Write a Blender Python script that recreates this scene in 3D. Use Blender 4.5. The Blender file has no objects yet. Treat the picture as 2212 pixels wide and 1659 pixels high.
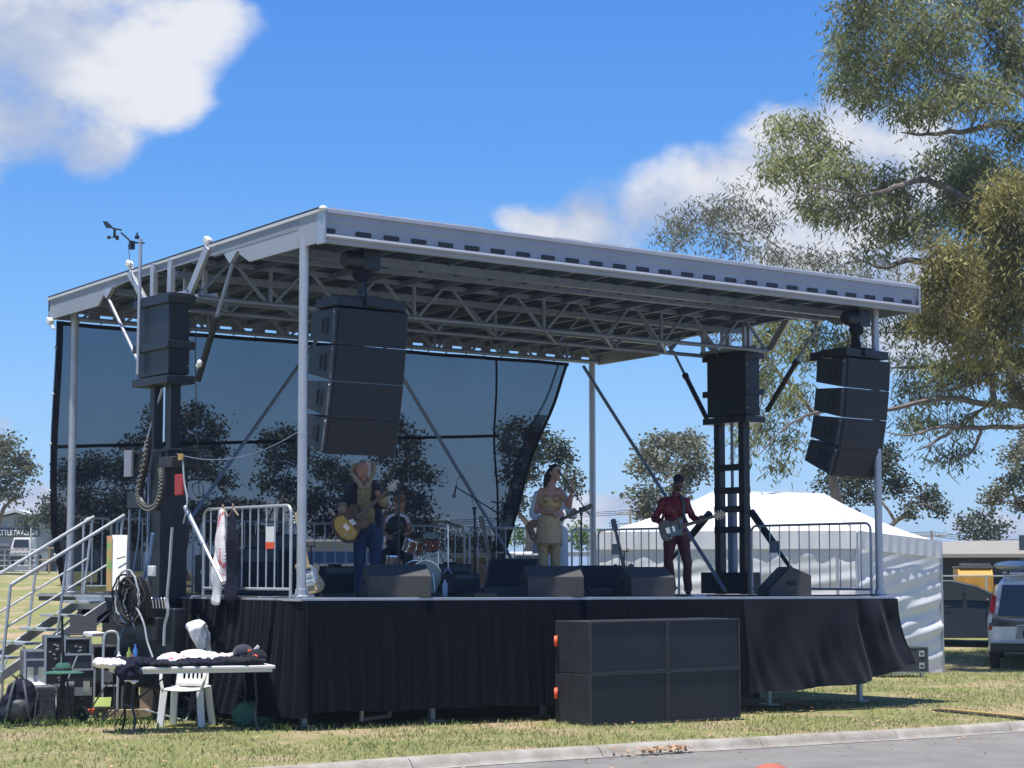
import bpy, bmesh, math, random
import numpy as np
from math import sin, cos, pi, radians as R, sqrt, atan2, asin
from mathutils import Vector as V, Matrix, noise as mnoise
sc = bpy.context.scene
col = sc.collection
rnd = random.Random(7)

# ------------------------------------------------------------------ camera
YAW, PITCH, ROLL = R(38.11331), R(5.33921), R(-0.03971)
CAM = V((-12.538, -19.938, 1.793)); FPX = 4351.66     # focal length in units of a 2212 px wide frame
cam = bpy.data.cameras.new('camera'); co = bpy.data.objects.new('camera', cam); col.objects.link(co)
cam.sensor_width = 36; cam.lens = 36*FPX/2212; cam.clip_end = 3000; cam.clip_start = .1
fwd = V((sin(YAW)*cos(PITCH), cos(YAW)*cos(PITCH), sin(PITCH)))
rgt = V((cos(YAW), -sin(YAW), 0)); upv = rgt.cross(fwd)
r2 = rgt*cos(ROLL)+upv*sin(ROLL); u2 = -rgt*sin(ROLL)+upv*cos(ROLL)
co.matrix_world = Matrix(((r2.x, u2.x, -fwd.x, CAM.x), (r2.y, u2.y, -fwd.y, CAM.y), (r2.z, u2.z, -fwd.z, CAM.z), (0, 0, 0, 1)))
sc.camera = co
FH = V((sin(YAW), cos(YAW), 0)); RH = V((cos(YAW), -sin(YAW), 0))
def ray(px, py):
    a = px-1106; b = 829.5-py
    return (fwd*FPX+r2*a+u2*b).normalized()
def at(px, py, ax, v):
    """world point where the sight line of a measured photo pixel meets the plane axis=v"""
    d = ray(px, py); t = (v-CAM[ax])/d[ax]; return CAM+d*t
def atd(px, py, dist):
    d = ray(px, py); return CAM+d*(dist/d.dot(FH))
def sstep(a, b, x):
    t = max(0., min(1., (x-a)/(b-a))); return t*t*(3-2*t)
def ground_z(x, y):
    d = (x-CAM.x)*FH.x+(y-CAM.y)*FH.y
    z = -0.15*sstep(-1, 11, x)*(1-sstep(40, 60, d))
    z += 1.0*sstep(40, 64, d)*.95+.9*sstep(62, 105, d)
    return z
def gat(px, py):
    z = 0.
    for _ in range(8):
        p = at(px, py, 2, z); z = ground_z(p.x, p.y)
    return V((p.x, p.y, z))
def deck_z(x): return 1.5-.006*x

# ------------------------------------------------------------------ world, sun, exposure
SUNV = V((-.207, -.075, 1)).normalized()
SUN_EL = asin(SUNV.z); SUN_ROT = atan2(SUNV.x, SUNV.y)
sun = bpy.data.lights.new('sun', 'SUN'); sun.energy = 4.4; sun.angle = R(.5); sun.color = (1, .96, .9)
so = bpy.data.objects.new('sun', sun); col.objects.link(so); so.rotation_euler = SUNV.to_track_quat('Z', 'Y').to_euler()
vs = sc.view_settings; vs.view_transform = 'Standard'; vs.look = 'None'; vs.exposure = 0.6; vs.gamma = 1; vs.use_curve_mapping = False
w = bpy.data.worlds.new('World'); sc.world = w; w.use_nodes = True
nt = w.node_tree; N = nt.nodes; L = nt.links
for n in list(N): N.remove(n)
out = N.new('ShaderNodeOutputWorld'); bg = N.new('ShaderNodeBackground'); L.new(bg.outputs[0], out.inputs[0])
SKY_STR = .11; bg.inputs['Strength'].default_value = SKY_STR
sky = N.new('ShaderNodeTexSky'); sky.sky_type = 'NISHITA'; sky.sun_disc = False
sky.sun_elevation = SUN_EL; sky.sun_rotation = SUN_ROT; sky.altitude = 50; sky.air_density = 1.0; sky.dust_density = .25; sky.ozone_density = 1.5
def mth(op, a, b=None, clamp=False):
    n = N.new('ShaderNodeMath'); n.operation = op; n.use_clamp = clamp
    for i, x in enumerate((a, b)):
        if x is None: continue
        if isinstance(x, (int, float)): n.inputs[i].default_value = x
        else: L.new(x, n.inputs[i])
    return n.outputs[0]
tc = N.new('ShaderNodeTexCoord'); sep = N.new('ShaderNodeSeparateXYZ'); L.new(tc.outputs['Generated'], sep.inputs[0])
grad = N.new('ShaderNodeValToRGB'); L.new(sep.outputs['Z'], grad.inputs[0])      # deep polarised blue of the day, by height above the horizon
stops = [(0.0, (.44, .68, .95)), (.05, (.31, .60, .99)), (.12, (.165, .46, .96)), (.20, (.080, .33, .88)), (.30, (.045, .24, .80)), (.6, (.028, .14, .52)), (1.0, (.025, .11, .42))]
for i, (p_, c_) in enumerate(stops):
    e_ = grad.color_ramp.elements[i] if i < 2 else grad.color_ramp.elements.new(p_)
    e_.position = p_
for e_, (p_, c_) in zip(grad.color_ramp.elements, stops): e_.position = p_
for e_, (p_, c_) in zip(grad.color_ramp.elements, stops): e_.color = c_+(1,)
gs = N.new('ShaderNodeVectorMath'); gs.operation = 'SCALE'; gs.inputs['Scale'].default_value = .68/SKY_STR; L.new(grad.outputs[0], gs.inputs[0])
hs = N.new('ShaderNodeMix'); hs.data_type = 'RGBA'; hs.inputs[0].default_value = .85; L.new(sky.outputs[0], hs.inputs[6]); L.new(gs.outputs[0], hs.inputs[7])
nz1 = N.new('ShaderNodeTexNoise'); nz1.inputs['Scale'].default_value = 16; nz1.inputs['Detail'].default_value = 9; nz1.inputs['Roughness'].default_value = .55
nz2 = N.new('ShaderNodeTexNoise'); nz2.inputs['Scale'].default_value = 9; nz2.inputs['Detail'].default_value = 5
mp = N.new('ShaderNodeMapping'); mp.inputs['Scale'].default_value = (1, 1, 1.5); L.new(tc.outputs['Generated'], mp.inputs[0])
L.new(mp.outputs[0], nz1.inputs['Vector']); L.new(tc.outputs['Generated'], nz2.inputs['Vector'])
az = mth('ARCTAN2', sep.outputs['X'], sep.outputs['Y']); el = mth('ARCSINE', sep.outputs['Z'])
def azel(px, py):
    d = ray(px, py); return atan2(d.x, d.y), asin(d.z)
# banks of cumulus: centre and size as angles on the sky
clouds = [(60, 90, 330, 200), (300, 60, 220, 150), (400, 40, 150, 110), (40, 260, 210, 110), (200, 310, 120, 70), (-120, 150, 250, 240), (330, 200, 120, 90),
          (1690, 320, 130, 110), (1800, 320, 160, 120), (1930, 320, 170, 110), (1570, 410, 130, 90), (1430, 450, 140, 70), (1270, 440, 150, 85), (1140, 460, 100, 50), (1650, 450, 200, 90),
          (1300, 490, 190, 45), (1850, 450, 240, 100), (2050, 620, 190, 110), (1960, 740, 130, 80), (1750, 560, 200, 80),
          (1370, 1118, 190, 38), (1230, 1140, 120, 32), (60, 1082, 110, 34), (-20, 950, 60, 40), (110, 1120, 90, 30), (2150, 1130, 140, 40), (1700, 1120, 140, 40), (700, 1100, 300, 40)]
nd = N.new('ShaderNodeTexNoise'); nd.inputs['Scale'].default_value = 11; nd.inputs['Detail'].default_value = 4; L.new(tc.outputs['Generated'], nd.inputs['Vector'])
sd_ = N.new('ShaderNodeSeparateColor'); L.new(nd.outputs['Color'], sd_.inputs[0])
az = mth('ADD', az, mth('MULTIPLY', mth('SUBTRACT', sd_.outputs[0], .5), .07)); el = mth('ADD', el, mth('MULTIPLY', mth('SUBTRACT', sd_.outputs[1], .5), .05))
acc = None
for (px, py, rx, ry) in clouds:
    a0, e0 = azel(px, py); ra, re = rx/FPX/cos(e0), ry/FPX
    da = mth('MULTIPLY', mth('SUBTRACT', az, a0), 1/ra); de = mth('MULTIPLY', mth('SUBTRACT', el, e0), 1/re)
    q = mth('SUBTRACT', 1.15, mth('ADD', mth('MULTIPLY', da, da), mth('MULTIPLY', de, de)))
    if acc is None: acc = q
    else:
        n_ = N.new('ShaderNodeMath'); n_.operation = 'SMOOTH_MAX'; L.new(acc, n_.inputs[0]); L.new(q, n_.inputs[1]); n_.inputs[2].default_value = .6; acc = n_.outputs[0]
# scattered cloud elsewhere in the sky, off to the sides and above
den = mth('ADD', acc, mth('MULTIPLY', mth('SUBTRACT', nz1.outputs['Fac'], .5), 3.0))
def sms(x, a, b):
    m = N.new('ShaderNodeMapRange'); m.interpolation_type = 'SMOOTHSTEP'; L.new(x, m.inputs[0]); m.inputs[1].default_value = a; m.inputs[2].default_value = b; return m.outputs[0]
mask = mth('MULTIPLY', sms(den, -.10, 1.0), sms(acc, -.55, .25))
shade = sms(mth('ADD', mth('MULTIPLY', nz2.outputs['Fac'], .7), mth('MULTIPLY', nz1.outputs['Fac'], .6)), .50, .72)
cr = N.new('ShaderNodeMix'); cr.data_type = 'RGBA'; L.new(shade, cr.inputs[0])
cr.inputs[6].default_value = tuple(.68*c/SKY_STR for c in (.44, .52, .70))+(1,); cr.inputs[7].default_value = tuple(.68*c/SKY_STR for c in (.80, .82, .87))+(1,)
mx = N.new('ShaderNodeMix'); mx.data_type = 'RGBA'; L.new(mask, mx.inputs[0]); L.new(hs.outputs[2], mx.inputs[6]); L.new(cr.outputs[2], mx.inputs[7])
L.new(mx.outputs[2], bg.inputs['Color'])

# ------------------------------------------------------------------ materials
def mat(name, c, rough=.6, metal=0., var=.12, scale=6., bump=.0, bscale=60., spec=.5, c2=None, coat=0, detail=6, stretch=None, sheen=0, island=0.):
    m = bpy.data.materials.new(name); m.use_nodes = True; t = m.node_tree; b = t.nodes['Principled BSDF']
    b.inputs['Roughness'].default_value = rough; b.inputs['Metallic'].default_value = metal; b.inputs['Specular IOR Level'].default_value = spec
    if coat: b.inputs['Coat Weight'].default_value = coat; b.inputs['Coat Roughness'].default_value = .08
    if sheen: b.inputs['Sheen Weight'].default_value = sheen
    tcn = t.nodes.new('ShaderNodeTexCoord'); src = tcn.outputs['Object']
    if stretch:
        mpn = t.nodes.new('ShaderNodeMapping'); mpn.inputs['Scale'].default_value = stretch; t.links.new(src, mpn.inputs[0]); src = mpn.outputs[0]
    nz = t.nodes.new('ShaderNodeTexNoise'); nz.inputs['Scale'].default_value = scale; nz.inputs['Detail'].default_value = detail; nz.inputs['Roughness'].default_value = .6
    t.links.new(src, nz.inputs['Vector'])
    ramp = t.nodes.new('ShaderNodeValToRGB'); ramp.color_ramp.elements[0].position = .3; ramp.color_ramp.elements[1].position = .7
    ca = tuple(max(0, x*(1-var)) for x in c); cb = c2 if c2 else tuple(min(1, x*(1+var)) for x in c)
    if c2: ca = c
    ramp.color_ramp.elements[0].color = ca+(1,); ramp.color_ramp.elements[1].color = tuple(cb)+(1,)
    t.links.new(nz.outputs['Fac'], ramp.inputs[0]); cout = ramp.outputs[0]
    if island:
        g = t.nodes.new('ShaderNodeNewGeometry'); mr = t.nodes.new('ShaderNodeMapRange'); t.links.new(g.outputs['Random Per Island'], mr.inputs[0])
        mr.inputs[3].default_value = 1-island; mr.inputs[4].default_value = 1+island
        mm = t.nodes.new('ShaderNodeVectorMath'); mm.operation = 'SCALE'; t.links.new(cout, mm.inputs[0]); t.links.new(mr.outputs[0], mm.inputs['Scale']); cout = mm.outputs[0]
    t.links.new(cout, b.inputs['Base Color'])
    if bump:
        n2 = t.nodes.new('ShaderNodeTexNoise'); n2.inputs['Scale'].default_value = bscale; n2.inputs['Detail'].default_value = 4; t.links.new(src, n2.inputs['Vector'])
        bp = t.nodes.new('ShaderNodeBump'); bp.inputs['Strength'].default_value = bump; bp.inputs['Distance'].default_value = .02
        t.links.new(n2.outputs['Fac'], bp.inputs['Height']); t.links.new(bp.outputs[0], b.inputs['Normal'])
    return m
MT = {}
def D(k, *a, **kw): MT[k] = mat(k, *a, **kw)
D('alu', (.50, .51, .53), .45, .6, .10, 3, .05, 30)
D('alu_paint', (.34, .36, .40), .5, .1, .08, 1.5, .03, 20)
D('alu_panel', (.27, .29, .33), .5, .1, .12, 1.2, .03, 14)
D('galv', (.50, .52, .53), .45, .55, .16, 14, .05, 60)
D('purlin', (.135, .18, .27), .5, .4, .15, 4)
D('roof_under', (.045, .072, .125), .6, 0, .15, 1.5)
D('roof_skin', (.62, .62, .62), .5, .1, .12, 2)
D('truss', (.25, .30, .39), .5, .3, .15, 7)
D('black_steel', (.013, .017, .024), .45, .1, .25, 5)
D('black_paint', (.013, .018, .027), .42, 0, .2, 8, .04, 90)
D('grille', (.009, .013, .020), .6, 0, .3, 40, .3, 260)
D('grille_soft', (.040, .046, .052), .7, 0, .2, 30, .3, 260)
D('cloth_black', (.020, .021, .027), .95, 0, .35, 5, .25, 120, spec=.1, sheen=.08)
D('deck', (.045, .048, .048), .55, 0, .4, 3, .1, 40)
D('rubber', (.018, .018, .019), .8, 0, .3, 20)
D('plastic_black', (.025, .026, .028), .5, 0, .2, 12)
D('case', (.040, .044, .050), .5, 0, .25, 14, .1, 150)
D('case_grey', (.10, .11, .12), .6, 0, .25, 10)
D('chrome', (.75, .75, .76), .18, 1., .05)
D('white_plastic', (.74, .74, .72), .4, 0, .03, 4)
D('white_cloth', (.80, .79, .78), .9, 0, .06, 12, .3, 40, spec=.1)
D('table_top', (.72, .71, .68), .5, 0, .06, 9)
D('pink_print', (.78, .74, .74), .9, 0, c2=(.75, .10, .14), scale=14, detail=2)
D('navy_cloth', (.018, .020, .034), .95, 0, .3, 12, .3, 40, spec=.1)
D('red_paint', (.40, .03, .03), .45)
D('orange', (.85, .10, .03), .5)
D('lime', (.22, .29, .05), .45)
D('green_cloth', (.04, .13, .09), .9, 0, .2, 10, .2, 40)
D('blue_strap', (.14, .24, .38), .8, 0, .2, 30)
D('hose', (.42, .45, .46), .4, .2, .2, 20)
D('wood', (.22, .12, .06), .7, 0, .3, 8, stretch=(1, 1, 6))
D('skin', (.50, .26, .18), .5, 0, .08, 20)
D('skin_dark', (.17, .085, .055), .5, 0, .1, 20)
D('skin_tan', (.44, .21, .13), .5, 0, .08, 20)
D('gold', (.50, .33, .15), .42, .25, .3, 30, .3, 120)
D('gold_cloth', (.58, .39, .19), .55, .15, .25, 26, .3, 80)
D('sequin', (.50, .42, .20), .3, .6, .8, 60, .8, 180)
D('denim', (.022, .045, .10), .85, 0, .3, 18, .2, 90)
D('jacket', (.010, .012, .030), .8, 0, .4, 20, .2, 60, sheen=.3)
D('fur', (.42, .32, .20), .95, 0, .35, 40, .9, 70)
D('red_satin', (.26, .018, .022), .38, .1, .5, 9, .4, 22)
D('red_trouser', (.13, .014, .02), .55, 0, .35, 10, .3, 30)
D('hair_grey', (.55, .50, .42), .8, 0, .3, 60, .6, 90)
D('hair_dark', (.018, .012, .012), .5, 0, .3, 60, .6, 90)
D('hair_brown', (.12, .05, .03), .7, 0, .3, 60, .6, 90)
D('hat_brown', (.26, .11, .07), .8, 0, .2, 20)
D('hat_black', (.016, .014, .018), .85, 0, .2, 20)
D('drum_wood', (.36, .13, .07), .3, 0, .25, 10, coat=.6, stretch=(1, 1, 8))
D('drum_head', (.66, .60, .44), .5, 0, .06, 6)
D('cymbal', (.32, .24, .10), .3, .9, .2, 30)
D('maple', (.62, .42, .20), .35, 0, .15, 10, coat=.4, stretch=(1, 6, 1))
D('sunburst', (.62, .30, .03), .25, 0, c2=(.66, .36, .04), scale=3, coat=.7)
D('guitar_dark', (.05, .015, .01), .25, 0, .3, 6, coat=.7)
D('guitar_brown', (.13, .035, .025), .3, 0, .3, 6, coat=.5)
D('guitar_grey', (.11, .085, .065), .35, 0, .3, 14, coat=.4)
D('butter', (.62, .44, .22), .3, 0, .08, 8, coat=.6)
D('tent', (.74, .74, .75), .75, 0, .04, 3, .12, 14)
D('van_silver', (.66, .67, .68), .4, .1, .05, 2, coat=.6)
D('car_dark', (.014, .020, .022), .45, 0, .1, 3, coat=.25)
D('glass', (.025, .032, .035), .08, 0, .1, 2, spec=.8)
D('lamp_red', (.45, .02, .02), .2, 0, .1, 9, coat=.5)
D('lamp_clear', (.6, .6, .6), .2, 0, .1, 9, coat=.5)
D('yellow_bin', (.55, .28, .03), .5, 0, .12, 3)
D('roof_beige', (.30, .275, .235), .7, 0, .08, 2)
D('wall_dark', (.05, .052, .055), .8, 0, .3, 2)
D('wall_grey', (.27, .29, .32), .7, 0, .15, 1.5, stretch=(4, 4, .4))
D('sign_blue', (.03, .05, .09), .6)
D('sign_white', (.78, .78, .76), .6, 0, .03)
D('rail_white', (.70, .69, .66), .6)
D('timber', (.36, .27, .18), .8, 0, .25, 5)
D('concrete', (.24, .21, .17), .85, 0, c2=(.42, .39, .34), scale=3.3, bump=.3, bscale=50)
D('bark', (.11, .085, .07), .9, 0, .45, 3.5, .6, 18, c2=(.26, .22, .19))
D('bark_far', (.20, .17, .15), .9, 0, .4, 2)
D('leaf_litter', (.42, .24, .12), .85, 0, .3, 20, island=.45)
D('yellow_cover', (.50, .33, .11), .6, 0, .15, 9)
D('food_blue', (.05, .16, .40), .5, 0, .2, 3)
D('food_white', (.55, .53, .48), .5, 0, .1, 3)

def leafmat(name, c1, c2, tr=.3):
    m = bpy.data.materials.new(name); m.use_nodes = True; t = m.node_tree; b = t.nodes['Principled BSDF']
    g = t.nodes.new('ShaderNodeNewGeometry'); rp = t.nodes.new('ShaderNodeValToRGB'); rp.color_ramp.elements[0].color = c1+(1,); rp.color_ramp.elements[1].color = c2+(1,)
    t.links.new(g.outputs['Random Per Island'], rp.inputs[0])
    tcn = t.nodes.new('ShaderNodeTexCoord'); nz = t.nodes.new('ShaderNodeTexNoise'); nz.inputs['Scale'].default_value = .9; nz.inputs['Detail'].default_value = 2; t.links.new(tcn.outputs['Object'], nz.inputs['Vector'])
    mr = t.nodes.new('ShaderNodeMapRange'); mr.inputs[1].default_value = .3; mr.inputs[2].default_value = .7; mr.inputs[3].default_value = .65; mr.inputs[4].default_value = 1.35; t.links.new(nz.outputs['Fac'], mr.inputs[0])
    sc_ = t.nodes.new('ShaderNodeVectorMath'); sc_.operation = 'SCALE'; t.links.new(rp.outputs[0], sc_.inputs[0]); t.links.new(mr.outputs[0], sc_.inputs['Scale'])
    t.links.new(sc_.outputs[0], b.inputs['Base Color']); b.inputs['Roughness'].default_value = .5; b.inputs['Specular IOR Level'].default_value = .4
    tl = t.nodes.new('ShaderNodeBsdfTranslucent'); t.links.new(sc_.outputs[0], tl.inputs[0]); ms = t.nodes.new('ShaderNodeMixShader'); ms.inputs[0].default_value = tr
    t.links.new(b.outputs[0], ms.inputs[1]); t.links.new(tl.outputs[0], ms.inputs[2]); t.links.new(ms.outputs[0], t.nodes['Material Output'].inputs[0])
    MT[name] = m
leafmat('leaf_gum', (.11, .135, .050), (.38, .39, .17), .42)
leafmat('leaf_gum_yellow', (.13, .13, .040), (.42, .37, .14), .4)
leafmat('leaf_grey', (.08, .095, .06), (.27, .26, .17), .3)
leafmat('leaf_far', (.035, .050, .032), (.105, .12, .07), .25)
leafmat('leaf_green', (.05, .10, .025), (.16, .25, .07), .3)
leafmat('grass_blade', (.19, .24, .07), (.58, .54, .27), .4)

def scrim_mat():
    m = bpy.data.materials.new('scrim'); m.use_nodes = True; t = m.node_tree; b = t.nodes['Principled BSDF']
    b.inputs['Base Color'].default_value = (.018, .022, .035, 1); b.inputs['Roughness'].default_value = .7; b.inputs['Specular IOR Level'].default_value = .2
    tr = t.nodes.new('ShaderNodeBsdfTransparent'); tr.inputs[0].default_value = (.9, .95, 1, 1)
    ms = t.nodes.new('ShaderNodeMixShader')
    tcn = t.nodes.new('ShaderNodeTexCoord'); nz = t.nodes.new('ShaderNodeTexNoise'); nz.inputs['Scale'].default_value = .8; nz.inputs['Detail'].default_value = 3; t.links.new(tcn.outputs['Object'], nz.inputs['Vector'])
    mr = t.nodes.new('ShaderNodeMapRange'); mr.inputs[3].default_value = .17; mr.inputs[4].default_value = .235; t.links.new(nz.outputs['Fac'], mr.inputs[0]); t.links.new(mr.outputs[0], ms.inputs[0])
    t.links.new(b.outputs[0], ms.inputs[1]); t.links.new(tr.outputs[0], ms.inputs[2]); t.links.new(ms.outputs[0], t.nodes['Material Output'].inputs[0])
    MT['scrim'] = m
scrim_mat()
def carglass():
    m = bpy.data.materials.new('car_glass'); m.use_nodes = True; t = m.node_tree; b = t.nodes['Principled BSDF']
    b.inputs['Base Color'].default_value = (.02, .03, .03, 1); b.inputs['Roughness'].default_value = .05; b.inputs['Specular IOR Level'].default_value = .8
    tr = t.nodes.new('ShaderNodeBsdfTransparent'); tr.inputs[0].default_value = (.75, .85, .82, 1); ms = t.nodes.new('ShaderNodeMixShader'); ms.inputs[0].default_value = .55
    t.links.new(b.outputs[0], ms.inputs[1]); t.links.new(tr.outputs[0], ms.inputs[2]); t.links.new(ms.outputs[0], t.nodes['Material Output'].inputs[0]); MT['car_glass'] = m
carglass()

# ------------------------------------------------------------------ mesh helpers
def frame(z, hint=V((0, 0, 1))):
    z = V(z).normalized()
    if abs(z.dot(hint)) > .99: hint = V((0, 1, 0))
    x = hint.cross(z).normalized(); y = z.cross(x)
    return x, y, z
class M:
    def __init__(s, org=(0, 0, 0)): s.o = V(org); s.v = []; s.f = []; s.m = []; s.cur = 0
    def add(s, vs, fs):
        n = len(s.v); s.v += [tuple(V(p)-s.o) for p in vs]; s.f += [tuple(i+n for i in f) for f in fs]; s.m += [s.cur]*len(fs); return s
    def box(s, x0, x1, y0, y1, z0, z1):
        return s.add([(x, y, z) for x in (x0, x1) for y in (y0, y1) for z in (z0, z1)], [(0, 1, 3, 2), (4, 6, 7, 5), (0, 4, 5, 1), (2, 3, 7, 6), (0, 2, 6, 4), (1, 5, 7, 3)])
    def obox(s, c, size, rot=None):
        rot = rot or Matrix.Identity(3); c = V(c); hx, hy, hz = [a/2 for a in size]
        return s.add([c+rot@V((x, y, z)) for x in (-hx, hx) for y in (-hy, hy) for z in (-hz, hz)], [(0, 1, 3, 2), (4, 6, 7, 5), (0, 4, 5, 1), (2, 3, 7, 6), (0, 2, 6, 4), (1, 5, 7, 3)])
    def bar(s, p, q, w, h, hint=V((0, 0, 1))):
        p, q = V(p), V(q); x, y, z = frame(q-p, hint)
        pts = [c+x*a*w/2+y*b*h/2 for c in (p, q) for a, b in ((-1, -1), (1, -1), (1, 1), (-1, 1))]
        return s.add(pts, [(3, 2, 1, 0), (4, 5, 6, 7), (0, 1, 5, 4), (1, 2, 6, 5), (2, 3, 7, 6), (3, 0, 4, 7)])
    def tube(s, p, q, r, rb=None, n=8):
        return s.path([p, q], [r, r if rb is None else rb], n)
    def path(s, pts, r, n=6, cap=True):
        pts = [V(p) for p in pts]; k = len(pts)
        if not isinstance(r, (list, tuple)): r = [r]*k
        vs = []; x = None
        for i, p in enumerate(pts):
            d = (pts[min(i+1, k-1)]-pts[max(i-1, 0)])
            if d.length < 1e-9: d = V((0, 0, 1))
            d.normalize()
            if x is None: x, y, _ = frame(d)
            else:
                x = (x-d*x.dot(d)); x = x.normalized() if x.length > 1e-6 else frame(d)[0]; y = d.cross(x)
            vs += [p+(x*cos(2*pi*j/n)+y*sin(2*pi*j/n))*r[i] for j in range(n)]
        fs = [(i*n+j, i*n+(j+1) % n, (i+1)*n+(j+1) % n, (i+1)*n+j) for i in range(k-1) for j in range(n)]
        if cap: fs += [tuple(reversed(range(n))), tuple(range((k-1)*n, k*n))]
        return s.add(vs, fs)
    def lathe(s, prof, c=(0, 0, 0), axis=(0, 0, 1), n=20):
        x, y, z = frame(axis); c = V(c); vs = []
        for (r, h) in prof: vs += [c+z*h+(x*cos(2*pi*j/n)+y*sin(2*pi*j/n))*max(r, 1e-4) for j in range(n)]
        k = len(prof); fs = [(i*n+j, i*n+(j+1) % n, (i+1)*n+(j+1) % n, (i+1)*n+j) for i in range(k-1) for j in range(n)]
        fs += [tuple(reversed(range(n))), tuple(range((k-1)*n, k*n))]
        return s.add(vs, fs)
    def prism(s, pts, t):
        """closed outline of 3D points extruded by vector t"""
        t = V(t); n = len(pts); vs = [V(p) for p in pts]+[V(p)+t for p in pts]
        return s.add(vs, [tuple(reversed(range(n))), tuple(range(n, 2*n))]+[(i, (i+1) % n, n+(i+1) % n, n+i) for i in range(n)])
    def ell(s, c, r, n=10, rot=None):
        c = V(c); r = (r, r, r) if isinstance(r, (int, float)) else r; rot = rot or Matrix.Identity(3); vs = []; m = n
        for i in range(m+1):
            th = pi*i/m
            for j in range(2*n):
                ph = pi*j/n; vs.append(c+rot@V((r[0]*sin(th)*cos(ph), r[1]*sin(th)*sin(ph), r[2]*cos(th))))
        k = 2*n; fs = [(i*k+j, (i+1)*k+j, (i+1)*k+(j+1) % k, i*k+(j+1) % k) for i in range(m) for j in range(k)]
        return s.add(vs, fs)
    def grid(s, fn, nu, nv):
        vs = [fn(i/nu, j/nv) for j in range(nv+1) for i in range(nu+1)]
        return s.add(vs, [(j*(nu+1)+i, j*(nu+1)+i+1, (j+1)*(nu+1)+i+1, (j+1)*(nu+1)+i) for j in range(nv) for i in range(nu)])
    def build(s, name, m, parent=None, smooth=True, bevel=0, solid=0, ang=38, more=()):
        me = bpy.data.meshes.new(name); me.from_pydata(s.v, [], s.f)
        me.materials.append(MT[m])
        for k in more: me.materials.append(MT[k])
        if more: me.polygons.foreach_set('material_index', s.m)
        if smooth:
            me.polygons.foreach_set('use_smooth', [True]*len(me.polygons)); me.set_sharp_from_angle(angle=R(ang))
        me.update(); o = bpy.data.objects.new(name, me); col.objects.link(o)
        if parent: o.parent = parent
        if solid:
            md = o.modifiers.new('thick', 'SOLIDIFY'); md.thickness = solid; md.offset = 0
        if bevel:
            md = o.modifiers.new('bevel', 'BEVEL'); md.width = bevel; md.segments = 2; md.limit_method = 'ANGLE'; md.angle_limit = R(40)
        return o
def tag(o, label=None, cat=None, group=None, kind=None):
    if label: o['label'] = label
    if cat: o['category'] = cat
    if group: o['group'] = group
    if kind: o['kind'] = kind
    return o
def thing(name, label, cat, loc=(0, 0, 0), rz=0, group=None):
    o = bpy.data.objects.new(name, None); col.objects.link(o); o.location = loc; o.rotation_euler = (0, 0, rz); o.empty_display_size = .2
    return tag(o, label, cat, group)
def dup(root, loc, rz=None, label=None, group=None, rot=None):
    def cp(o, par):
        c = o.copy(); col.objects.link(c)
        if par is not None: c.parent = par
        for ch in [k for k in bpy.data.objects if k.parent == o]: cp(ch, c)
        return c
    r = cp(root, None); r.location = loc
    if rz is not None: r.rotation_euler = (0, 0, rz)
    if rot is not None: r.rotation_euler = rot
    if label: r['label'] = label
    if group: r['group'] = group
    return r
def smooth_pts(pts, n=6, r=None):
    """Catmull-Rom through pts (and radii)"""
    P = [V(p) for p in pts]; P = [P[0]*2-P[1]]+P+[P[-1]*2-P[-2]]; o = []; ro = []
    for i in range(1, len(P)-2):
        for j in range(n):
            t = j/n; a, b, c, d = P[i-1:i+3]
            o.append(.5*((2*b)+(c-a)*t+(2*a-5*b+4*c-d)*t*t+(3*b-a-3*c+d)*t**3))
            if r: ro.append(r[i-1]*(1-t)+r[i]*t)
    o.append(P[-2])
    if r: ro.append(r[-1]); return o, ro
    return o

_r = [n for n in MT['pink_print'].node_tree.nodes if n.bl_idname == 'ShaderNodeValToRGB'][0].color_ramp
_r.elements[0].position = .56; _r.elements[1].position = .66
D('cap_red', (.42, .12, .08), .7)
D('beige_plastic', (.36, .33, .24), .5)
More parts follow.
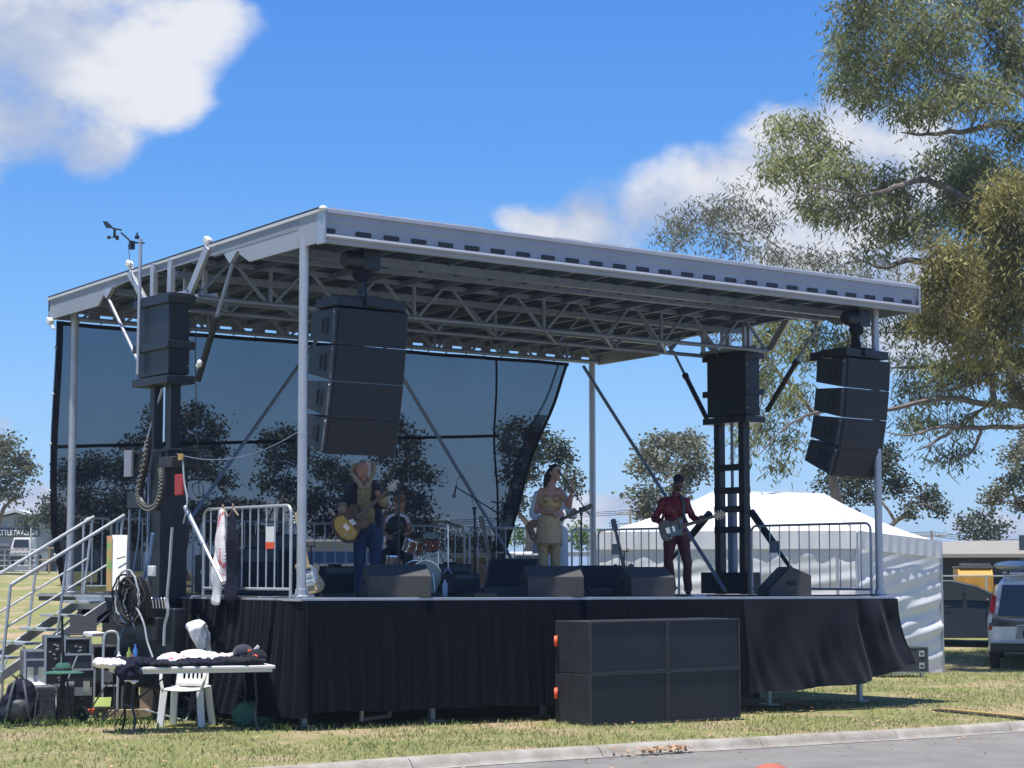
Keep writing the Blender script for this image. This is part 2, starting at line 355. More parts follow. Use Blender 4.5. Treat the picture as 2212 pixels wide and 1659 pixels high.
# ------------------------------------------------------------------ ground, road, kerb
def ground_material():
    m = bpy.data.materials.new('grass_ground'); m.use_nodes = True; t = m.node_tree; b = t.nodes['Principled BSDF']; b.inputs['Roughness'].default_value = .95; b.inputs['Specular IOR Level'].default_value = .1
    tcn = t.nodes.new('ShaderNodeTexCoord')
    def nz(s, d, r=.6):
        n = t.nodes.new('ShaderNodeTexNoise'); n.inputs['Scale'].default_value = s; n.inputs['Detail'].default_value = d; n.inputs['Roughness'].default_value = r; t.links.new(tcn.outputs['Object'], n.inputs['Vector']); return n.outputs['Fac']
    def rmp(f, els):
        r = t.nodes.new('ShaderNodeValToRGB'); t.links.new(f, r.inputs[0])
        for i, (p, c) in enumerate(els):
            e = r.color_ramp.elements[i] if i < 2 else r.color_ramp.elements.new(p)
            e.position = p; e.color = c+(1,)
        return r.outputs[0]
    fine = rmp(nz(9, 8, .75), [(.25, (.11, .12, .045)), (.75, (.40, .39, .17)), (.5, (.25, .26, .10))])
    dry = rmp(nz(14, 8, .75), [(.25, (.23, .17, .10)), (.75, (.58, .47, .31)), (.5, (.43, .33, .21))])
    k = t.nodes.new('ShaderNodeMapRange'); k.interpolation_type = 'SMOOTHSTEP'; k.inputs[1].default_value = .47; k.inputs[2].default_value = .63; t.links.new(nz(.55, 6, .65), k.inputs[0])
    mx = t.nodes.new('ShaderNodeMix'); mx.data_type = 'RGBA'; t.links.new(k.outputs[0], mx.inputs[0]); t.links.new(fine, mx.inputs[6]); t.links.new(dry, mx.inputs[7]); t.links.new(mx.outputs[2], b.inputs['Base Color'])
    bp = t.nodes.new('ShaderNodeBump'); bp.inputs['Strength'].default_value = .8; bp.inputs['Distance'].default_value = .05; t.links.new(nz(22, 6, .7), bp.inputs['Height']); t.links.new(bp.outputs[0], b.inputs['Normal'])
    MT['grass_ground'] = m
ground_material()
def span(a, b, n): return [a+(b-a)*i/n for i in range(n+1)]
KY = -3.72          # back of the kerb near the stage; it swings away gently to the right
def ky(x):
    q = max(0, min(x, 14)); return KY+.0060*q*q+.168*(max(14, min(x, 26))-14)
xs = [-1500, -600, -250, -120, -70, -45]+span(-30, 60, 90)+[75, 95, 120, 160, 250, 600, 1500]
ys = [-400, -120, -60, -40]+[-12, -8, KY-.01, KY+.01]+span(-3.5, 60, 64)+[66, 74, 84, 95, 110, 130, 160, 220, 400, 900, 2200]
g = M()
def gfn(i, j):
    x, y0 = xs[i], ys[j]; y = y0+(ky(x)-KY)*(1-sstep(-3.5, 12, y0) if x < 26 else 1-sstep(-3.5, 30, y0)); z = ground_z(x, y)
    return (x, y, z-.19 if y0 < KY else z)
g.add([gfn(i, j) for j in range(len(ys)) for i in range(len(xs))], [(j*len(xs)+i, j*len(xs)+i+1, (j+1)*len(xs)+i+1, (j+1)*len(xs)+i) for j in range(len(ys)-1) for i in range(len(xs)-1)])
tag(g.build('ground', 'grass_ground'), kind='structure')
D('asphalt', (.175, .17, .158), .85, 0, .14, 1.6, .5, 140, c2=(.245, .235, .215))
rx = [-200, -60]+span(-30, 60, 45)+[120, 300]
r = M(); r.add([(x, (ky(x)-.2 if y is None else y), ground_z(x, 0)-.092+(.02 if y == -60 else 0)) for y in (-60, -8, None) for x in rx], [(j*len(rx)+i, j*len(rx)+i+1, (j+1)*len(rx)+i+1, (j+1)*len(rx)+i) for j in range(2) for i in range(len(rx)-1)])
tag(r.build('road', 'asphalt'), kind='structure')
# kerb: rounded concrete lip cast in lengths with narrow joints, shallow gutter below
k = M(); x = -30.
while x < 60:
    ln = 2.4; a, b = x+.006, x+ln-.006
    def sec(xx):
        z = ground_z(xx, 0); j = .012*sin(xx*3.1); KY = ky(xx)
        return [(xx, KY-.005, z-.15), (xx, KY-.005, z+.012+j*.4), (xx, KY-.14, z+.010+j*.3), (xx, KY-.175, z-.012), (xx, KY-.205, z-.05), (xx, KY-.225+j, z-.082), (xx, KY-.33+j, z-.085), (xx, KY-.33+j, z-.16)]
    S = [sec(a), sec((a+b)/2), sec(b)]; n = 8
    k.add([p for q in S for p in q], [(i*n+q, i*n+(q+1) % n, (i+1)*n+(q+1) % n, (i+1)*n+q) for i in range(2) for q in range(n)]+[tuple(range(n)), tuple(reversed(range(2*n, 3*n)))])
    x += ln
tag(k.build('kerb', 'concrete', ang=60), kind='structure')

def blades(name, n, area, h, wd, m, seed, keep=None):
    rs = np.random.RandomState(seed); vs = []; 
    px = rs.uniform(area[0], area[1], n*3); py = rs.uniform(area[2], area[3], n*3); sel = []
    for i in range(n*3):
        if keep is None or keep(px[i], py[i]): sel.append(i)
        if len(sel) >= n: break
    px, py = px[sel], py[sel]; n = len(sel); z = np.array([ground_z(a, b) for a, b in zip(px, py)])
    hh = rs.uniform(.5, 1.3, n)*h; a = rs.uniform(0, 2*pi, n); lx = rs.normal(0, .5, n)*hh; ly = rs.normal(0, .5, n)*hh; ww = wd*rs.uniform(.6, 1.5, n)
    v = np.zeros((n, 3, 3)); v[:, 0] = np.c_[px-np.cos(a)*ww, py-np.sin(a)*ww, z-.005]; v[:, 1] = np.c_[px+np.cos(a)*ww, py+np.sin(a)*ww, z-.005]; v[:, 2] = np.c_[px+lx, py+ly, z+hh]
    me = bpy.data.meshes.new(name); me.from_pydata(v.reshape(-1, 3).tolist(), [], np.arange(n*3).reshape(-1, 3).tolist()); me.materials.append(MT[m])
    o = bpy.data.objects.new(name, me); col.objects.link(o); return o
def grassy(x, y):
    if y < ky(x)+.03: return False
    if -.1 < x < 10 and y > .4: return False
    return mnoise.noise((x*.55, y*.55, 3.1))+.35*mnoise.noise((x*3, y*3, 0)) > -.32+.5*rnd.random()-.2
gb = blades('grass', 70000, (-9, 24, KY, 10), .042, .008, 'grass_blade', 3, grassy)
tag(gb, 'short patchy lawn grass, green with dry straw patches', 'grass', kind='stuff')
# fallen leaves and bark bits
lm = M(); rs = random.Random(5)
def litter(x, y, z, s):
    a = rs.random()*6.28; d = V((cos(a), sin(a), 0)); e = V((-sin(a), cos(a), 0)); up = V((0, 0, rs.uniform(.2, .6)*s)); c = V((x, y, z+.012))
    lm.add([c-d*s, c+e*s*.35+up*.4, c+d*s+up, c-e*s*.35+up*.3], [(0, 1, 2, 3)])
for i in range(420):
    x = rs.uniform(-6, 16); y = rs.uniform(ky(x)+.03, .2); litter(x, y, ground_z(x, y)+.02, rs.uniform(.02, .055))
for i in range(90):
    x = rs.uniform(-2, 16); y = ky(x)-.38-abs(rs.gauss(0, .5)); litter(x, y, ground_z(x, 0)-.09, rs.uniform(.02, .05))
pc = gat(1455, 1612)
for i in range(120):
    x = pc.x+rs.gauss(0, .28); y = ky(x)-.30+rs.gauss(0, .06); litter(x, y, ground_z(x, 0)-.08+rs.random()*.05, rs.uniform(.025, .06))
tag(lm.build('leaf_litter', 'leaf_litter', smooth=False), 'dry fallen leaves scattered on the grass and along the kerb', 'fallen leaves', kind='stuff')

# ------------------------------------------------------------------ the stage
SG = thing('mobile_stage', 'large mobile outdoor stage with grey metal canopy roof on round posts', 'stage', (5, 3, 0))
so_ = (5, 3, 0)
X0, X1, YF, YB = -.12, 9.97, -.24, 6.75
def dz(x): return deck_z(x)
m = M(so_); m.add([(x, y, dz(x)+h) for h in (-.10, 0) for y in (YF+.02, YB) for x in (X0, X1)], [(0, 2, 3, 1), (4, 5, 7, 6), (0, 1, 5, 4), (2, 6, 7, 3), (0, 4, 6, 2), (1, 3, 7, 5)]); m.build('deck', 'deck', SG)
m = M(so_); m.bar((X0, YF, dz(X0)-.022), (X1, YF, dz(X1)-.022), .03, .05, V((0, 0, 1))); m.bar((X0-.012, YF, dz(0)-.022), (X0-.012, YB, dz(0)-.022), .05, .03); m.build('deck_trim', 'alu', SG, bevel=.004)
m = M(so_); m.box(.6, 9.7, 1.0, 6.2, .45, 1.3)  # solid dark box added so the space under the deck looks dark
for y in (.6, 3, 5.6): m.box(X0+.1, X1-.1, y, y+.12, 1.1, 1.32)
m.build('chassis_dark_fill', 'black_steel', SG)
# legs under the deck
for (px, py) in ((655, 1569), (932, 1558), (1174, 1548), (1857, 1516), (1660, 1523)):
    p = gat(px, py); 
    if p.y < .05: p = V((p.x+.15, .08, ground_z(p.x+.15, .1)))
    m = M(so_); m.box(p.x-.035, p.x+.035, p.y-.035, p.y+.035, p.z+.02, 1.3); m.box(p.x-.11, p.x+.11, p.y-.11, p.y+.11, p.z-.01, p.z+.02); m.build('leg', 'galv', SG, bevel=.004)
a, b = gat(722, 1566), gat(800, 1562)
m = M(so_); ya = .1; m.path([(a.x+.2, ya, .30), (a.x+.2, ya, .06), (b.x+.3, ya+.35, .06), (b.x+.3, ya+.35, .32)], .028, 8); m.build('ground_brace', 'alu', SG)
# posts
def post(x, y, zt):
    m = M(so_); z0 = dz(x); m.tube((x, y, z0), (x, y, zt), .056, n=16)
    o = m.build('post', 'alu', SG)
    m = M(so_); m.lathe([(.10, 0), (.10, .02), (.07, .03), (.068, .10), (.058, .105)], (x, y, z0)); m.box(x-.1, x+.16, y-.03, y+.03, z0+.01, z0+.035)
    for s in (-1, 1): m.bar((x+s*.09, y-.02, z0+.02), (x+s*.05, y-.02, z0+.12), .02, .02)
    m.build('post_foot', 'galv', o)
    m = M(so_); m.lathe([(.0585, 0), (.0585, .02)], (x, y, z0+1.9)); m.build('post_joint', 'galv', o)
    return o
post(0, 0, 5.72); post(9.92, 0, 5.72); post(.27, 6.58, 5.52); post(10.03, 6.58, 5.52)
# roof: skin, fascias, joists, trusses
RX0, RX1, RY0, RY1 = -.02, 10.42, -.40, 6.84
def zb(y): return 5.62-.024*(y-RY0)        # lower rim of the roof
def ztp(y): return 6.00-.0375*(y-RY0)      # top
m = M(so_); m.add([(x, y, ztp(y)+h) for h in (-.035, 0) for y in (RY0-.01, RY1) for x in (RX0-.02, RX1+.02)], [(0, 2, 3, 1), (4, 5, 7, 6), (0, 1, 5, 4), (2, 6, 7, 3), (0, 4, 6, 2), (1, 3, 7, 5)])
m.build('roof_skin', 'roof_skin', SG)
m = M(so_)
n = 60
for i in range(n):   # ribbed sheet under the skin
    x = RX0+.06+(RX1-RX0-.12)*i/n; ww = (RX1-RX0-.12)/n
    m.add([(x+ww*u, y, ztp(y)-.045-(.03 if u in (.25, .5) else 0)) for y in (RY0+.1, RY1-.1) for u in (0, .25, .5, .75, 1)], [(k_, k_+1, k_+6, k_+5) for k_ in range(4)])
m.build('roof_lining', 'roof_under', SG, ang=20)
# battens and clips along the top front edge
m = M(so_); xx = RX0+.1
rs = random.Random(11)
while xx < RX1-.4:
    ln = rs.uniform(.5, 1.1); h = rs.uniform(.018, .035); m.box(xx, min(xx+ln, RX1), RY0+.02, RY0+.09, ztp(RY0)+.002, ztp(RY0)+h); xx += ln+rs.uniform(.02, .1)
m.build('roof_edge_strip', 'roof_skin', SG)
# front fascia: top lip, upper band set back, lower band, rolled sill
F0 = RY0
prof = [(F0+.06, 5.995), (F0-.045, 5.998), (F0-.05, 5.955), (F0-.018, 5.950), (F0-.018, 5.86), (F0-.004, 5.845), (F0-.004, 5.715), (F0-.05, 5.700), (F0-.062, 5.675), (F0-.05, 5.655), (F0-.01, 5.650), (F0-.01, 5.61), (F0+.02, 5.60), (F0+.06, 5.61)]
m = M(so_); m.prism([(RX0+.03, y, z) for y, z in prof], (RX1-RX0-.06, 0, 0)); fa = m.build('front_fascia', 'alu_paint', SG, ang=30)
m = M(so_); m.prism([(RX0+.03, F0-.0065, z) for z in (5.715, 5.78)]+[(RX1-.03, F0-.0065, 5.845), (RX1-.03, F0-.0065, 5.715)], (0, .002, 0))
for i in range(27):
    x = RX0+.07+.4*i; ww = .225 if 0 < i < 26 else .12
    if x+ww > RX1: ww = RX1-x-.05
    m = M(so_); m.prism([(x+a_, F0-.010, 5.72+b_) for a_, b_ in ((.0, .012), (.014, 0), (ww-.014, 0), (ww, .012), (ww, .046), (ww-.014, .058), (.014, .058), (0, .046))], (0, .012, 0)); m.build('vent_slot', 'plastic_black', fa)
for x in (RX0, RX1-.03):
    m = M(so_); m.box(x, x+.03, F0-.055, F0+.1, 5.59, 6.0); m.build('corner_cap', 'alu', SG, bevel=.004)
m = M(so_); m.ell((RX0+.01, F0-.02, 6.0), (.05, .05, .035), 6); m.build('corner_light', 'white_plastic', SG)
m = M(so_); m.bar((RX0+.1, F0+.14, 5.66), (RX1-.1, F0+.14, 5.66), .07, .035); m.build('front_gutter', 'truss', SG)
# rear fascia with open slots
m = M(so_)
yb = RY1
m.box(RX0, RX1, yb-.04, yb, zb(yb)+.09, ztp(yb)-.036)
m.box(RX0, RX1, yb-.04, yb, zb(yb)-.02, zb(yb)+.03)
for i in range(26):
    x = RX0+.4*i+.22; m.box(x, x+.18, yb-.038, yb-.002, zb(yb)+.03, zb(yb)+.09)
m.build('rear_fascia', 'alu_panel', SG)
# side fascia, outline in the y-z plane
def side(x, t, full=True):
    T = lambda y: ztp(y)-.002
    front = [(F0+.10, 5.61), (1.22, 5.575), (1.50, 5.72), (1.74, 5.69), (1.83, 5.755), (2.10, 5.745), (2.16, 5.80), (4.30, 5.76)]
    rear = [(4.34, 5.71), (4.75, 5.665), (5.06, 5.625), (5.27, 5.455), (6.70, zb(6.7)-.03), (RY1, zb(RY1)-.03), (RY1, T(RY1)), (F0+.10, T(F0+.1))]
    o = M(so_); pts = front+rear; o.prism([(x, a_, b_) for a_, b_ in pts], (t, 0, 0)); f = o.build('side_fascia', 'alu_paint', SG, smooth=False)
    o = M(so_); s = -1 if t > 0 else 1
    xx = x+(0 if t > 0 else t)
    for (y0_, y1_) in ((.25, 1.1), (4.9, 6.5)): pass
    o.prism([(x-.004*(1 if t > 0 else -1), y_, T(y_)-h_) for y_, h_ in ((.1, .03), (6.75, .03), (6.75, .10), (.1, .16))], (.006*(1 if t > 0 else -1), 0, 0)); o.build('fascia_strip', 'alu_panel', f, smooth=False)
    o = M(so_); o.bar((x+t/2, F0+.05, T(F0)+.012), (x+t/2, RY1, T(RY1)+.012), .05, .03); o.build('roof_rail', 'plastic_black', f)
    return f
sl = side(RX0, .03); sr = side(RX1, -.03)
for (x, s) in ((RX0, 1), (RX1, -1)):   # cradle above each lifting tower
    xc = x-.02*s
    m = M(so_)
    m.bar((xc, 4.30, 5.80), (xc, 3.85, 5.36), .10, .05, V((1, 0, 0))); m.bar((xc, 2.20, 5.88), (xc, 2.66, 5.34), .12, .05, V((1, 0, 0)))
    for y in (3.62, 3.15): m.bar((xc, y, 5.84), (xc, y, 5.36), .09, .07, V((1, 0, 0)))
    m.bar((xc, 3.88, 5.345), (xc, 2.64, 5.345), .08, .05, V((1, 0, 0)))
    for y in (3.85, 3.4, 2.9): m.bar((xc+.35*s, y, 5.84), (xc+.35*s, y, 5.36), .06, .05)
    m.bar((xc+.35*s, 3.9, 5.345), (xc+.35*s, 2.6, 5.345), .06, .05); m.build('tower_cradle', 'alu', SG, bevel=.004)
    for y in (1.62, 4.95):
        m = M(so_); m.prism([(x-.03*s, y-.16, 5.74-.024*(y-1.6)), (x-.03*s, y+.16, 5.73-.024*(y-1.6)), (x-.03*s, y+.02, 5.60-.024*(y-1.6))], (.06*s, 0, 0)); m.build('ram_bracket', 'alu', SG)
# joists and beams
m = M(so_)
for i in range(18):
    x = .35+.575*i; m.bar((x, F0+.12, 5.78), (x, 1.40, 5.73), .04, .07, V((0, 0, 1)))
    m.bar((x, 1.5, 5.78), (x, 6.7, 5.60), .05, .07)
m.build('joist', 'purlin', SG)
for y, zz, w_ in ((.80, 5.68, .10), (1.42, 5.70, .09), (3.2, 5.66, .08), (4.9, 5.62, .08)):
    m = M(so_); m.bar((.05, y, zz), (RX1-.08, y, zz), .09, w_); m.build('cross_beam', 'truss', SG)
def truss(y, zlo, zhi, x0, x1, n, rr=.028):
    m = M(so_); m.tube((x0, y, zlo), (x1, y, zlo), .032, n=8); m.bar((x0, y, zhi), (x1, y, zhi), .06, .06)
    st = (x1-x0)/n
    for i in range(n):
        a_ = x0+i*st; m.bar((a_+.05, y, zlo), (a_+st/2-.07, y, zhi), .035, .035); m.bar((a_+st/2+.07, y, zhi), (a_+st-.05, y, zlo), .035, .035)
        if i % 2: m.bar((a_, y, zlo), (a_, y, zhi), .04, .04)
    return m.build('truss', 'truss', SG)
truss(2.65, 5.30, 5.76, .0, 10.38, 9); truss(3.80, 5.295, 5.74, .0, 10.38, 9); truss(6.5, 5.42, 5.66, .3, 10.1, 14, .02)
m = M(so_)
for i in range(9):   # flat lacing between the two main trusses
    a_ = .1+i*1.14; m.bar((a_, 2.65, 5.30), (a_+1.14, 3.8, 5.295), .03, .03)
m.build('lacing', 'truss', SG)
# stay braces
for p, q in (((4.40, 6.6, 5.42), (1.38, 6.6, 1.52)), ((5.66, 6.6, 5.42), (8.66, 6.6, 1.50)), ((9.98, 6.75, 5.36), (9.9, 3.2, 1.50))):
    m = M(so_); m.tube(p, q, .030, n=8); m.build('stay_brace', 'truss', SG)
# lifting towers
def tower(xf, s, y0, y1, ys):
    """xf: outer face x; s=+1 left tower grows towards +x"""
    a_, b_ = (xf, xf+.30) if s > 0 else (xf-.32, xf)
    zt, zbx = 5.33, 4.19
    m = M(so_); m.box(a_, b_, y0, y1, zbx+.1, zt); bx = m.build('tower_housing', 'black_paint', SG, bevel=.01)
    for z in (zt-.14, zbx+.42, zbx-.02):
        m = M(so_); m.box(a_-.05, b_+.05, y0-.06, y1+.06, z, z+.10); m.build('housing_band', 'black_paint', bx, bevel=.006)
    for z in (5.1, 4.75, 4.4):
        m = M(so_); m.ell(((b_ if s > 0 else a_)-.02*s, y0-.015, z), .015, 5); m.build('bolt', 'alu', bx)
    m = M(so_); zz = 1.50 if s > 0 else 1.44
    for y in ys: m.bar((a_+.17, y, zz-.3 if s > 0 else zz), (a_+.17, y, zbx), .14, .12, V((0, 1, 0)))
    mast = m.build('tower_mast', 'black_steel', SG, bevel=.006)
    return a_, b_, bx, mast
a_, b_, bxL, mL = tower(-.36, 1, 2.60, 3.42, (2.76, 3.20))
m = M(so_); m.tube((-.2, 2.95, 3.45), (-.2, 2.95, 4.15), .035); m.build('lift_ram', 'chrome', mL)
m = M(so_); m.bar((-.17, 3.1, 4.15), (-.30, 3.32, 3.35), .04, .02); m.build('chain_guard', 'alu', mL)
m = M(so_); m.box(-.42, .06, 2.46, 3.5, 3.30, 3.34); m.box(-.40, .04, 2.5, 3.45, 3.1, 3.30); m.box(-.44, -.41, 2.5, 3.5, 2.62, 2.82); m.build('mast_collar', 'black_paint', mL, bevel=.005)
m = M(so_); m.box(-.46, -.43, 3.36, 3.56, 3.02, 3.36); m.build('chain_anchor', 'alu_panel', mL)
m = M(so_)
m.box(-.43, -.05, 2.62, 2.95, 1.1, 3.3); m.build('inner_mast', 'black_steel', mL)
m = M(so_); m.box(-.46, -.44, 3.0, 3.08, 2.64, 2.84); m.build('mast_label', 'white_plastic', mL)
m = M(so_); m.bar((-.44, 2.9, 1.2), (-.44, 2.9, 3.05), .04, .03); m.bar((-.44, 3.42, 1.2), (-.44, 3.42, 2.6), .03, .02); m.build('mast_rail', 'truss', mL)
def ladder_tower():
    a_, b_, bx, mast = tower(10.42, -1, 2.90, 3.78, (3.12, 3.68))
    z0 = 1.45
    for z in (1.62, 2.42, 2.75, 3.05, 3.42):
        m = M(so_); m.box(a_+.10, a_+.24, 3.05, 3.75, z, z+.10); m.build('mast_rung', 'black_steel', mast, bevel=.004)
    m = M(so_); m.box(a_+.12, a_+.22, 3.34, 3.46, z0, 3.1); m.tube((a_+.18, 3.40, 3.1), (a_+.18, 3.40, 4.25), .025); m.build('lift_ram', 'truss', mast)
    m = M(so_); m.box(a_-.02, b_-.05, 2.88, 3.95, z0, z0+.34); m.build('mast_base', 'black_steel', mast, bevel=.01)
    for p, q in (((a_+.15, 2.95, 2.75), (a_+.1, 2.1, 1.9)), ((a_+.15, 3.9, 2.75), (a_+.1, 4.9, 1.9))):
        m = M(so_); mid = V(p).lerp(V(q), .6); m.tube(p, mid, .06); m.tube(mid, V(q)+(V(q)-V(p))*.35, .032); m.build('outrigger_ram', 'black_steel', SG)
    return a_, b_
aR, bR = ladder_tower()
# roof rams
def ram(p, q, k_=.42, ra=.024, rb=.042, m1='truss', m2='black_steel'):
    p, q = V(p), V(q); c = p.lerp(q, k_); m = M(so_); m.tube(p, c, ra); o = m.build('roof_ram', m1, SG); m = M(so_); m.tube(c, q, rb); m.lathe([(rb+.012, 0), (rb+.012, .06)], c, q-p); m.build('ram_body', m2, o)
ram((-.02, 1.62, 5.60), (-.05, 2.40, 4.20), .45)
ram((-.02, 4.93, 5.50), (-.30, 3.50, 4.50), .98, .022, .018, 'alu', 'alu')
ram((10.42, 1.62, 5.60), (10.40, 2.72, 4.35), .40); ram((10.42, 4.93, 5.50), (10.40, 4.10, 4.30), .35)
# folding brace by the left tower
m = M(so_); p, q = at(400, 1095, 0, -.45), at(480, 1258, 0, -.45); c = p.lerp(q, .5); m.tube(p, c, .030); o = m.build('outrigger_ram', 'truss', SG); m = M(so_); m.tube(c, q, .019); m.build('ram_rod', 'alu', o)
m = M(so_); m.box(-.40, .25, 2.35, 3.75, .35, 1.0); m.box(-.55, .1, 2.7, 3.6, 1.0, 1.42); m.build('power_unit_frame', 'black_steel', SG, bevel=.01)

# ------------------------------------------------------------------ scrim at the back
L_edge = [(.06, 5.40), (.045, 4.6), (.035, 3.8), (.04, 3.0), (.075, 2.4), (.17, 1.93), (.30, 1.45)]
R_edge = [(9.67, 5.40), (9.41, 4.8), (9.15, 4.3), (8.90, 3.7), (8.66, 3.0), (8.44, 2.4), (8.14, 1.45)]
def scr(u, v):
    zt_ = 5.40-(5.40-1.45)*(1-v); i = 0
    while i < 5 and L_edge[i+1][1] > zt_: i += 1
    f = (L_edge[i][1]-zt_)/(L_edge[i][1]-L_edge[i+1][1]); f = max(0, min(1, f)); j = 0
    while j < 5 and R_edge[j+1][1] > zt_: j += 1
    h = (R_edge[j][1]-zt_)/(R_edge[j][1]-R_edge[j+1][1]); h = max(0, min(1, h)); la = V((L_edge[i][0]*(1-f)+L_edge[i+1][0]*f, 0, zt_)); ra = V((R_edge[j][0]*(1-h)+R_edge[j+1][0]*h, 0, zt_)); _ = V((L_edge[i][0]*(1-f)+L_edge[i+1][0]*f, 0, L_edge[i][1]*(1-f)+L_edge[i+1][1]*f)); ra = V((R_edge[i][0]*(1-f)+R_edge[i+1][0]*f, 0, R_edge[i][1]*(1-f)+R_edge[i+1][1]*f))
    p = la.lerp(ra, u); return (p.x, 6.80+.05*sin(p.x*1.3+p.z)+.025*sin(p.x*5+p.z*2), p.z)
sc_o = thing('backdrop_screen', 'dark see-through mesh backdrop hung across the back of the stage', 'backdrop', (5, 6.8, 1.5)); bo = (5, 6.8, 1.5)
m = M(bo); m.grid(scr, 60, 36); m.build('mesh_panel', 'scrim', sc_o)
def strip(pts, w_, off=-.012, dirv=V((1, 0, 0))):
    m.add([V(p)+dirv*s*w_/2+V((0, off, 0)) for p in pts for s in (-1, 1)], [(2*i, 2*i+1, 2*i+3, 2*i+2) for i in range(len(pts)-1)])
m = M(bo); strip([V(scr(u/30, 1-(5.36-3.56)/3.91)) for u in range(28)], .05, dirv=V((0, 0, 1))); m.build('seam', 'cloth_black', sc_o)
m = M(bo); strip([V((8.1, scr(.83, v/10)[1], scr(.83, v/10)[2])) for v in range(1, 11)], .045); m.build('seam', 'cloth_black', sc_o)
m = M(bo); strip([V(scr(.006, v/12)) for v in range(13)], .10); strip([V(scr(.995, v/12)) for v in range(13)], .07); strip([V(scr(u/30, .992)) for u in range(31)], .06, dirv=V((0, 0, 1)))
m.build('hem', 'cloth_black', sc_o)
m = M(bo); strip([V(scr(.955+.02*v/12, v/12)) for v in range(13)], .05, -.03); strip([V(scr(.975, v/12)) for v in range(9)], .25, -.05)
m.build('folded_edge', 'scrim', sc_o)
m = M(bo)
for v in (.15, .38, .55, .73, .9): m.ell(V(scr(.002, v))+V((-.03, -.03, 0)), .022, 5)
for u in range(1, 26): m.ell(V(scr(u/26, 1))+V((0, -.03, .02)), .018, 5)
m.build('eyelet', 'alu', sc_o)

# ------------------------------------------------------------------ skirts
def pleat(x, k=1): return .65*(.022*sin(x*31*k)+.015*sin(x*57*k+1)+.02*mnoise.noise((x*6, 0, 5)))
D('skirt', (.0055, .0075, .012), .95, 0, .3, 4, .2, 150, spec=.06, sheen=.03, stretch=(6, 6, .4))
def front_skirt(u, v):
    x = X0-.02+(7.25)*u; h = 1-v; zt = dz(x)-.03; zbm = .20+ground_z(x, -.3)+.03*mnoise.noise((x*1.4, 0, 0))
    return (x, YF-.03-.06*h-pleat(x)*(.25+h), zt+(zbm-zt)*h)
m = M(); m.grid(front_skirt, 420, 14); tag(m.build('stage_skirt', 'skirt', ang=180), 'long black pleated cloth skirt along the stage front behind the floor speakers', 'stage skirt', 'black stage skirts')
def left_skirt(u, v):
    y = YF+2.9*u; h = 1-v; zt = dz(0)-.03; zbm = .14; fl = 0
    e = min(1, u*5); return (X0-.05*e-.06*h*e-pleat(y, 1.2)*(.4+1.6*h)*e-.22*h*h*min(1, u*2.5)*(1-.5*u), y-.10*(1-e), zt+(zbm-zt)*h)
m = M(); m.grid(left_skirt, 160, 14); tag(m.build('stage_skirt', 'skirt', ang=180), 'black cloth skirt round the left end of the stage behind the merchandise table', 'stage skirt', 'black stage skirts')
D('drape', (.009, .012, .018), .9, 0, .3, 3, .25, 60, spec=.12, sheen=.05)
xa, xb = 6.86, 9.99
def right_skirt(u, v):
    x = xa+(xb-xa)*u; h = 1-v; zt = dz(x)-.03
    hem = .16+.10*u+.25*max(0, u-.75)/.25+.03*mnoise.noise((x*2, 1, 0)); fl = .16*max(0, u-.66)/.34
    fold = .05*sin(u*17+h*3)*h+.10*mnoise.noise((x*1.3, h*1.2, 2))*h
    crease = (.085*sin((u-.78)*30-h*2.2)+.03*sin(u*75-h*5))*max(0, 1-abs(u-.82)*5)*min(1, h*3)+.012*sin(u*60+3*sin(h*4))*h
    return (x+fl*h*h*.75, YF-.04-.10*h-fold-crease-.35*fl*h*h*.5, zt+(hem-zt)*h)
m = M(); m.grid(right_skirt, 140, 30); tag(m.build('stage_skirt', 'drape', ang=180), 'loose black drape flaring out at the right end of the stage', 'stage skirt', 'black stage skirts')
def side_skirt(u, v):
    y = YF-.02+2.3*u; h = 1-v; zt = dz(10)-.03; a0 = V(right_skirt(1, 1-h)); b0 = None; k_ = min(1, u*1.6)
    x = a0.x*(1-k_)+(10.02+1.0*h**1.6*(1-.5*u))*k_; hem = .51*(1-k_)+.36*k_
    return (x+.05*sin(u*9+h*3)*h, (a0.y)*(1-k_)+y*k_, zt+(hem-zt)*h)
m = M(); m.grid(side_skirt, 40, 20); tag(m.build('stage_skirt', 'drape', ang=180), 'end flap of black drape down the right side of the stage', 'stage skirt', 'black stage skirts')

rs = random.Random(77); m = M()
for i in range(60):
    x = rs.uniform(1, 14); y = ky(x)-.45-rs.random()*1.8; a = rs.gauss(0, .35); z = ground_z(x, 0)-.084; d = V((cos(a), sin(a), 0))*rs.uniform(.04, .12); e_ = V((-sin(a), cos(a), 0))*rs.uniform(.006, .016)
    m.add([V((x, y, z))-d, V((x, y, z))+e_, V((x, y, z+.012))+d, V((x, y, z))-e_], [(0, 1, 2, 3)])
tag(m.build('bark_strips', 'bark', smooth=False), 'dark strips of shed bark and twigs scattered on the road', 'bark', kind='stuff')
D('wedge_paint', (.062, .062, .060), .7, 0, .2, 30, .3, 260)
D('sub_paint', (.022, .026, .032), .6, 0, .35, 7, .25, 160)
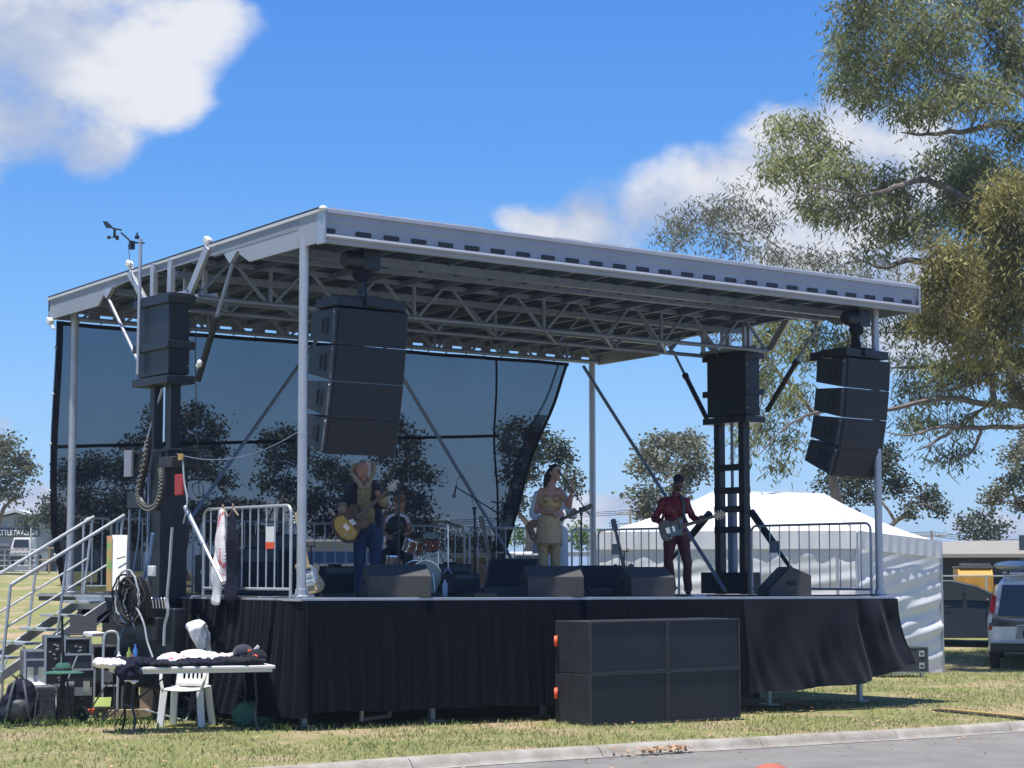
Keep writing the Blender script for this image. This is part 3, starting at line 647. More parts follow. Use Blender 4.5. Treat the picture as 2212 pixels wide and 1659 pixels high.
# ------------------------------------------------------------------ loudspeakers
def array_box_parts(t):
    prof = [(-.0, .0), (-.0, -.430), (.55, -.365), (.55, -.05)]      # side outline (y back, z down from the top front edge)
    m = M(); m.prism([(-.51, y, z) for y, z in prof], (1.02, 0, 0)); m.build('cabinet', 'black_paint', t, bevel=.008, smooth=False)
    m = M(); m.box(-.485, .485, -.012, .0, -.41, -.02); m.build('grille', 'grille', t)
    for s in (-1, 1):
        m = M(); m.box(s*.512-.004, s*.512+.004, .16, .21, -.32, -.12); m.box(s*.512-.004, s*.512+.004, .26, .30, -.30, -.13); m.build('side_handle', 'rubber', t)
        m = M(); m.box(s*.514-.004, s*.514+.004, .015, .06, -.40, -.015); m.build('rigging_rail', 'case_grey', t)
        m = M(); m.ell((s*.518, .04, -.05), .012, 5); m.build('rigging_pin', 'alu', t)
def line_array(px_mid, side, tilts, firsts, yaw=0):
    yf = -.26; top = 4.885 if side == 'left' else 4.86
    x = at(px_mid, 800, 1, yf).x
    t = thing('flying_frame', f'black steel flying frame on top of the {side} hanging speaker column', 'speaker frame', (x, yf, top), yaw, 'speaker flying frames')
    m = M(); m.box(-.49, .49, .02, .50, .03, .15); m.build('frame', 'black_steel', t, bevel=.01)
    m = M(); m.box(-.11, .11, -.02, 1.02, .05, .17); m.build('spreader_bar', 'black_steel', t, bevel=.01)
    m = M(); m.prism([(-.02, .14, .15), (-.02, .34, .15), (-.02, .28, .46), (-.02, .2, .46)], (.04, 0, 0)); m.build('lifting_lug', 'black_steel', t)
    m = M()
    for i in range(9): m.box(-.06, .06, .1+.1*i, .13+.1*i, .17, .19)
    m.build('pin_holes', 'case_grey', t)
    h = thing('chain_hoist', f'black electric chain hoist under the roof above the {side} speaker column', 'hoist', (x, yf+.24, top+.62), yaw, 'chain hoists')
    m = M(); m.lathe([(.0, -.26), (.09, -.26), (.115, -.2), (.115, .02), (.09, .05)], axis=(1, 0, 0)); m.box(-.05, .20, -.11, .11, -.11, .13); m.build('motor', 'black_paint', h, bevel=.01)
    m = M(); m.ell((0, 0, -.16), (.13, .09, .10), 8); m.build('chain_bag', 'cloth_black', h)
    for zz0, zz1, nm in ((.13, .34, 'top_chain'), (-.30, -.16, 'load_chain')):
        m = M(); z = zz0; k_ = 0
        while z < zz1:
            c = [(.018*cos(a)*(k_ % 2), .018*cos(a)*((k_+1) % 2), z+.026*sin(a)) for a in [2*pi*j/8 for j in range(9)]]; m.path(c, .007, 4); z += .038; k_ += 1
        m.build(nm, 'black_steel', h)
    m = M(); m.path([(0, 0, -.28), (.02, 0, -.32), (.03, 0, -.36), (0, 0, -.39), (-.03, 0, -.36)], .012, 6); m.build('hook', 'chrome', h)
    y, z = 0., 0.; words = firsts
    for i, a in enumerate(tilts):
        b = thing('array_speaker', words[i], 'speaker', (x, 0, 0), 0, f'boxes of the {side} hanging speaker column')
        b.location = (x, yf+y, top+z); b.rotation_euler = (R(a), 0, yaw); array_box_parts(b)
        y += .434*sin(R(a)); z -= .434*cos(R(a))
line_array(805, 'left', (5, 7, 10, 14), ['black array speaker at the top of the left hanging column', 'second black array speaker down the left hanging column', 'third black array speaker down the left hanging column', 'bottom black array speaker tilted down over the guitarist in the dark jacket'])
line_array(1878, 'right', (5, 7.5, 12, 20), ['black array speaker at the top of the right hanging column', 'second black array speaker down the right hanging column', 'third black array speaker down the right hanging column', 'bottom black array speaker tilted down at the right end of the stage'], R(4))

# subwoofers stacked two by two on the grass
A = gat(1277, 1569); B = gat(1600, 1549); Cb = gat(1204, 1557)
dirx = (B-A); dirx.z = 0; Wt = dirx.length; dirx.normalize(); Wt = 2.56; ya = atan2(dirx.y, dirx.x); ya = max(-.02, min(.02, ya))
hb = (1571-1346)*((A-CAM).dot(FH))/FPX/2
labs = [('bottom left', 'black subwoofer cabinet on the grass, lower left of four, orange wheel'), ('', 'black subwoofer cabinet on the grass, lower right of the stack of four'), ('', 'black subwoofer cabinet, upper left of four, orange wheel'), ('', 'black subwoofer cabinet, upper right of the stack of four')]
for i in range(4):
    cx_, cz_ = i % 2, i//2; o = A+Matrix.Rotation(ya, 3, 'Z')@V((Wt/2*cx_, 0, 0))
    t = thing('subwoofer', labs[i][1], 'subwoofer', (o.x, o.y, A.z-.01+cz_*hb), ya, 'subwoofers stacked in front of the stage')
    w_, d_ = Wt/2-.012, .66
    m = M(); m.box(0, w_, .03, d_, 0, hb-.006); m.build('cabinet', 'sub_paint', t, bevel=.008)
    m = M(); m.box(0, .018, 0, .03, 0, hb-.006); m.box(w_-.018, w_, 0, .03, 0, hb-.006); m.box(.018, w_-.018, 0, .03, hb-.024, hb-.006); m.box(.018, w_-.018, 0, .03, 0, .018); m.build('front_rim', 'case', t)
    m = M(); m.box(.02, w_-.02, .012, .028, .02, hb-.026); m.build('grille', 'grille', t)
    if cx_ == 0:
        m = M(); m.lathe([(.02, -.02), (.062, -.02), (.068, 0), (.062, .02), (.02, .02)], (-.03, d_-.05, hb*.6), (.72, -.69, 0)); m.build('wheel', 'orange', t)

def wedge(px, y, w_, yaw, label, dep=.5, hf=.26, ht=.40, py=1291):
    x = at(px, py, 1, y).x
    t = thing('stage_monitor', label, 'monitor speaker', (x, y, deck_z(x)), yaw, 'wedge monitors on the stage')
    m = M(); m.prism([(-w_/2, a_, b_) for a_, b_ in ((-dep*.5, 0), (-dep*.5, hf), (-dep*.02, ht), (dep*.5, .10), (dep*.5, 0))], (w_, 0, 0)); m.build('cabinet', 'wedge_paint', t, bevel=.01, smooth=False)
    e = V((0, dep*.52, .10-ht)); n_ = V((0, ht-.10, dep*.52)).normalized()
    m = M(); a0 = V((-w_/2+.03, -dep*.02, ht))+e*.06+n_*.004; m.prism([a0, a0+V((w_-.06, 0, 0)), a0+V((w_-.06, 0, 0))+e*.86, a0+e*.86], n_*.008); m.build('grille', 'grille', t)
    for s in (-1, 1):
        m = M(); m.box(s*w_/2-.003*s, s*w_/2+.004*s, -.08, .06, .16, .22); m.build('side_handle', 'rubber', t)
    return t
wedge(853, .06, .77, R(-21), 'black wedge monitor in front of the guitarist in the dark jacket, top partly sunlit')
wedge(1190, .06, .74, R(-24), 'black wedge monitor in front of the singer in gold, top partly sunlit')
wedge(1391, .10, .66, R(-12), 'black wedge monitor in front of the guitarist in red, left edge cut back')
wedge(1297, .75, .62, R(150), 'black wedge monitor turned away between the singer and the guitarist in red', ht=.42)
wedge(1110, .95, .66, R(128), 'tall black wedge monitor beside the guitar stand, left of the singer', hf=.34, ht=.50, dep=.6)
wedge(1694, .15, .56, R(62), 'black wedge monitor alone at the right end of the stage beyond the tower', hf=.30, ht=.42, dep=.62)

# ------------------------------------------------------------------ crowd barriers
def barrier(p, q, label, h=1.07, n=11, plate=None, grp='crowd barriers round the stage'):
    p, q = V(p), V(q); d = q-p; Ln = d.length
    t = thing('crowd_barrier', label, 'barrier', p, atan2(d.y, d.x), grp)
    r_ = .10; z0, z1 = .10, h
    pts = [(.02, 0, 0.0), (.02, 0, z1-r_)]+[(.02+r_*(1-cos(a)), 0, z1-r_+r_*sin(a)) for a in (R(22), R(45), R(67), R(90))]
    pts += [(Ln-x, y, z) for x, y, z in reversed(pts)]
    m = M(); m.path(pts, .019, 8); m.tube((.02, 0, z0), (Ln-.02, 0, z0), .017); m.build('frame', 'galv', t)
    m = M()
    for i in range(1, n): m.tube((Ln*i/n, 0, z0), (Ln*i/n, 0, z1-.01), .010, n=6)
    m.build('bars', 'galv', t)
    for x in (.25, Ln-.25):
        m = M(); m.bar((x, -.28, .012), (x, .28, .012), .05, .012); m.build('foot', 'galv', t)
    if plate:
        i, mt_ = plate; m = M(); m.box(Ln*i/n, Ln*(i+1)/n, -.012, .012, h-.42, h-.24); m.build('sign_plate', mt_, t)
        if mt_ == 'white_plastic': m = M(); m.box(Ln*i/n, Ln*(i+1)/n, -.014, .014, h-.50, h-.42); m.build('plate_stripe', 'orange', t)
    return t
barrier((-.10, 2.12, 1.5), (-.10, .05, 1.5), 'galvanised crowd barrier at the front left edge of the stage, shirts hung on it', plate=(8, 'white_plastic'))
def rx_(px): return at(px, 1140, 1, 6.45).x
xs_ = [(178, 243, 'short end of a galvanised barrier behind the stair rail at the back left'), (250, 420, 'galvanised barrier behind the poster board at the back left'), (432, 622, 'galvanised barrier at the back of the stage behind the left tower'), (632, 815, 'galvanised barrier at the back of the stage behind the guitarist in the dark jacket'), (825, 1005, 'galvanised barrier at the back of the stage behind the drum kit'), (1012, 1227, 'galvanised barrier at the back of the stage behind the singer, small plate on it'), (1233, 1288, 'narrow end of a galvanised barrier at the back right post')]
for a_, b_, lb in xs_:
    xa_, xb_ = rx_(a_), rx_(b_); barrier((xa_, 6.45, deck_z(xa_)), (xb_, 6.45, deck_z(xb_)), lb, n=max(3, int((xb_-xa_)/.19)), plate=(7, 'alu_panel') if a_ == 1012 else None)
barrier((9.90, 6.3, 1.44), (9.90, 4.25, 1.44), 'galvanised barrier at the right edge against the tent, left of the guitarist in red', plate=(2, 'alu_panel'))
barrier((9.90, 2.62, 1.44), (9.90, .12, 1.44), 'galvanised barrier at the front right edge of the stage against the white tent', plate=(2, 'alu_panel'), n=12)

# ------------------------------------------------------------------ microphone stands
def mic_stand(px, y, ztop, p_end, p_tail, label, base=.3, cable=False):
    x = at(px, 1200, 1, y).x; z0 = deck_z(x); t = thing('microphone_stand', label, 'microphone stand', (x, y, z0), 0, 'microphone stands')
    o = V((x, y, z0)); top = V((0, 0, ztop-z0))
    e = at(*p_end, 1, y-.02)-o; tl = at(*p_tail, 1, y+.02)-o
    m = M(); m.tube((0, 0, .12), top, .012); m.lathe([(.02, -.06), (.02, .03)], top); m.build('upright', 'black_steel', t)
    m = M(); m.tube(tl, e, .009); m.lathe([(.018, -.03), (.018, .03)], tl.lerp(top, .5) if False else top+V((0, 0, .03)), (0, 1, 0)); m.build('boom', 'black_steel', t)
    for i in range(3):
        a = R(120*i+20); m = M(); m.tube((0, 0, .16), (base*cos(a), base*sin(a), .015), .010); m.build('leg', 'black_steel', t)
    mc = thing('microphone', 'microphone on the '+' '.join(label.replace('black ', '').replace('its cable looped, ', '').split()[:12]), 'microphone', o+e, 0, 'microphones')
    d = (e-tl).normalized(); d = V((d.x, d.y, d.z)) if not cable else V((-.25, 0, -1)).normalized()
    m = M(); m.lathe([(.011, -.02), (.013, .10)], (0, 0, 0), d); m.build('handle', 'black_steel', mc)
    m = M(); m.ell(d*.125, .027, 6); m.build('head', 'case_grey' if cable else 'alu_panel', mc)
    if cable:
        m = M(); m.path(smooth_pts([e, e+V((.03, 0, .10)), e+V((.10, 0, .15)), e+V((.2, 0, .05)), e.lerp(tl, .35)+V((0, 0, -.05)), top+V((.03, 0, -.2)), (.03, 0, .3), (.1, -.1, .02)], 5), .005, 4); m.build('cable', 'rubber', t)
    return t
mic_stand(1025, 1.7, 2.62, (985, 1052), (1086, 1115), 'black boom stand reaching left with its cable looped, between the drums and the singer', cable=True)
mic_stand(1256, .45, 2.60, (1213, 1026), (1274, 1113), 'black boom stand in front of the singer in gold')
mic_stand(861, .75, 2.86, (882, 1020), (850, 1075), 'black microphone stand beside the neck of the sunburst guitar')

# ------------------------------------------------------------------ drum kit
def atk(px, py, y): p = at(px, py, 1, y); return p
DKO = V((at(905, 1260, 1, 3.6).x, 3.6, 1.48)); DK = thing('drum_kit', 'wood shell drum kit with cymbals behind the front monitors', 'drum kit', DKO)
def drum(c, r, h, axis, head='drum_head', name='drum'):
    c = V(c)-DKO; m = M(); m.lathe([(r, -h/2), (r, h/2)], c, axis, 28); o = m.build(name, 'drum_wood', DK)
    ax = V(axis).normalized()
    for s in (-1, 1):
        m = M(); m.lathe([(r*.96, s*h/2), (r+.008, s*h/2), (r+.010, s*(h/2-.02)), (r*.96, s*(h/2-.02))], c, axis, 28); m.build('hoop', 'chrome', o)
        m = M(); m.lathe([(.0, s*(h/2+.001)), (r*.955, s*(h/2+.001)), (r*.955, s*(h/2+.004)), (0, s*(h/2+.004))], c, axis, 28); m.build('drum_head', head, o)
    x, y, z = frame(axis)
    for j in range(8):
        a = 2*pi*j/8; dd = x*cos(a)+y*sin(a); m = M(); m.obox(c+dd*(r+.012), (.02, .02, .03)); m.lathe([(.004, -h/2), (.004, h/2)], c+dd*(r+.014), axis, 5); m.build('lug', 'chrome', o)
    return o
kc = atk(913, 1238, 3.3); drum((kc.x, 3.35, 1.48+.24), .24, .40, (-.25, -1, 0), name='kick_drum')
tc_ = atk(930, 1171, 3.45); drum(tc_, .125, .20, (-.15, -.35, .93), name='rack_tom')
tc2 = atk(893, 1180, 3.6); drum(tc2, .13, .19, (.15, -.3, .93), name='rack_tom')
ft = atk(841, 1216, 3.9); drum((ft.x, 3.9, 1.48+.36), .19, .38, (0, 0, 1), name='floor_tom')
def cymbal(px, py, y, r, ax, leg=True):
    c = atk(px, py, y)-DKO; m = M(); m.lathe([(0, .025), (r*.14, .022), (r*.2, .008), (r*.6, .002), (r, -.012), (r, -.014), (r*.2, .004), (0, .02)], c, ax, 28); o = m.build('cymbal', 'cymbal', DK)
    if leg:
        m = M(); m.tube(c+V((0, 0, -.02)), (c.x, c.y, .35), .011); m.tube(c+V((0, 0, .06)), c, .004)
        st = m.build('cymbal_stand', 'chrome', DK)
        for i in range(3):
            a = R(120*i+40); m = M(); m.tube((c.x, c.y, .38), (c.x+.3*cos(a), c.y+.3*sin(a), .015), .009); m.build('stand_leg', 'chrome', st)
cymbal(968, 1129, 3.3, .25, (.16, -.1, 1)); cymbal(946, 1153, 3.9, .17, (.1, -.1, 1)); cymbal(903, 1153, 3.7, .22, (-.2, -.2, 1)); cymbal(868, 1150, 4.1, .2, (.1, -.1, 1))
m = M(); p = atk(1052, 1200, 3.2)
c = atk(940, 1275, 3.0)-DKO; m.bar((c.x, c.y-.15, .03), (c.x+.02, c.y+.2, .05), .09, .02); m.tube((c.x, c.y, .05), (c.x, c.y+.05, .3), .008); m.build('kick_pedal', 'chrome', DK)
m = M(); c = atk(855, 1262, 4.3)-DKO; m.lathe([(.02, 0), (.02, .42), (.16, .42), (.17, .47), (.14, .5)], (c.x, c.y, 0)); dst = tag(m.build('drum_throne', 'plastic_black'), 'round black drum throne under the drummer', 'stool'); dst.location = DKO

# ------------------------------------------------------------------ electric guitars
def guitar(name, label, body, bodymat, kind, grp=None, pick=None, neckmat='maple', headmat=None, semi=False):
    """local frame: body centre at origin, neck along +X, face towards -Y"""
    t = thing(name, label, 'guitar', (0, 0, 0), 0, grp)
    if semi: out = [(-.24, 0), (-.215, .12), (-.13, .20), (-.03, .175), (.03, .135), (.09, .155), (.15, .175), (.20, .15), (.205, .10), (.16, .06), (.15, -.06), (.205, -.10), (.20, -.15), (.15, -.175), (.09, -.155), (.03, -.135), (-.03, -.175), (-.13, -.20), (-.215, -.12)]
    else: out = [(-.20, .0), (-.19, .11), (-.12, .165), (-.03, .15), (.03, .115), (.10, .135), (.17, .15), (.20, .11), (.16, .065), (.13, .04), (.13, -.04), (.15, -.08), (.16, -.12), (.10, -.14), (.03, -.115), (-.03, -.14), (-.12, -.165), (-.19, -.11)]
    P = smooth_pts([(x, -.022, z) for x, z in out+[out[0]]], 3)[:-1]
    m = M(); m.prism(P, (0, .044, 0)); bo_ = m.build('guitar_body', bodymat, t, bevel=.008)
    if semi:
        m = M(); m.path([p_+V((0, -.002, 0)) for p_ in P]+[P[0]], .011, 5); m.build('binding', 'guitar_dark', bo_)
        m = M(); m.prism([p_*0.86+V((0, -.025+.022*.86, 0)) for p_ in P if p_.x < .0 and True], (0, .003, 0)); m.build('sunburst_top', 'sunburst', bo_)
    if pick:
        m = M(); m.prism([(-.02, -.0255, -.10), (-.08, -.0255, -.06), (-.05, -.0255, .05), (.13, -.0255, .04), (.14, -.0255, .10), (.19, -.0255, .10), (.15, -.0255, -.05), (.10, -.0255, -.10)], (0, .003, 0)); m.build('pickguard', pick, bo_)
    m = M(); m.box(-.10, -.04, -.034, -.02, -.042, .042); m.build('bridge', 'chrome', bo_)
    for x in (.0, .09):
        m = M(); m.box(x, x+.035, -.03, -.02, -.04, .04); m.build('pickup', 'plastic_black' if x else 'chrome', bo_)
    for x, z in ((-.12, -.10), (-.06, -.12), (-.15, -.06)):
        m = M(); m.lathe([(.012, 0), (.010, .018)], (x, -.024, z), (0, -1, 0), 10); m.build('knob', 'white_plastic', bo_)
    m = M(); m.prism([(.11, -.034, -.028), (.11, -.034, .028), (.64, -.030, .021), (.64, -.030, -.021)], (0, .022, 0)); nk = m.build('neck', neckmat, t)
    m = M(); m.prism([(.12, -.0375, -.026), (.12, -.0375, .026), (.64, -.0335, .020), (.64, -.0335, -.020)], (0, .003, 0)); m.build('fingerboard', 'guitar_dark' if neckmat != 'butter' else 'butter', nk)
    m = M(); m.prism([(.635, -.026, -.022), (.635, -.026, .022), (.67, -.026, .042), (.81, -.022, .036), (.825, -.022, 0), (.81, -.022, -.036), (.67, -.026, -.042)], (0, .014, 0)); hd = m.build('headstock', headmat or neckmat, t, bevel=.002)
    for i in range(6):
        s = 1 if i < 3 else -1; x = .69+.04*(i % 3); m = M(); m.tube((x, -.016, s*.03), (x, -.016, s*.058), .006, n=6); m.ell((x, -.016, s*.062), (.009, .005, .011), 5); m.build('tuning_peg', 'chrome', hd)
    m = M()
    for i in range(6):
        z = -.018+.0072*i; m.path([(-.07, -.038, z*1.3), (.66, -.036, z)], .0007, 3)
    m.build('strings', 'case_grey', t)
    return t
def place_guitar(t, P, Q, off=0, roll=0):
    """body centre at P, neck towards Q, face to the viewer"""
    P, Q = V(P), V(Q); x = (Q-P).normalized(); y0 = FH*cos(roll)+RH*sin(roll); z = x.cross(y0).normalized(); y = z.cross(x).normalized()
    t.matrix_world = Matrix(((x.x, y.x, z.x, P.x), (x.y, y.y, z.y, P.y), (x.z, y.z, z.z, P.z), (0, 0, 0, 1)))
def guitar_stand(px, y, label):
    x = at(px, 1260, 1, y).x; t = thing('guitar_stand', label, 'guitar stand', (x, y, deck_z(x)), R(-38), 'guitar stands'); 
    m = M(); m.tube((0, .12, .05), (0, .14, .62), .010); m.build('upright', 'black_steel', t)
    for q in ((-.16, -.12, .01), (.16, -.12, .01), (0, .32, .01)):
        m = M(); m.tube((0, .12, .30), q, .009); m.build('leg', 'black_steel', t)
    m = M(); m.path([(-.09, -.08, .20), (-.09, .08, .17), (.09, .08, .17), (.09, -.08, .20)], .008, 6); m.build('cradle', 'rubber', t)
    m = M(); m.path([(-.05, .06, .66), (-.05, .14, .62), (.05, .14, .62), (.05, .06, .66)], .007, 6); m.build('neck_rest', 'rubber', t)
    return t
g1 = guitar('electric_guitar', 'butter coloured electric guitar with white pickguard on a stand beside the front left post', None, 'butter', 0, 'guitars on stands', pick='white_plastic', neckmat='butter')
p = at(669, 1248, 1, 1.0); place_guitar(g1, p, p+V((-.12, .1, .8))); guitar_stand(669, 1.05, 'black guitar stand holding the butter coloured guitar')
g2 = guitar('electric_guitar', 'dark guitar on a stand with headstock left of the wedge monitors, between drums and singer', None, 'guitar_brown', 0, 'guitars on stands', neckmat='guitar_dark')
p = at(1066, 1245, 1, 1.4); q = at(1040, 1122, 1, 1.5); place_guitar(g2, p, q); guitar_stand(1064, 1.5, 'black guitar stand between the drums and the singer')
g3 = guitar('bass_guitar', 'dark bass guitar on a stand behind the wedge monitor of the guitarist in red', None, 'guitar_dark', 0, 'guitars on stands', neckmat='guitar_dark')
p = at(1352, 1245, 1, 1.3); q = at(1330, 1148, 1, 1.4); place_guitar(g3, p, q); guitar_stand(1350, 1.4, 'black guitar stand left of the guitarist in red')

# amplifiers, cases and small things on the deck
def amp(px, py, y, w_, h_, d_, label, name='guitar_amplifier', cat='amplifier', yaw=0, grille=True, mt_='case', grp=None):
    x = at(px, py, 1, y).x; t = thing(name, label, cat, (x, y, deck_z(x)), yaw, grp)
    m = M(); m.box(-w_/2, w_/2, 0, d_, .02, h_); m.build('cabinet', mt_, t, bevel=.015)
    if grille:
        m = M(); m.box(-w_/2+.03, w_/2-.03, -.008, .004, .05, h_*.72); m.build('grille', 'grille', t)
        m = M(); m.box(-w_/2+.03, w_/2-.03, -.006, .004, h_*.77, h_-.03); m.build('control_panel', 'case_grey', t)
    for s in (-1, 1):
        m = M(); m.box(s*(w_/2+.002)-.004, s*(w_/2+.002)+.004, d_*.35, d_*.65, h_*.5, h_*.62); m.build('handle', 'chrome', t)
    m = M(); m.box(-.10, .10, d_*.4, d_*.55, h_, h_+.03); m.build('top_handle', 'rubber', t)
    return t
amp(1010, 1262, 2.6, .46, .30, .3, 'low black amplifier on the deck right of the kick drum')
amp(985, 1250, 4.4, .6, .45, .3, 'black amplifier at the back right of the drum kit')
amp(560, 1240, 3.6, .62, .62, .4, 'grey amplifier behind the front left barrier', mt_='case_grey')
amp(610, 1240, 4.6, .66, .85, .4, 'tall black amplifier stack at the back left, seen through the barrier bars')
amp(505, 1245, 4.9, .7, .55, .5, 'black road case at the back left corner of the deck behind the shirts', 'road_case', 'road case', grille=False)
amp(735, 1262, 4.0, .5, .40, .3, 'small black amplifier left of the guitarist in the dark jacket')
amp(1575, 1262, 4.2, .42, .28, .3, 'small black stage box beside the base of the right tower', 'stage_box', 'stage box', grille=False)
def floorbit(px, py, w_, d_, h_, mt_, name, label, cat, y=-.05):
    x = at(px, py, 1, y).x; t = M((x, y, deck_z(x))); t.box(x-w_/2, x+w_/2, y-d_/2, y+d_/2, deck_z(x)+.001, deck_z(x)+h_); o = t.build(name, mt_, bevel=.008); o.location = (x, y, deck_z(x)); tag(o, label, cat)
floorbit(1041, 1289, .36, .16, .06, 'plastic_black', 'floor_light', 'low black floor light bar at the stage edge between two wedge monitors', 'stage light')
floorbit(1500, 1290, .26, .2, .03, 'blue_strap', 'set_list_folder', 'pale blue folder lying at the feet of the guitarist in red', 'folder')
x = at(961, 1270, 1, 1.2).x; m = M(); m.lathe([(.032, 0), (.035, .01), (.035, .15), (.014, .19), (.014, .215)], (0, 0, 0)); o = m.build('water_bottle', 'lamp_clear'); o.location = (x, 1.2, deck_z(x)); tag(o, 'clear water bottle on the deck in front of the drums', 'bottle')
cb = random.Random(4)
for lb, pts in (('black cable snaking along the front of the deck past the guitarist in red', [(7.0, .3), (7.3, .02), (7.7, .15), (8.3, -.03), (8.7, .1), (9.2, -.08), (9.7, .02), (10.0, -.02)]), ('black cable coiled between the wedge monitors near the singer', [(5.0, .5), (5.3, .1), (5.6, .0), (5.5, .25), (5.8, .3), (6.0, -.02), (6.4, .05)])):
    m = M(); m.path(smooth_pts([(x, y, deck_z(x)+.012+.01*cb.random()) for x, y in pts], 6), .011, 5); tag(m.build('cable', 'rubber'), lb, 'cable')
# ------------------------------------------------------------------ people
dg = None
def blob(m, voxel, name, mt_, parent, it=4, disp=0., dscale=14., dz_=1.):
    """fuse overlapping closed shapes into one continuous surface"""
    me = bpy.data.meshes.new('tmp'); me.from_pydata(m.v, [], m.f); o = bpy.data.objects.new('tmp', me); col.objects.link(o)
    a = o.modifiers.new('r', 'REMESH'); a.mode = 'VOXEL'; a.voxel_size = voxel
    b = o.modifiers.new('s', 'SMOOTH'); b.factor = .5; b.iterations = it
    d = bpy.context.evaluated_depsgraph_get(); nm = bpy.data.meshes.new_from_object(o.evaluated_get(d)); bpy.data.objects.remove(o); bpy.data.meshes.remove(me)
    nm.name = name
    if disp:
        n = len(nm.vertices); co_ = np.zeros(n*3); nm.vertices.foreach_get('co', co_); nn = np.zeros(n*3); nm.vertices.foreach_get('normal', nn); co_ = co_.reshape(-1, 3); nn = nn.reshape(-1, 3)
        dv = np.array([mnoise.noise((p[0]*dscale, p[1]*dscale, p[2]*dscale*dz_))+.5*mnoise.noise((p[0]*dscale*2.1, p[1]*dscale*2.1, p[2]*dscale*2.1*dz_)) for p in co_])
        co_ += nn*dv[:, None]*disp; nm.vertices.foreach_set('co', co_.ravel())
    nm.materials.clear(); nm.materials.append(MT[mt_]); nm.polygons.foreach_set('use_smooth', [True]*len(nm.polygons)); nm.update()
    r = bpy.data.objects.new(name, nm); col.objects.link(r)
    if parent: r.parent = parent
    return r
def cap(m, p, q, ra, rb=None):
    rb = ra if rb is None else rb; m.tube(p, q, ra, rb, 12); m.ell(p, ra, 6); m.ell(q, rb, 6)
def hand(m, wr, d, n_, side, curl=40, s=1.):
    """palm along d, palm faces n_, thumb on side"""
    d = V(d).normalized(); n_ = V(n_); n_ = (n_-d*n_.dot(d)).normalized(); sd = d.cross(n_)*side; wr = V(wr)
    kn = wr+d*.085*s; rot = Matrix((sd, n_, d)).transposed(); m.ell(wr+d*.045*s, (.042*s, .017*s, .052*s), 7, rot)
    for i, (ln, off) in enumerate(((.068, .030), (.076, .010), (.070, -.011), (.055, -.031))):
        p = kn+sd*off*s-d*abs(off-.01)*.25; a = R(curl*.35+4*i)
        for k, (f, r_) in enumerate(((.45, .0092), (.32, .0085), (.23, .0075))):
            dd = d*cos(a)+n_*sin(a); q = p+dd*ln*f*s*1.05; cap(m, p, q, r_*s, r_*s*.93); p = q; a += R(curl*(1+.1*i))
    p = wr+d*.02*s+sd*.03*s; dd = (d*.6+sd*.65+n_*.4).normalized(); q = p+dd*.045*s; cap(m, p, q, .013*s, .010*s); dd = (d*.85+sd*.2+n_*.6).normalized(); cap(m, q, q+dd*.035*s, .010*s, .008*s)
def head(m, c, rot, s=1.):
    c = V(c)
    def P(x, y, z): return c+rot@V((x, y, z))*s
    m.ell(P(0, .012, .025), (.074*s, .094*s, .090*s), 9, rot); m.ell(P(0, -.022, -.035), (.058*s, .066*s, .070*s), 9, rot)
    m.ell(P(0, -.060, -.088), (.024*s, .022*s, .020*s), 6, rot)
    cap(m, P(0, -.088, .015), P(0, -.106, -.022), .008*s, .013*s)                 # nose
    m.ell(P(0, -.083, -.052), (.024*s, .012*s, .008*s), 6, rot); m.ell(P(0, -.081, -.063), (.021*s, .011*s, .008*s), 6, rot)
    for q in (-1, 1):
        m.ell(P(q*.032, -.078, .034), (.022*s, .012*s, .009*s), 6, rot); m.ell(P(q*.074, .012, -.005), (.010*s, .018*s, .030*s), 6, rot); m.ell(P(q*.040, -.060, -.020), (.024*s, .02*s, .02*s), 6, rot)
def eyes(t, c, rot, s=1.):
    for q in (-1, 1):
        m = M(); p = V(c)+rot@V((q*.031, -.083, .012))*s; m.ell(p, (.013*s, .007*s, .006*s), 6, rot); m.build('eye', 'white_plastic', t); m = M(); m.ell(p+rot@V((0, -.006, 0))*s, (.005*s, .003*s, .005*s), 5, rot); m.build('pupil', 'rubber', t)
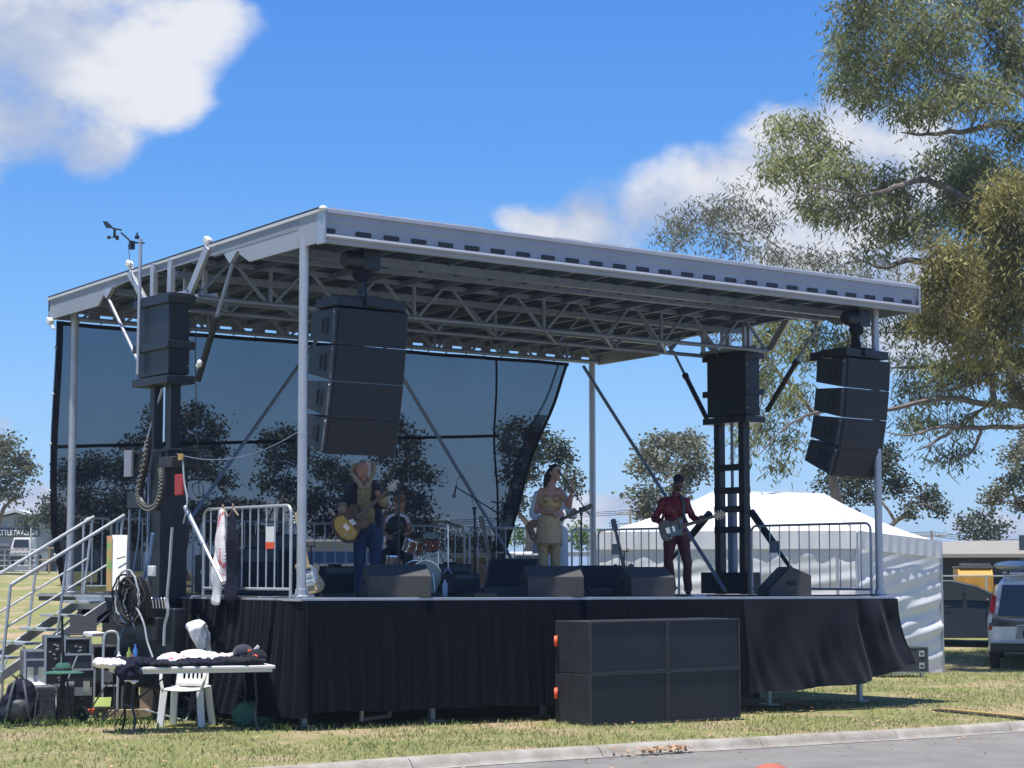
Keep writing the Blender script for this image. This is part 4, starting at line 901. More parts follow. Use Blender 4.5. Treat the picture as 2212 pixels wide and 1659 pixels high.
def person(label, px, dist, J, head_rot=(0, 0, 0), skin='skin', s=1., rz=None, zfoot=None, loc=None, groups=None, hands=True, girth=1., shoes=True):
    if loc is None:
        p = atd(px, 1280, dist); loc = (p.x, p.y, deck_z(p.x))
    t = thing('person', label, 'person', loc, -YAW if rz is None else rz, groups)
    g_ = girth; m = M(); hr = (Matrix.Rotation(head_rot[2], 3, 'Z')@Matrix.Rotation(head_rot[0], 3, 'X')@Matrix.Rotation(head_rot[1], 3, 'Y'))
    hd = V(J['head']); head(m, hd, hr, s); nk = V(J['neck']); cap(m, nk+V((0, 0, -.03)), hd+hr@V((0, .02, -.05)), .056*s*g_, .050*s)
    cp = V(J['chest']); pv = V(J['pelvis'])
    m.ell(cp, (.165*s*g_, .105*s*g_, .20*s), 9); m.ell(cp.lerp(pv, .55), (.135*s*g_, .095*s*g_, .18*s), 9); m.ell(pv, (.160*s*g_, .11*s*g_, .13*s), 9); cap(m, cp+V((0, 0, .1)), nk, .08*s, .062*s)
    for k in 'LR':
        sh, el, wr = V(J['sh'+k]), V(J['el'+k]), V(J['wr'+k]); cap(m, cp+V((0, 0, .06)), sh+V((0, 0, -.015)), .075*s, .050*s); cap(m, nk+V((0, .01, -.05)), sh, .046*s, .034*s); cap(m, sh, el, .054*s*g_, .040*s); cap(m, el, wr, .042*s, .026*s)
        hp, kn, an = V(J['hp'+k]), V(J['kn'+k]), V(J['an'+k]); cap(m, hp, kn, .090*s*g_, .056*s); cap(m, kn, kn.lerp(an, .35), .056*s, .056*s); cap(m, kn.lerp(an, .3), an, .056*s, .038*s)
        ft = V(J.get('ft'+k, an+V((0, -.13, -.04)))); cap(m, an+V((0, .03, -.03)), ft, .036*s, .030*s)
        if hands: hand(m, wr, J['hd'+k], J['pn'+k], J.get('th'+k, 1), J.get('cu'+k, 45), s)
    body = blob(m, .0065 if hands else .009, 'body', skin, t, 3); eyes(t, hd, hr, s)
    if shoes:
        for k in 'LR':
            an = V(J['an'+k]); ft = V(J.get('ft'+k, an+V((0, -.13, -.04)))); m = M(); cap(m, an+V((0, .035, -.035)), ft, .046*s, .040*s); cap(m, an, an+V((0, 0, -.03)), .05*s, .05*s); blob(m, .012, 'shoe', J.get('shoe', 'plastic_black'), t, 2)
    return t, hr
def legs_cloth(J, t, mt_, r=1.15, s=1., disp=.01, flare=1., hem=1., name='trousers', voxel=.012):
    m = M(); pv = V(J['pelvis']); m.ell(pv, (.175*s*r/1.1, .125*s*r/1.1, .13*s), 8)
    for k in 'LR':
        hp, kn, an = V(J['hp'+k]), V(J['kn'+k]), V(J['an'+k]); an = kn.lerp(an, hem); cap(m, hp, kn, .095*s*r, .064*s*r); cap(m, kn, an, .064*s*r, .054*s*r*flare)
    return blob(m, voxel, name, mt_, t, 3, disp, 9, .6)
def top_cloth(J, t, mt_, r=1.12, s=1., sleeves=(1, 1), disp=.012, name='shirt', voxel=.012, hem=.0, g=1., dscale=10):
    m = M(); cp, pv, nk = V(J['chest']), V(J['pelvis']), V(J['neck'])
    m.ell(cp, (.172*s*r*g, .112*s*r*g, .20*s), 9); m.ell(cp.lerp(pv, .55), (.148*s*r*g, .105*s*r*g, .19*s), 9); m.ell(pv+V((0, 0, .03-hem)), (.168*s*r*g, .118*s*r*g, .10*s), 9); cap(m, cp+V((0, 0, .1)), nk+V((0, .005, -.015)), .085*s*r, .066*s*r)
    for k, f in zip('LR', sleeves):
        sh, el, wr = V(J['sh'+k]), V(J['el'+k]), V(J['wr'+k]); cap(m, cp+V((0, 0, .06)), sh+V((0, 0, -.02)), .075*s*r, .052*s*r); cap(m, nk+V((0, .01, -.05)), sh+V((0, 0, .0)), .050*s*r, .036*s*r)
        if f > 0: e2 = sh.lerp(el, min(1, f*2)); cap(m, sh+V((0, 0, -.012)), e2, .055*s*r, .050*s*r)
        if f > .5: cap(m, el, el.lerp(wr, (f-.5)*2), .052*s*r, .042*s*r)
    return blob(m, voxel, name, mt_, t, 3, disp, dscale)

# guitarist on the left -------------------------------------------------------
k = .001301*(26.0/25.9)
def zj(x, y, d=0., x0=740, y0=1502, f=k): return ((x-x0)*f, d, (y0-y)*f)
J = dict(head=zj(690, 255, -.02), neck=zj(705, 375), chest=zj(712, 520), pelvis=zj(742, 830), shL=zj(592, 440), shR=zj(822, 440), elL=zj(492, 610, .02), elR=zj(905, 600, -.02), wrL=zj(530, 668, -.17), wrR=zj(895, 545, -.20),
         hdL=(1, -.05, -.25), pnL=(0, 1, -.3), thL=-1, cuL=35, hdR=(-.5, -.25, .5), pnR=(.3, .6, .4), thR=1, cuR=62, hpL=zj(670, 850), hpR=zj(815, 850), knL=zj(665, 1150, -.02), knR=zj(825, 1150, -.02), anL=zj(660, 1440), anR=zj(830, 1440))
t, hr = person('person with grey hair, dark jacket and jeans playing a sunburst guitar at the left', 793, 26.0, J, (R(5), 0, R(-34)), 'skin_tan')
legs_cloth(J, t, 'denim'); top_cloth(J, t, 'sequin', 1.05, sleeves=(0, 0), name='gold_shirt')
Jj = J; m = M(); cp, pv = V(J['chest']), V(J['pelvis'])
for s_ in (-1, 1):
    m.ell(cp+V((s_*.125, .01, .0)), (.085, .125, .22), 8); m.ell(pv+V((s_*.14, .01, .10)), (.065, .125, .20), 8)
m.ell(cp+V((0, .07, .0)), (.17, .075, .23), 8); m.ell(pv+V((0, .07, .1)), (.16, .075, .2), 8)
for kk in 'LR':
    sh, el, wr = V(J['sh'+kk]), V(J['el'+kk]), V(J['wr'+kk]); cap(m, cp+V((0, .03, .10)), sh, .095, .078); cap(m, sh, el, .078, .066); cap(m, el, el.lerp(wr, .45), .066, .062)
blob(m, .012, 'jacket', 'jacket', t, 3, .014, 9)
for kk in 'LR': el, wr = V(J['el'+kk]), V(J['wr'+kk]); m = M(); cap(m, el.lerp(wr, .45), el.lerp(wr, .78), .072, .070); blob(m, .012, 'fur_cuff', 'fur', t, 2, .02, 22)
hd = V(J['head']); m = M(); m.ell(hd+V((.02, .045, .05)), (.088, .085, .080), 8); m.ell(hd+V((.08, .03, -.06)), (.04, .06, .09), 8); m.ell(hd+V((-.06, .06, -.03)), (.035, .045, .08), 8); blob(m, .01, 'hair', 'hair_grey', t, 2, .014, 30)
m = M(); nk = V(J['neck'])
m.path(smooth_pts([nk+V((-.02, -.11, -.10)), nk+V((-.09, -.07, .03)), hd+V((-.13, .03, -.05)), hd+V((-.11, .06, .04)), hd+V((0, .13, .06)), hd+V((.13, .08, .07)), hd+V((.135, .03, -.05)), nk+V((.09, -.05, .04)), nk+V((.03, -.11, -.10))], 5), .034, 8); blob(m, .01, 'fur_collar', 'fur', t, 2, .018, 24)
m = M(); m.path(smooth_pts([zj(560, 640, -.16), zj(610, 470, -.15), zj(640, 380, -.06), zj(700, 390, .1), zj(800, 560, .1)], 5), .018, 6); m.build('guitar_strap', 'cloth_black', t)
TW = Matrix.Translation(t.location)@Matrix.Rotation(-YAW, 4, 'Z')
g = guitar('electric_guitar', 'sunburst semi hollow guitar held by the guitarist in the dark jacket', None, 'guitar_dark', 0, pick=None, neckmat='guitar_brown', headmat='hair_grey', semi=True)
place_guitar(g, TW@V(zj(588, 790, -.19)), TW@V(zj(1050, 385, -.24)))
m = M(); m.box(.02, .06, -.045, -.035, -.05, .03); m.build('paper_note', 'white_plastic', g)

# drummer ---------------------------------------------------------------------
k2 = .00150
def zd(x, y, d=0.): return ((x-1000)*k2, d, (1511-y)*k2)
J = dict(head=zd(1022, 655, -.03), neck=zd(1000, 735), chest=zd(990, 860), pelvis=zd(985, 1120), shL=zd(900, 780), shR=zd(1080, 780), elL=zd(850, 900, -.05), elR=zd(1130, 900, -.05), wrL=zd(930, 960, -.28), wrR=zd(1110, 930, -.3),
         hdL=(.2, -1, 0), pnL=(0, 0, -1), cuL=60, hdR=(-.1, -1, .1), pnR=(0, 0, -1), thR=-1, cuR=60, hpL=zd(930, 1130), hpR=zd(1050, 1130), knL=zd(880, 1130, -.42), knR=zd(1120, 1130, -.42), anL=zd(880, 1440, -.36), anR=zd(1120, 1440, -.36))
t, hr = person('person seated at the drums, brown hat and dark vest over a white trimmed shirt', 858, 29.2, J, (R(8), 0, R(-20)), 'skin_tan')
top_cloth(J, t, 'plastic_black', 1.05, sleeves=(0, 0), name='vest'); legs_cloth(J, t, 'plastic_black')
for s_ in (-1, 1):
    m = M(); m.path(smooth_pts([zd(1000+s_*25, 745, -.09), zd(1000+s_*85, 775, -.07), zd(1000+s_*120, 850, -.03)], 5), .022, 6); m.build('white_trim', 'white_cloth', t)
hd = V(J['head']); m = M(); m.ell(hd+V((0, .04, .01)), (.085, .08, .10), 7); blob(m, .012, 'hair', 'hair_brown', t, 2, .01, 30)
m = M(); m.lathe([(.005, .11), (.07, .10), (.09, .02), (.15, .01), (.152, .0), (.09, -.005)], hd+V((0, .0, .06)), (0, -.1, 1), 24); m.build('hat', 'hat_brown', t)
for wr, q in ((J['wrL'], (.25, -.55, .10)), (J['wrR'], (-.1, -.6, .18))):
    TW = Matrix.Translation(t.location)@Matrix.Rotation(-YAW, 4, 'Z'); a_ = TW@(V(wr)+V((0, -.07, 0))); m = M(a_); m.tube(a_, a_+(TW.to_3x3()@V(q))*.8, .008, .005, 6); o = m.build('drumstick', 'maple'); o.location = a_; tag(o, 'wooden drumstick in the right-hand side hand of the drummer' if wr is J['wrR'] else 'wooden drumstick in the left-hand side hand of the drummer', 'drumstick', 'drumsticks')

# singer ----------------------------------------------------------------------
k3 = .001422
def zs(x, y, d=0.): return ((x-1090)*k3, d, (1506-y)*k3)
J = dict(head=zs(1152, 300, -.03), neck=zs(1112, 425), chest=zs(1105, 560), pelvis=zs(1085, 810), shL=zs(1012, 480), shR=zs(1192, 474), elL=zs(965, 670, .04), elR=zs(1285, 630, -.06), wrL=zs(1125, 700, -.17), wrR=zs(1312, 480, -.16),
         hdL=(1, -.1, 0), pnL=(.1, 1, 0), cuL=14, hdR=(.15, -.1, 1), pnR=(-.6, .4, 0), cuR=22, thL=-1, thR=1, hpL=zs(1030, 850), hpR=zs(1145, 850), knL=zs(1030, 1160, -.02), knR=zs(1150, 1160), anL=zs(1035, 1430), anR=zs(1155, 1440, .02), shoe='gold')
t, hr = person('person singing in a gold one-shoulder top, fringed gold skirt and gold trousers', 1187, 28.3, J, (R(6), 0, R(30)), 'skin', girth=.90, s=1.0)
m = M(); cp, pv = V(J['chest']), V(J['pelvis'])
m.ell(cp+V((0, 0, -.04)), (.165, .112, .17), 8); m.ell(cp.lerp(pv, .6), (.125, .10, .17), 8); m.ell(pv+V((0, 0, .05)), (.155, .115, .10), 8); cap(m, cp+V((-.08, 0, .03)), V(J['shL'])+V((.05, 0, .01)), .085, .05); m.ell(cp+V((-.06, -.08, .0)), (.06, .05, .055), 6); m.ell(cp+V((.06, -.08, .0)), (.06, .05, .055), 6)
blob(m, .011, 'one_shoulder_top', 'gold', t, 3, .005, 12)
legs_cloth(J, t, 'gold', 1.08, disp=.008, flare=1.5)
m = M(); pz = V(zs(1083, 760))
for i in range(110):
    a = 2*pi*i/110; r0 = V((.150*cos(a), .115*sin(a), 0)); ln = .34+.03*rnd.random(); r1 = r0*1.28+V((rnd.gauss(0, .006), rnd.gauss(0, .006), -ln)); tg = V((-sin(a), cos(a), 0))*.0055
    for a0, a1 in ((r0, r0.lerp(r1, .5)*1.03), (r0.lerp(r1, .5)*1.03, r1)): m.add([pz+a0-tg, pz+a0+tg, pz+a1+tg*1.2, pz+a1-tg*1.2], [(0, 1, 2, 3)])
m.lathe([(.148, .05), (.156, .03), (.158, -.02), (.15, -.02)], pz, (0, 0, 1), 24)
m.lathe([(.150, .0), (.185, -.33), (.183, -.33), (.148, .0)], pz, (0, 0, 1), 30); m.build('fringed_skirt', 'gold_cloth', t)
hd = V(J['head']); m = M(); m.ell(hd+V((-.01, .03, .045)), (.085, .098, .085), 8); m.path(smooth_pts([hd+V((-.06, .05, .05)), hd+V((-.10, .07, -.05)), hd+V((-.13, .08, -.17)), hd+V((-.15, .07, -.30))], 4), [.05, .055, .056, .06, .062, .062, .06, .055, .05, .04, .035, .03, .02][:13], 8); m.ell(hd+V((-.04, .08, -.05)), (.06, .05, .12), 7); blob(m, .01, 'hair', 'hair_dark', t, 2, .006, 20)

# guitarist in white behind the singer -----------------------------------------
k4 = k3*29.5/28.3
def zw(x, y, d=0.): return ((x-1115)*k4, d, (1490-y)*k4)
J = dict(head=zw(1105, 320), neck=zw(1100, 450), chest=zw(1095, 590), pelvis=zw(1120, 860), shL=zw(975, 500), shR=zw(1215, 500), elL=zw(925, 690, .02), elR=zw(1290, 690, -.05), wrL=zw(990, 790, -.16), wrR=zw(1320, 725, -.24),
         hdL=(1, -.2, -.1), pnL=(0, 1, 0), cuL=30, hdR=(.2, 0, .8), pnR=(-.3, .8, 0), cuR=60, thL=-1, hpL=zw(1060, 880), hpR=zw(1190, 880), knL=zw(1060, 1170), knR=zw(1215, 1170), anL=zw(1060, 1430), anR=zw(1225, 1430))
t, hr = person('person in white shirt and white trousers playing guitar behind the singer in gold', 1194, 29.5, J, (0, 0, R(10)), 'skin_tan')
top_cloth(J, t, 'white_cloth', 1.25, sleeves=(.95, .95), disp=.02, hem=.03); legs_cloth(J, t, 'white_cloth', 1.2)
hd = V(J['head']); m = M(); m.ell(hd+V((0, .03, .035)), (.08, .09, .085), 7); blob(m, .012, 'hair', 'hair_dark', t, 2, .006, 20)
TW = Matrix.Translation(t.location)@Matrix.Rotation(-YAW, 4, 'Z')
g = guitar('electric_guitar', 'dark guitar of the person in white, its neck sticking out right of the singer', None, 'guitar_brown', 0, neckmat='guitar_dark')
place_guitar(g, TW@V(zw(1000, 840, -.2)), TW@V(zw(1590, 577, -.26)))

# guitarist in red --------------------------------------------------------------
k5 = .001533
def zr(x, y, d=0.): return ((x-838)*k5, d, (1521-y)*k5)
J = dict(head=zr(860, 425, -.06), neck=zr(835, 535), chest=zr(820, 680), pelvis=zr(835, 930), shL=zr(706, 602), shR=zr(934, 597), elL=zr(630, 770, .03), elR=zr(992, 745, -.02), wrL=zr(720, 835, -.20), wrR=zr(1045, 815, -.20),
         hdL=(.9, -.05, -.25), pnL=(0, 1, -.2), cuL=38, thL=-1, hdR=(.3, -.3, .6), pnR=(.1, .8, .3), cuR=60, thR=-1, hpL=zr(775, 960), hpR=zr(895, 960), knL=zr(755, 1200, -.04), knR=zr(940, 1200, -.05), anL=zr(790, 1460), anR=zr(945, 1465, -.02), shoe='guitar_dark')
t, hr = person('person in shiny red shirt and dark red trousers playing guitar, looking down', 1462, 30.4, J, (R(32), 0, R(32)), 'skin_dark')
top_cloth(J, t, 'red_satin', 1.14, sleeves=(.96, .96), disp=.016, dscale=11); legs_cloth(J, t, 'red_trouser', 1.12, flare=1.1, disp=.012)
hd = V(J['head']); m = M(); m.ell(hd+hr@V((0, .02, .045)), (.082, .098, .078), 8, hr); blob(m, .01, 'hair', 'hair_dark', t, 2, .004, 30)
m = M(); m.ell(hd+hr@V((0, -.052, -.078)), (.045, .04, .03), 6, hr); blob(m, .008, 'beard', 'hair_dark', t, 2, .003, 30)
m = M(); m.path(smooth_pts([zr(950, 850, -.19), zr(905, 740, -.18), zr(900, 600, -.13), zr(860, 545, -.0), zr(760, 620, .13), zr(700, 800, .1)], 5), .024, 6); m.build('guitar_strap', 'case_grey', t)
TW = Matrix.Translation(t.location)@Matrix.Rotation(-YAW, 4, 'Z')
g = guitar('electric_guitar', 'worn grey brown guitar held by the guitarist in red', None, 'guitar_grey', 0, neckmat='guitar_brown', headmat='butter', pick='alu_panel')
place_guitar(g, TW@V(zr(790, 880, -.21)), TW@V(zr(1240, 745, -.25)))

# child in a red cap in the road, only the cap reaches into the picture
pc_ = atd(1665, 1641, 6.2); zc = -.115
H_ = pc_.z-zc; f = H_/1.36
def zc_(x, d, z): return (x*f, d*f, z*f)
J = dict(head=zc_(0, 0, 1.22), neck=zc_(0, .01, 1.08), chest=zc_(0, .01, .93), pelvis=zc_(0, 0, .68), shL=zc_(-.14, 0, 1.03), shR=zc_(.14, 0, 1.03), elL=zc_(-.19, .02, .82), elR=zc_(.19, .02, .82), wrL=zc_(-.2, -.04, .63), wrR=zc_(.2, -.04, .63),
         hdL=(0, -.1, -1), pnL=(1, 0, 0), hdR=(0, -.1, -1), pnR=(-1, 0, 0), thL=-1, cuL=15, cuR=15, hpL=zc_(-.07, 0, .65), hpR=zc_(.07, 0, .65), knL=zc_(-.08, -.01, .36), knR=zc_(.08, -.01, .36), anL=zc_(-.08, 0, .06), anR=zc_(.08, 0, .06))
t, hr = person('person in the road, only the red cap showing at the bottom edge', 0, 0, J, (0, 0, R(180)), 'skin', s=.86*f, loc=(pc_.x, pc_.y, zc), rz=-YAW)
top_cloth(J, t, 'navy_cloth', 1.08, s=.86*f, sleeves=(.4, .4)); legs_cloth(J, t, 'denim', 1.1, s=.86*f)
m = M(); c = V(J['head'])+V((0, -.01, .035)); m.ell(c, (.088, .104, .094), 12); m.build('cap_crown', 'cap_red', t); MT['red_paint']
m = M(); m.prism([c+V((.07*cos(a), .07+.11*sin(a), .0)) for a in [pi*i/10 for i in range(11)]], (0, 0, .008)); m.build('cap_peak', 'cap_red', t)
# ------------------------------------------------------------------ left of the stage
def w2(o): return o
# stair unit
ST = thing('access_stairs', 'galvanised access stairs with double handrails at the left end of the stage', 'stairs', (-.8, 5.1, 0)); s0 = (-.8, 5.1, 0)
YA, YBk = 4.65, 5.55
def sline(x): return 1.45+(x-.0)*(.92/1.52)
for y in (YA, YBk):
    m = M(s0); m.bar((.0, y, 1.43), (-1.75, y, sline(-1.75)-.02), .04, .12); m.build('stringer', 'alu', ST, bevel=.004)
for i in range(6):
    x = -.12-.30*i; z = 1.45-.175*(i+.2)
    m = M(s0); m.box(x-.24, x, YA+.02, YBk-.02, z-.035, z); o = m.build('tread', 'galv', ST, bevel=.004)
    m = M(s0); m.box(x-.245, x-.238, YA+.35, YA+.45, z-.02, z+.004); m.build('tread_mark', 'lime', o)
m = M(s0); m.box(-.14, .02, YA+.02, YBk-.02, 1.30, 1.46); m.build('top_step', 'galv', ST)
for y, k_ in ((YA, 0), (YBk, 1)):
    top = [(0.12, 2.55), (-.70, 2.07), (-1.49, 1.62)]; mid = [(.03, 1.98), (-1.5, 1.10)]
    m = M(s0); m.path([(.12, y, 2.56), (-1.49, y, 1.63)], .024, 8); m.path([(-1.49, y, 1.63), (-1.60, y, .37)], .022, 8); rl = m.build('handrail', 'galv', ST)
    m = M(s0); m.path([(.10, y, 2.54), (-.02, y, 1.42)], .021, 8); m.build('rail_post', 'galv', ST)
    m = M(s0); m.path([(-.70, y, 2.07), (-.82, y, 1.00)], .019, 8); m.build('rail_post', 'galv', ST)
    m = M(s0); m.path([(.03, y, 1.98), (-1.52, y, 1.10)], .016, 8); m.build('mid_rail', 'galv', ST)
    m = M(s0); m.path([(-.02, y, 1.30), (-.45, y, .95), (-.62, y, .05)], .016, 8); m.path([(-.5, y, .05), (-1.3, y, .62)], .014, 8); m.build('under_brace', 'galv', ST)
for x in (-1.55, -.9):
    for y in (YA+.05, YBk-.05): m = M(s0); m.tube((x, y, .0), (x, y, sline(x)-.1), .02); m.build('support_leg', 'galv', ST)
# poster board beside the stair rail, tilted back to catch more sun
def flat(name, label, cat, pts, mt_, th=.02, parts=()):
    o0 = V(pts[0]); t = thing(name, label, cat, o0); n_ = (V(pts[1])-V(pts[0])).cross(V(pts[3])-V(pts[0])).normalized()*th
    m = M(o0); m.prism([V(p) for p in pts], n_); m.build('board', mt_, t, bevel=.003); return t, n_
P_ = [at(240, 1277, 1, 4.15), at(271, 1272, 1, 4.1), at(275, 1157, 1, 4.45), at(242, 1157, 1, 4.5)]
t, n_ = flat('poster_board', 'white poster board with a colourful photo strip, beside the stair rail', 'poster board', P_, 'white_plastic')
Q_ = [at(229, 1276, 1, 4.12), at(240, 1277, 1, 4.11), at(242, 1157, 1, 4.46), at(231, 1158, 1, 4.47)]
D('poster_print', (.10, .28, .08), .6, 0, c2=(.60, .16, .10), scale=4.5, detail=3)
m = M(V(P_[0])); m.prism(Q_, (0, -.012, 0)); m.build('photo_strip', 'poster_print', t)
m = M(V(P_[0])); a_ = at(253, 1207, 1, 4.24); m.path([a_, a_+V((.05, 0, .01)), a_+V((.12, -.0, .03))], .008, 5); m.build('mark', 'plastic_black', t)

def crate(pxl, pxr, pyt, pyb, y, mt_, name, label, cat, dep=.5, rz=-.15, extra=None, bev=.015, grp=None):
    a, b = at(pxl, pyb, 1, y), at(pxr, pyb, 1, y); c = at(pxl, pyt, 1, y); w_ = (b.x-a.x); h_ = c.z-a.z; z0 = max(a.z, ground_z(a.x, y)-.02) if pyb < 1400 else ground_z(a.x, y)
    if z0 != a.z: h_ = c.z-z0
    t = thing(name, label, cat, ((a.x+b.x)/2, y, z0), rz, grp)
    m = M(); m.box(-w_/2, w_/2, 0, dep, 0, h_); m.build('body', mt_, t, bevel=bev)
    if extra: extra(t, w_, h_, dep)
    return t
def holes(t, w_, h_, d_):
    m = M()
    for i in range(7):
        for j in range(6):
            m.lathe([(.012, 0), (.012, .004)], (-w_/2+w_*(i+.7)/7.4, -.002, h_*(j+.7)/6.4), (0, -1, 0), 8)
    tag(m.build('vent_holes', 'rubber', t), kind='stuff')
def flight(t, w_, h_, d_):
    m = M()
    for s in (-1, 1):
        m.box(s*w_/2-.012, s*w_/2+.012, -.012, .014, 0, h_)
    for z in (0, h_-.02): m.box(-w_/2, w_/2, -.012, .014, z, z+.022)
    m.build('edge_trim', 'alu', t)
    m = M(); m.box(-w_/2+.03, w_/2-.03, -.016, -.002, h_*.45, h_*.62); m.build('latch_band', 'alu_panel', t)
    for s in (-.25, .25):
        m = M(); m.box(w_*s-.04, w_*s+.04, -.022, -.014, h_*.45, h_*.75); m.build('latch', 'chrome', t)
def rack(t, w_, h_, d_):
    m = M(); m.box(-w_/2+.02, w_/2-.02, -.006, .01, .03, h_-.03); m.build('rack_face', 'rubber', t)
    m = M()
    for s in (-1, 1): m.box(s*w_/2-.014, s*w_/2+.014, -.014, .014, 0, h_)
    for z in (0, h_-.02): m.box(-w_/2, w_/2, -.014, .014, z, z+.024)
    m.build('edge_trim', 'alu', t)
    m = M(); r_ = random.Random(3)
    for i in range(22): m.box(*(lambda x, z: (x, x+.03, -.012, -.006, z, z+.018))(r_.uniform(-w_/2+.04, w_/2-.08), r_.uniform(.05, h_-.06)))
    m.build('socket', 'galv', t)
    m = M(); m.box(-w_*.1, w_*.12, -.014, -.008, h_*.2, h_*.35); m.build('red_label', 'orange', t)
crate(76, 118, 1483, 1538, 2.9, 'case_grey', 'equipment_crate', 'grey perforated crate on the grass right of the backpack', 'crate', .4, -.3, holes)
crate(124, 158, 1480, 1535, 3.05, 'case', 'equipment_crate', 'dark perforated crate behind the folded tripod with the green hat', 'crate', .35, -.3, holes)
crate(100, 140, 1374, 1412, 3.6, 'case', 'rack_case', 'metal edged rack case full of sockets below the laptop, left one', 'rack case', .5, -.35, rack)
crate(141, 192, 1378, 1412, 3.5, 'plastic_black', 'rack_case', 'black rack case with a red label right of the socket rack', 'rack case', .5, -.35, rack)
crate(136, 196, 1413, 1445, 3.4, 'case', 'flight_case', 'dark blue black flight case under the rack cases', 'flight case', .5, -.35, flight)
crate(138, 200, 1446, 1500, 3.3, 'plastic_black', 'flight_case', 'black flight case with white label low in the pile behind the hand truck', 'flight case', .5, -.3, flight)
crate(56, 100, 1405, 1422, 3.7, 'case_grey', 'case_lid', 'upper grey case lid in the small stack by the stairs', 'case lid', .5, -.3, flight)
crate(56, 98, 1424, 1440, 3.7, 'case_grey', 'case_lid', 'lower grey case lid in the small stack by the stairs', 'case lid', .5, -.3, flight)
crate(200, 262, 1395, 1520, 3.9, 'plastic_black', 'road_case', 'tall black road case behind the hand truck', 'road case', .6, -.1, flight)
crate(262, 300, 1270, 1540, 4.2, 'plastic_black', 'equipment_cabinet', 'narrow black cabinet standing under the stage end beside the stairs', 'cabinet', .4, 0)
crate(395, 450, 1490, 1546, 2.6, 'case_grey', 'storage_drum', 'dark grey bin on the grass behind the white chair', 'bin', .5, 0, bev=.04)
crate(375, 452, 1330, 1490, 2.9, 'plastic_black', 'road_case', 'large black road case under the stage end behind the white cloth', 'road case', .6, 0, flight)
crate(328, 378, 1480, 1528, 2.9, 'timber', 'cardboard_box', 'brown cardboard box on the grass under the power unit', 'box', .3, .1)
t = M(); p = gat(362, 1553); t.box(-.45, .45, -.05, .05, 0, .09); o = t.build('timber_plank', 'timber', bevel=.006); o.location = p+V((0, .6, 0)); o.rotation_euler = (0, 0, -.25); tag(o, 'short brown timber plank lying behind the white chair', 'plank')
# light bag
m = M(); p = at(84, 1478, 1, 3.2); m.ell((0, 0, .16), (.30, .2, .2), 9); m.ell((.18, -.04, .10), (.16, .16, .14), 8); o = blob(m, .02, 'cloth_bag', 'white_cloth', None, 3, .03, 8); o.location = (p.x, 3.3, .02); tag(o, 'pale grey cloth bag slumped behind the backpack and crate', 'bag'); o.scale = (1, 1, 1.2)
# backpack
p = gat(42, 1538); BP = thing('backpack', 'black backpack standing on the grass at the left edge', 'backpack', (at(42, 1500, 1, 2.7).x, 2.7, .0), -.5)
m = M(); m.ell((0, 0, .20), (.24, .16, .22), 9); m.ell((.02, 0, .36), (.18, .13, .18), 9); m.ell((-.06, -.02, .12), (.22, .17, .13), 8); blob(m, .014, 'pack_body', 'navy_cloth', BP, 3, .018, 8)
m = M(); m.ell((0, -.15, .17), (.16, .06, .13), 8); blob(m, .012, 'front_pocket', 'case', BP, 3, .01, 10)
for s in (-1, 1): m = M(); m.path(smooth_pts([(s*.05, -.10, .52), (s*.09, -.20, .34), (s*.12, -.2, .14), (s*.16, -.12, .03)], 5), .014, 6); m.build('strap', 'case_grey', BP)
m = M(); m.path(smooth_pts([(-.05, 0, .53), (0, 0, .58), (.05, 0, .53)], 5), .010, 6); m.build('top_handle', 'rubber', BP)
# laptop
lp = at(178, 1372, 1, 3.6); LT = thing('laptop', 'open black laptop on top of the rack cases', 'laptop', lp+V((.05, .1, 0)), -.5)
m = M(); m.box(-.17, .17, -.12, .12, 0, .018); m.build('keyboard_base', 'plastic_black', LT, bevel=.004); m = M(); m.prism([(-.17, .12, .012), (.17, .12, .012), (.17, .20, .235), (-.17, .20, .235)], (0, .01, -.003)); m.build('screen', 'plastic_black', LT)
o = M(); o.box(-.12, .12, -.08, .08, 0, .05); o = o.build('paper_stack', 'white_cloth', bevel=.01); o.location = at(203, 1374, 1, 3.4); o.rotation_euler = (.1, 0, .4); tag(o, 'crumpled white papers beside the laptop', 'papers')
# hand truck
HT = thing('hand_truck', 'silver hand truck with lime green toe plate and wheels', 'hand truck', (at(236, 1540, 1, 2.55).x, 2.55, 0), -.55)
m = M(); m.path(smooth_pts([(-.09, .05, .12), (-.09, .10, .88), (-.08, .12, 1.02), (-.04, .12, 1.07), (.04, .12, 1.07), (.08, .12, 1.02), (.09, .10, .88), (.09, .05, .12)], 5), .017, 8)
for z in (.42, .75): m.bar((-.09, .07, z), (.09, .07, z), .03, .02)
m.build('frame', 'galv', HT)
m = M(); m.prism([(-.18, -.12, .17), (.02, -.12, .17), (.02, .04, .27), (-.18, .04, .27)], (0, 0, .012)); m.build('toe_plate', 'lime', HT)
for s in (-1, 1):
    c = (-.20+s*.11, -.16, .09); m = M(); m.lathe([(.06, -.025), (.088, -.025), (.092, 0), (.088, .025), (.06, .025)], c, (0, 1, 0), 24); wh = m.build('tyre', 'rubber', HT)
    m = M(); m.lathe([(.015, -.03), (.022, -.022), (.055, -.018), (.068, -.028), (.068, .028), (.055, .018), (.022, .022), (.015, .03)], c, (0, 1, 0), 20); m.build('rim', 'lime', wh)
o = M(); o.box(-.06, .06, -.03, .03, 0, .05); o = o.build('red_block', 'orange', bevel=.01); o.location = (at(195, 1520, 1, 2.6).x, 2.6, .10); tag(o, 'small orange block beside the left wheel of the hand truck', 'block')
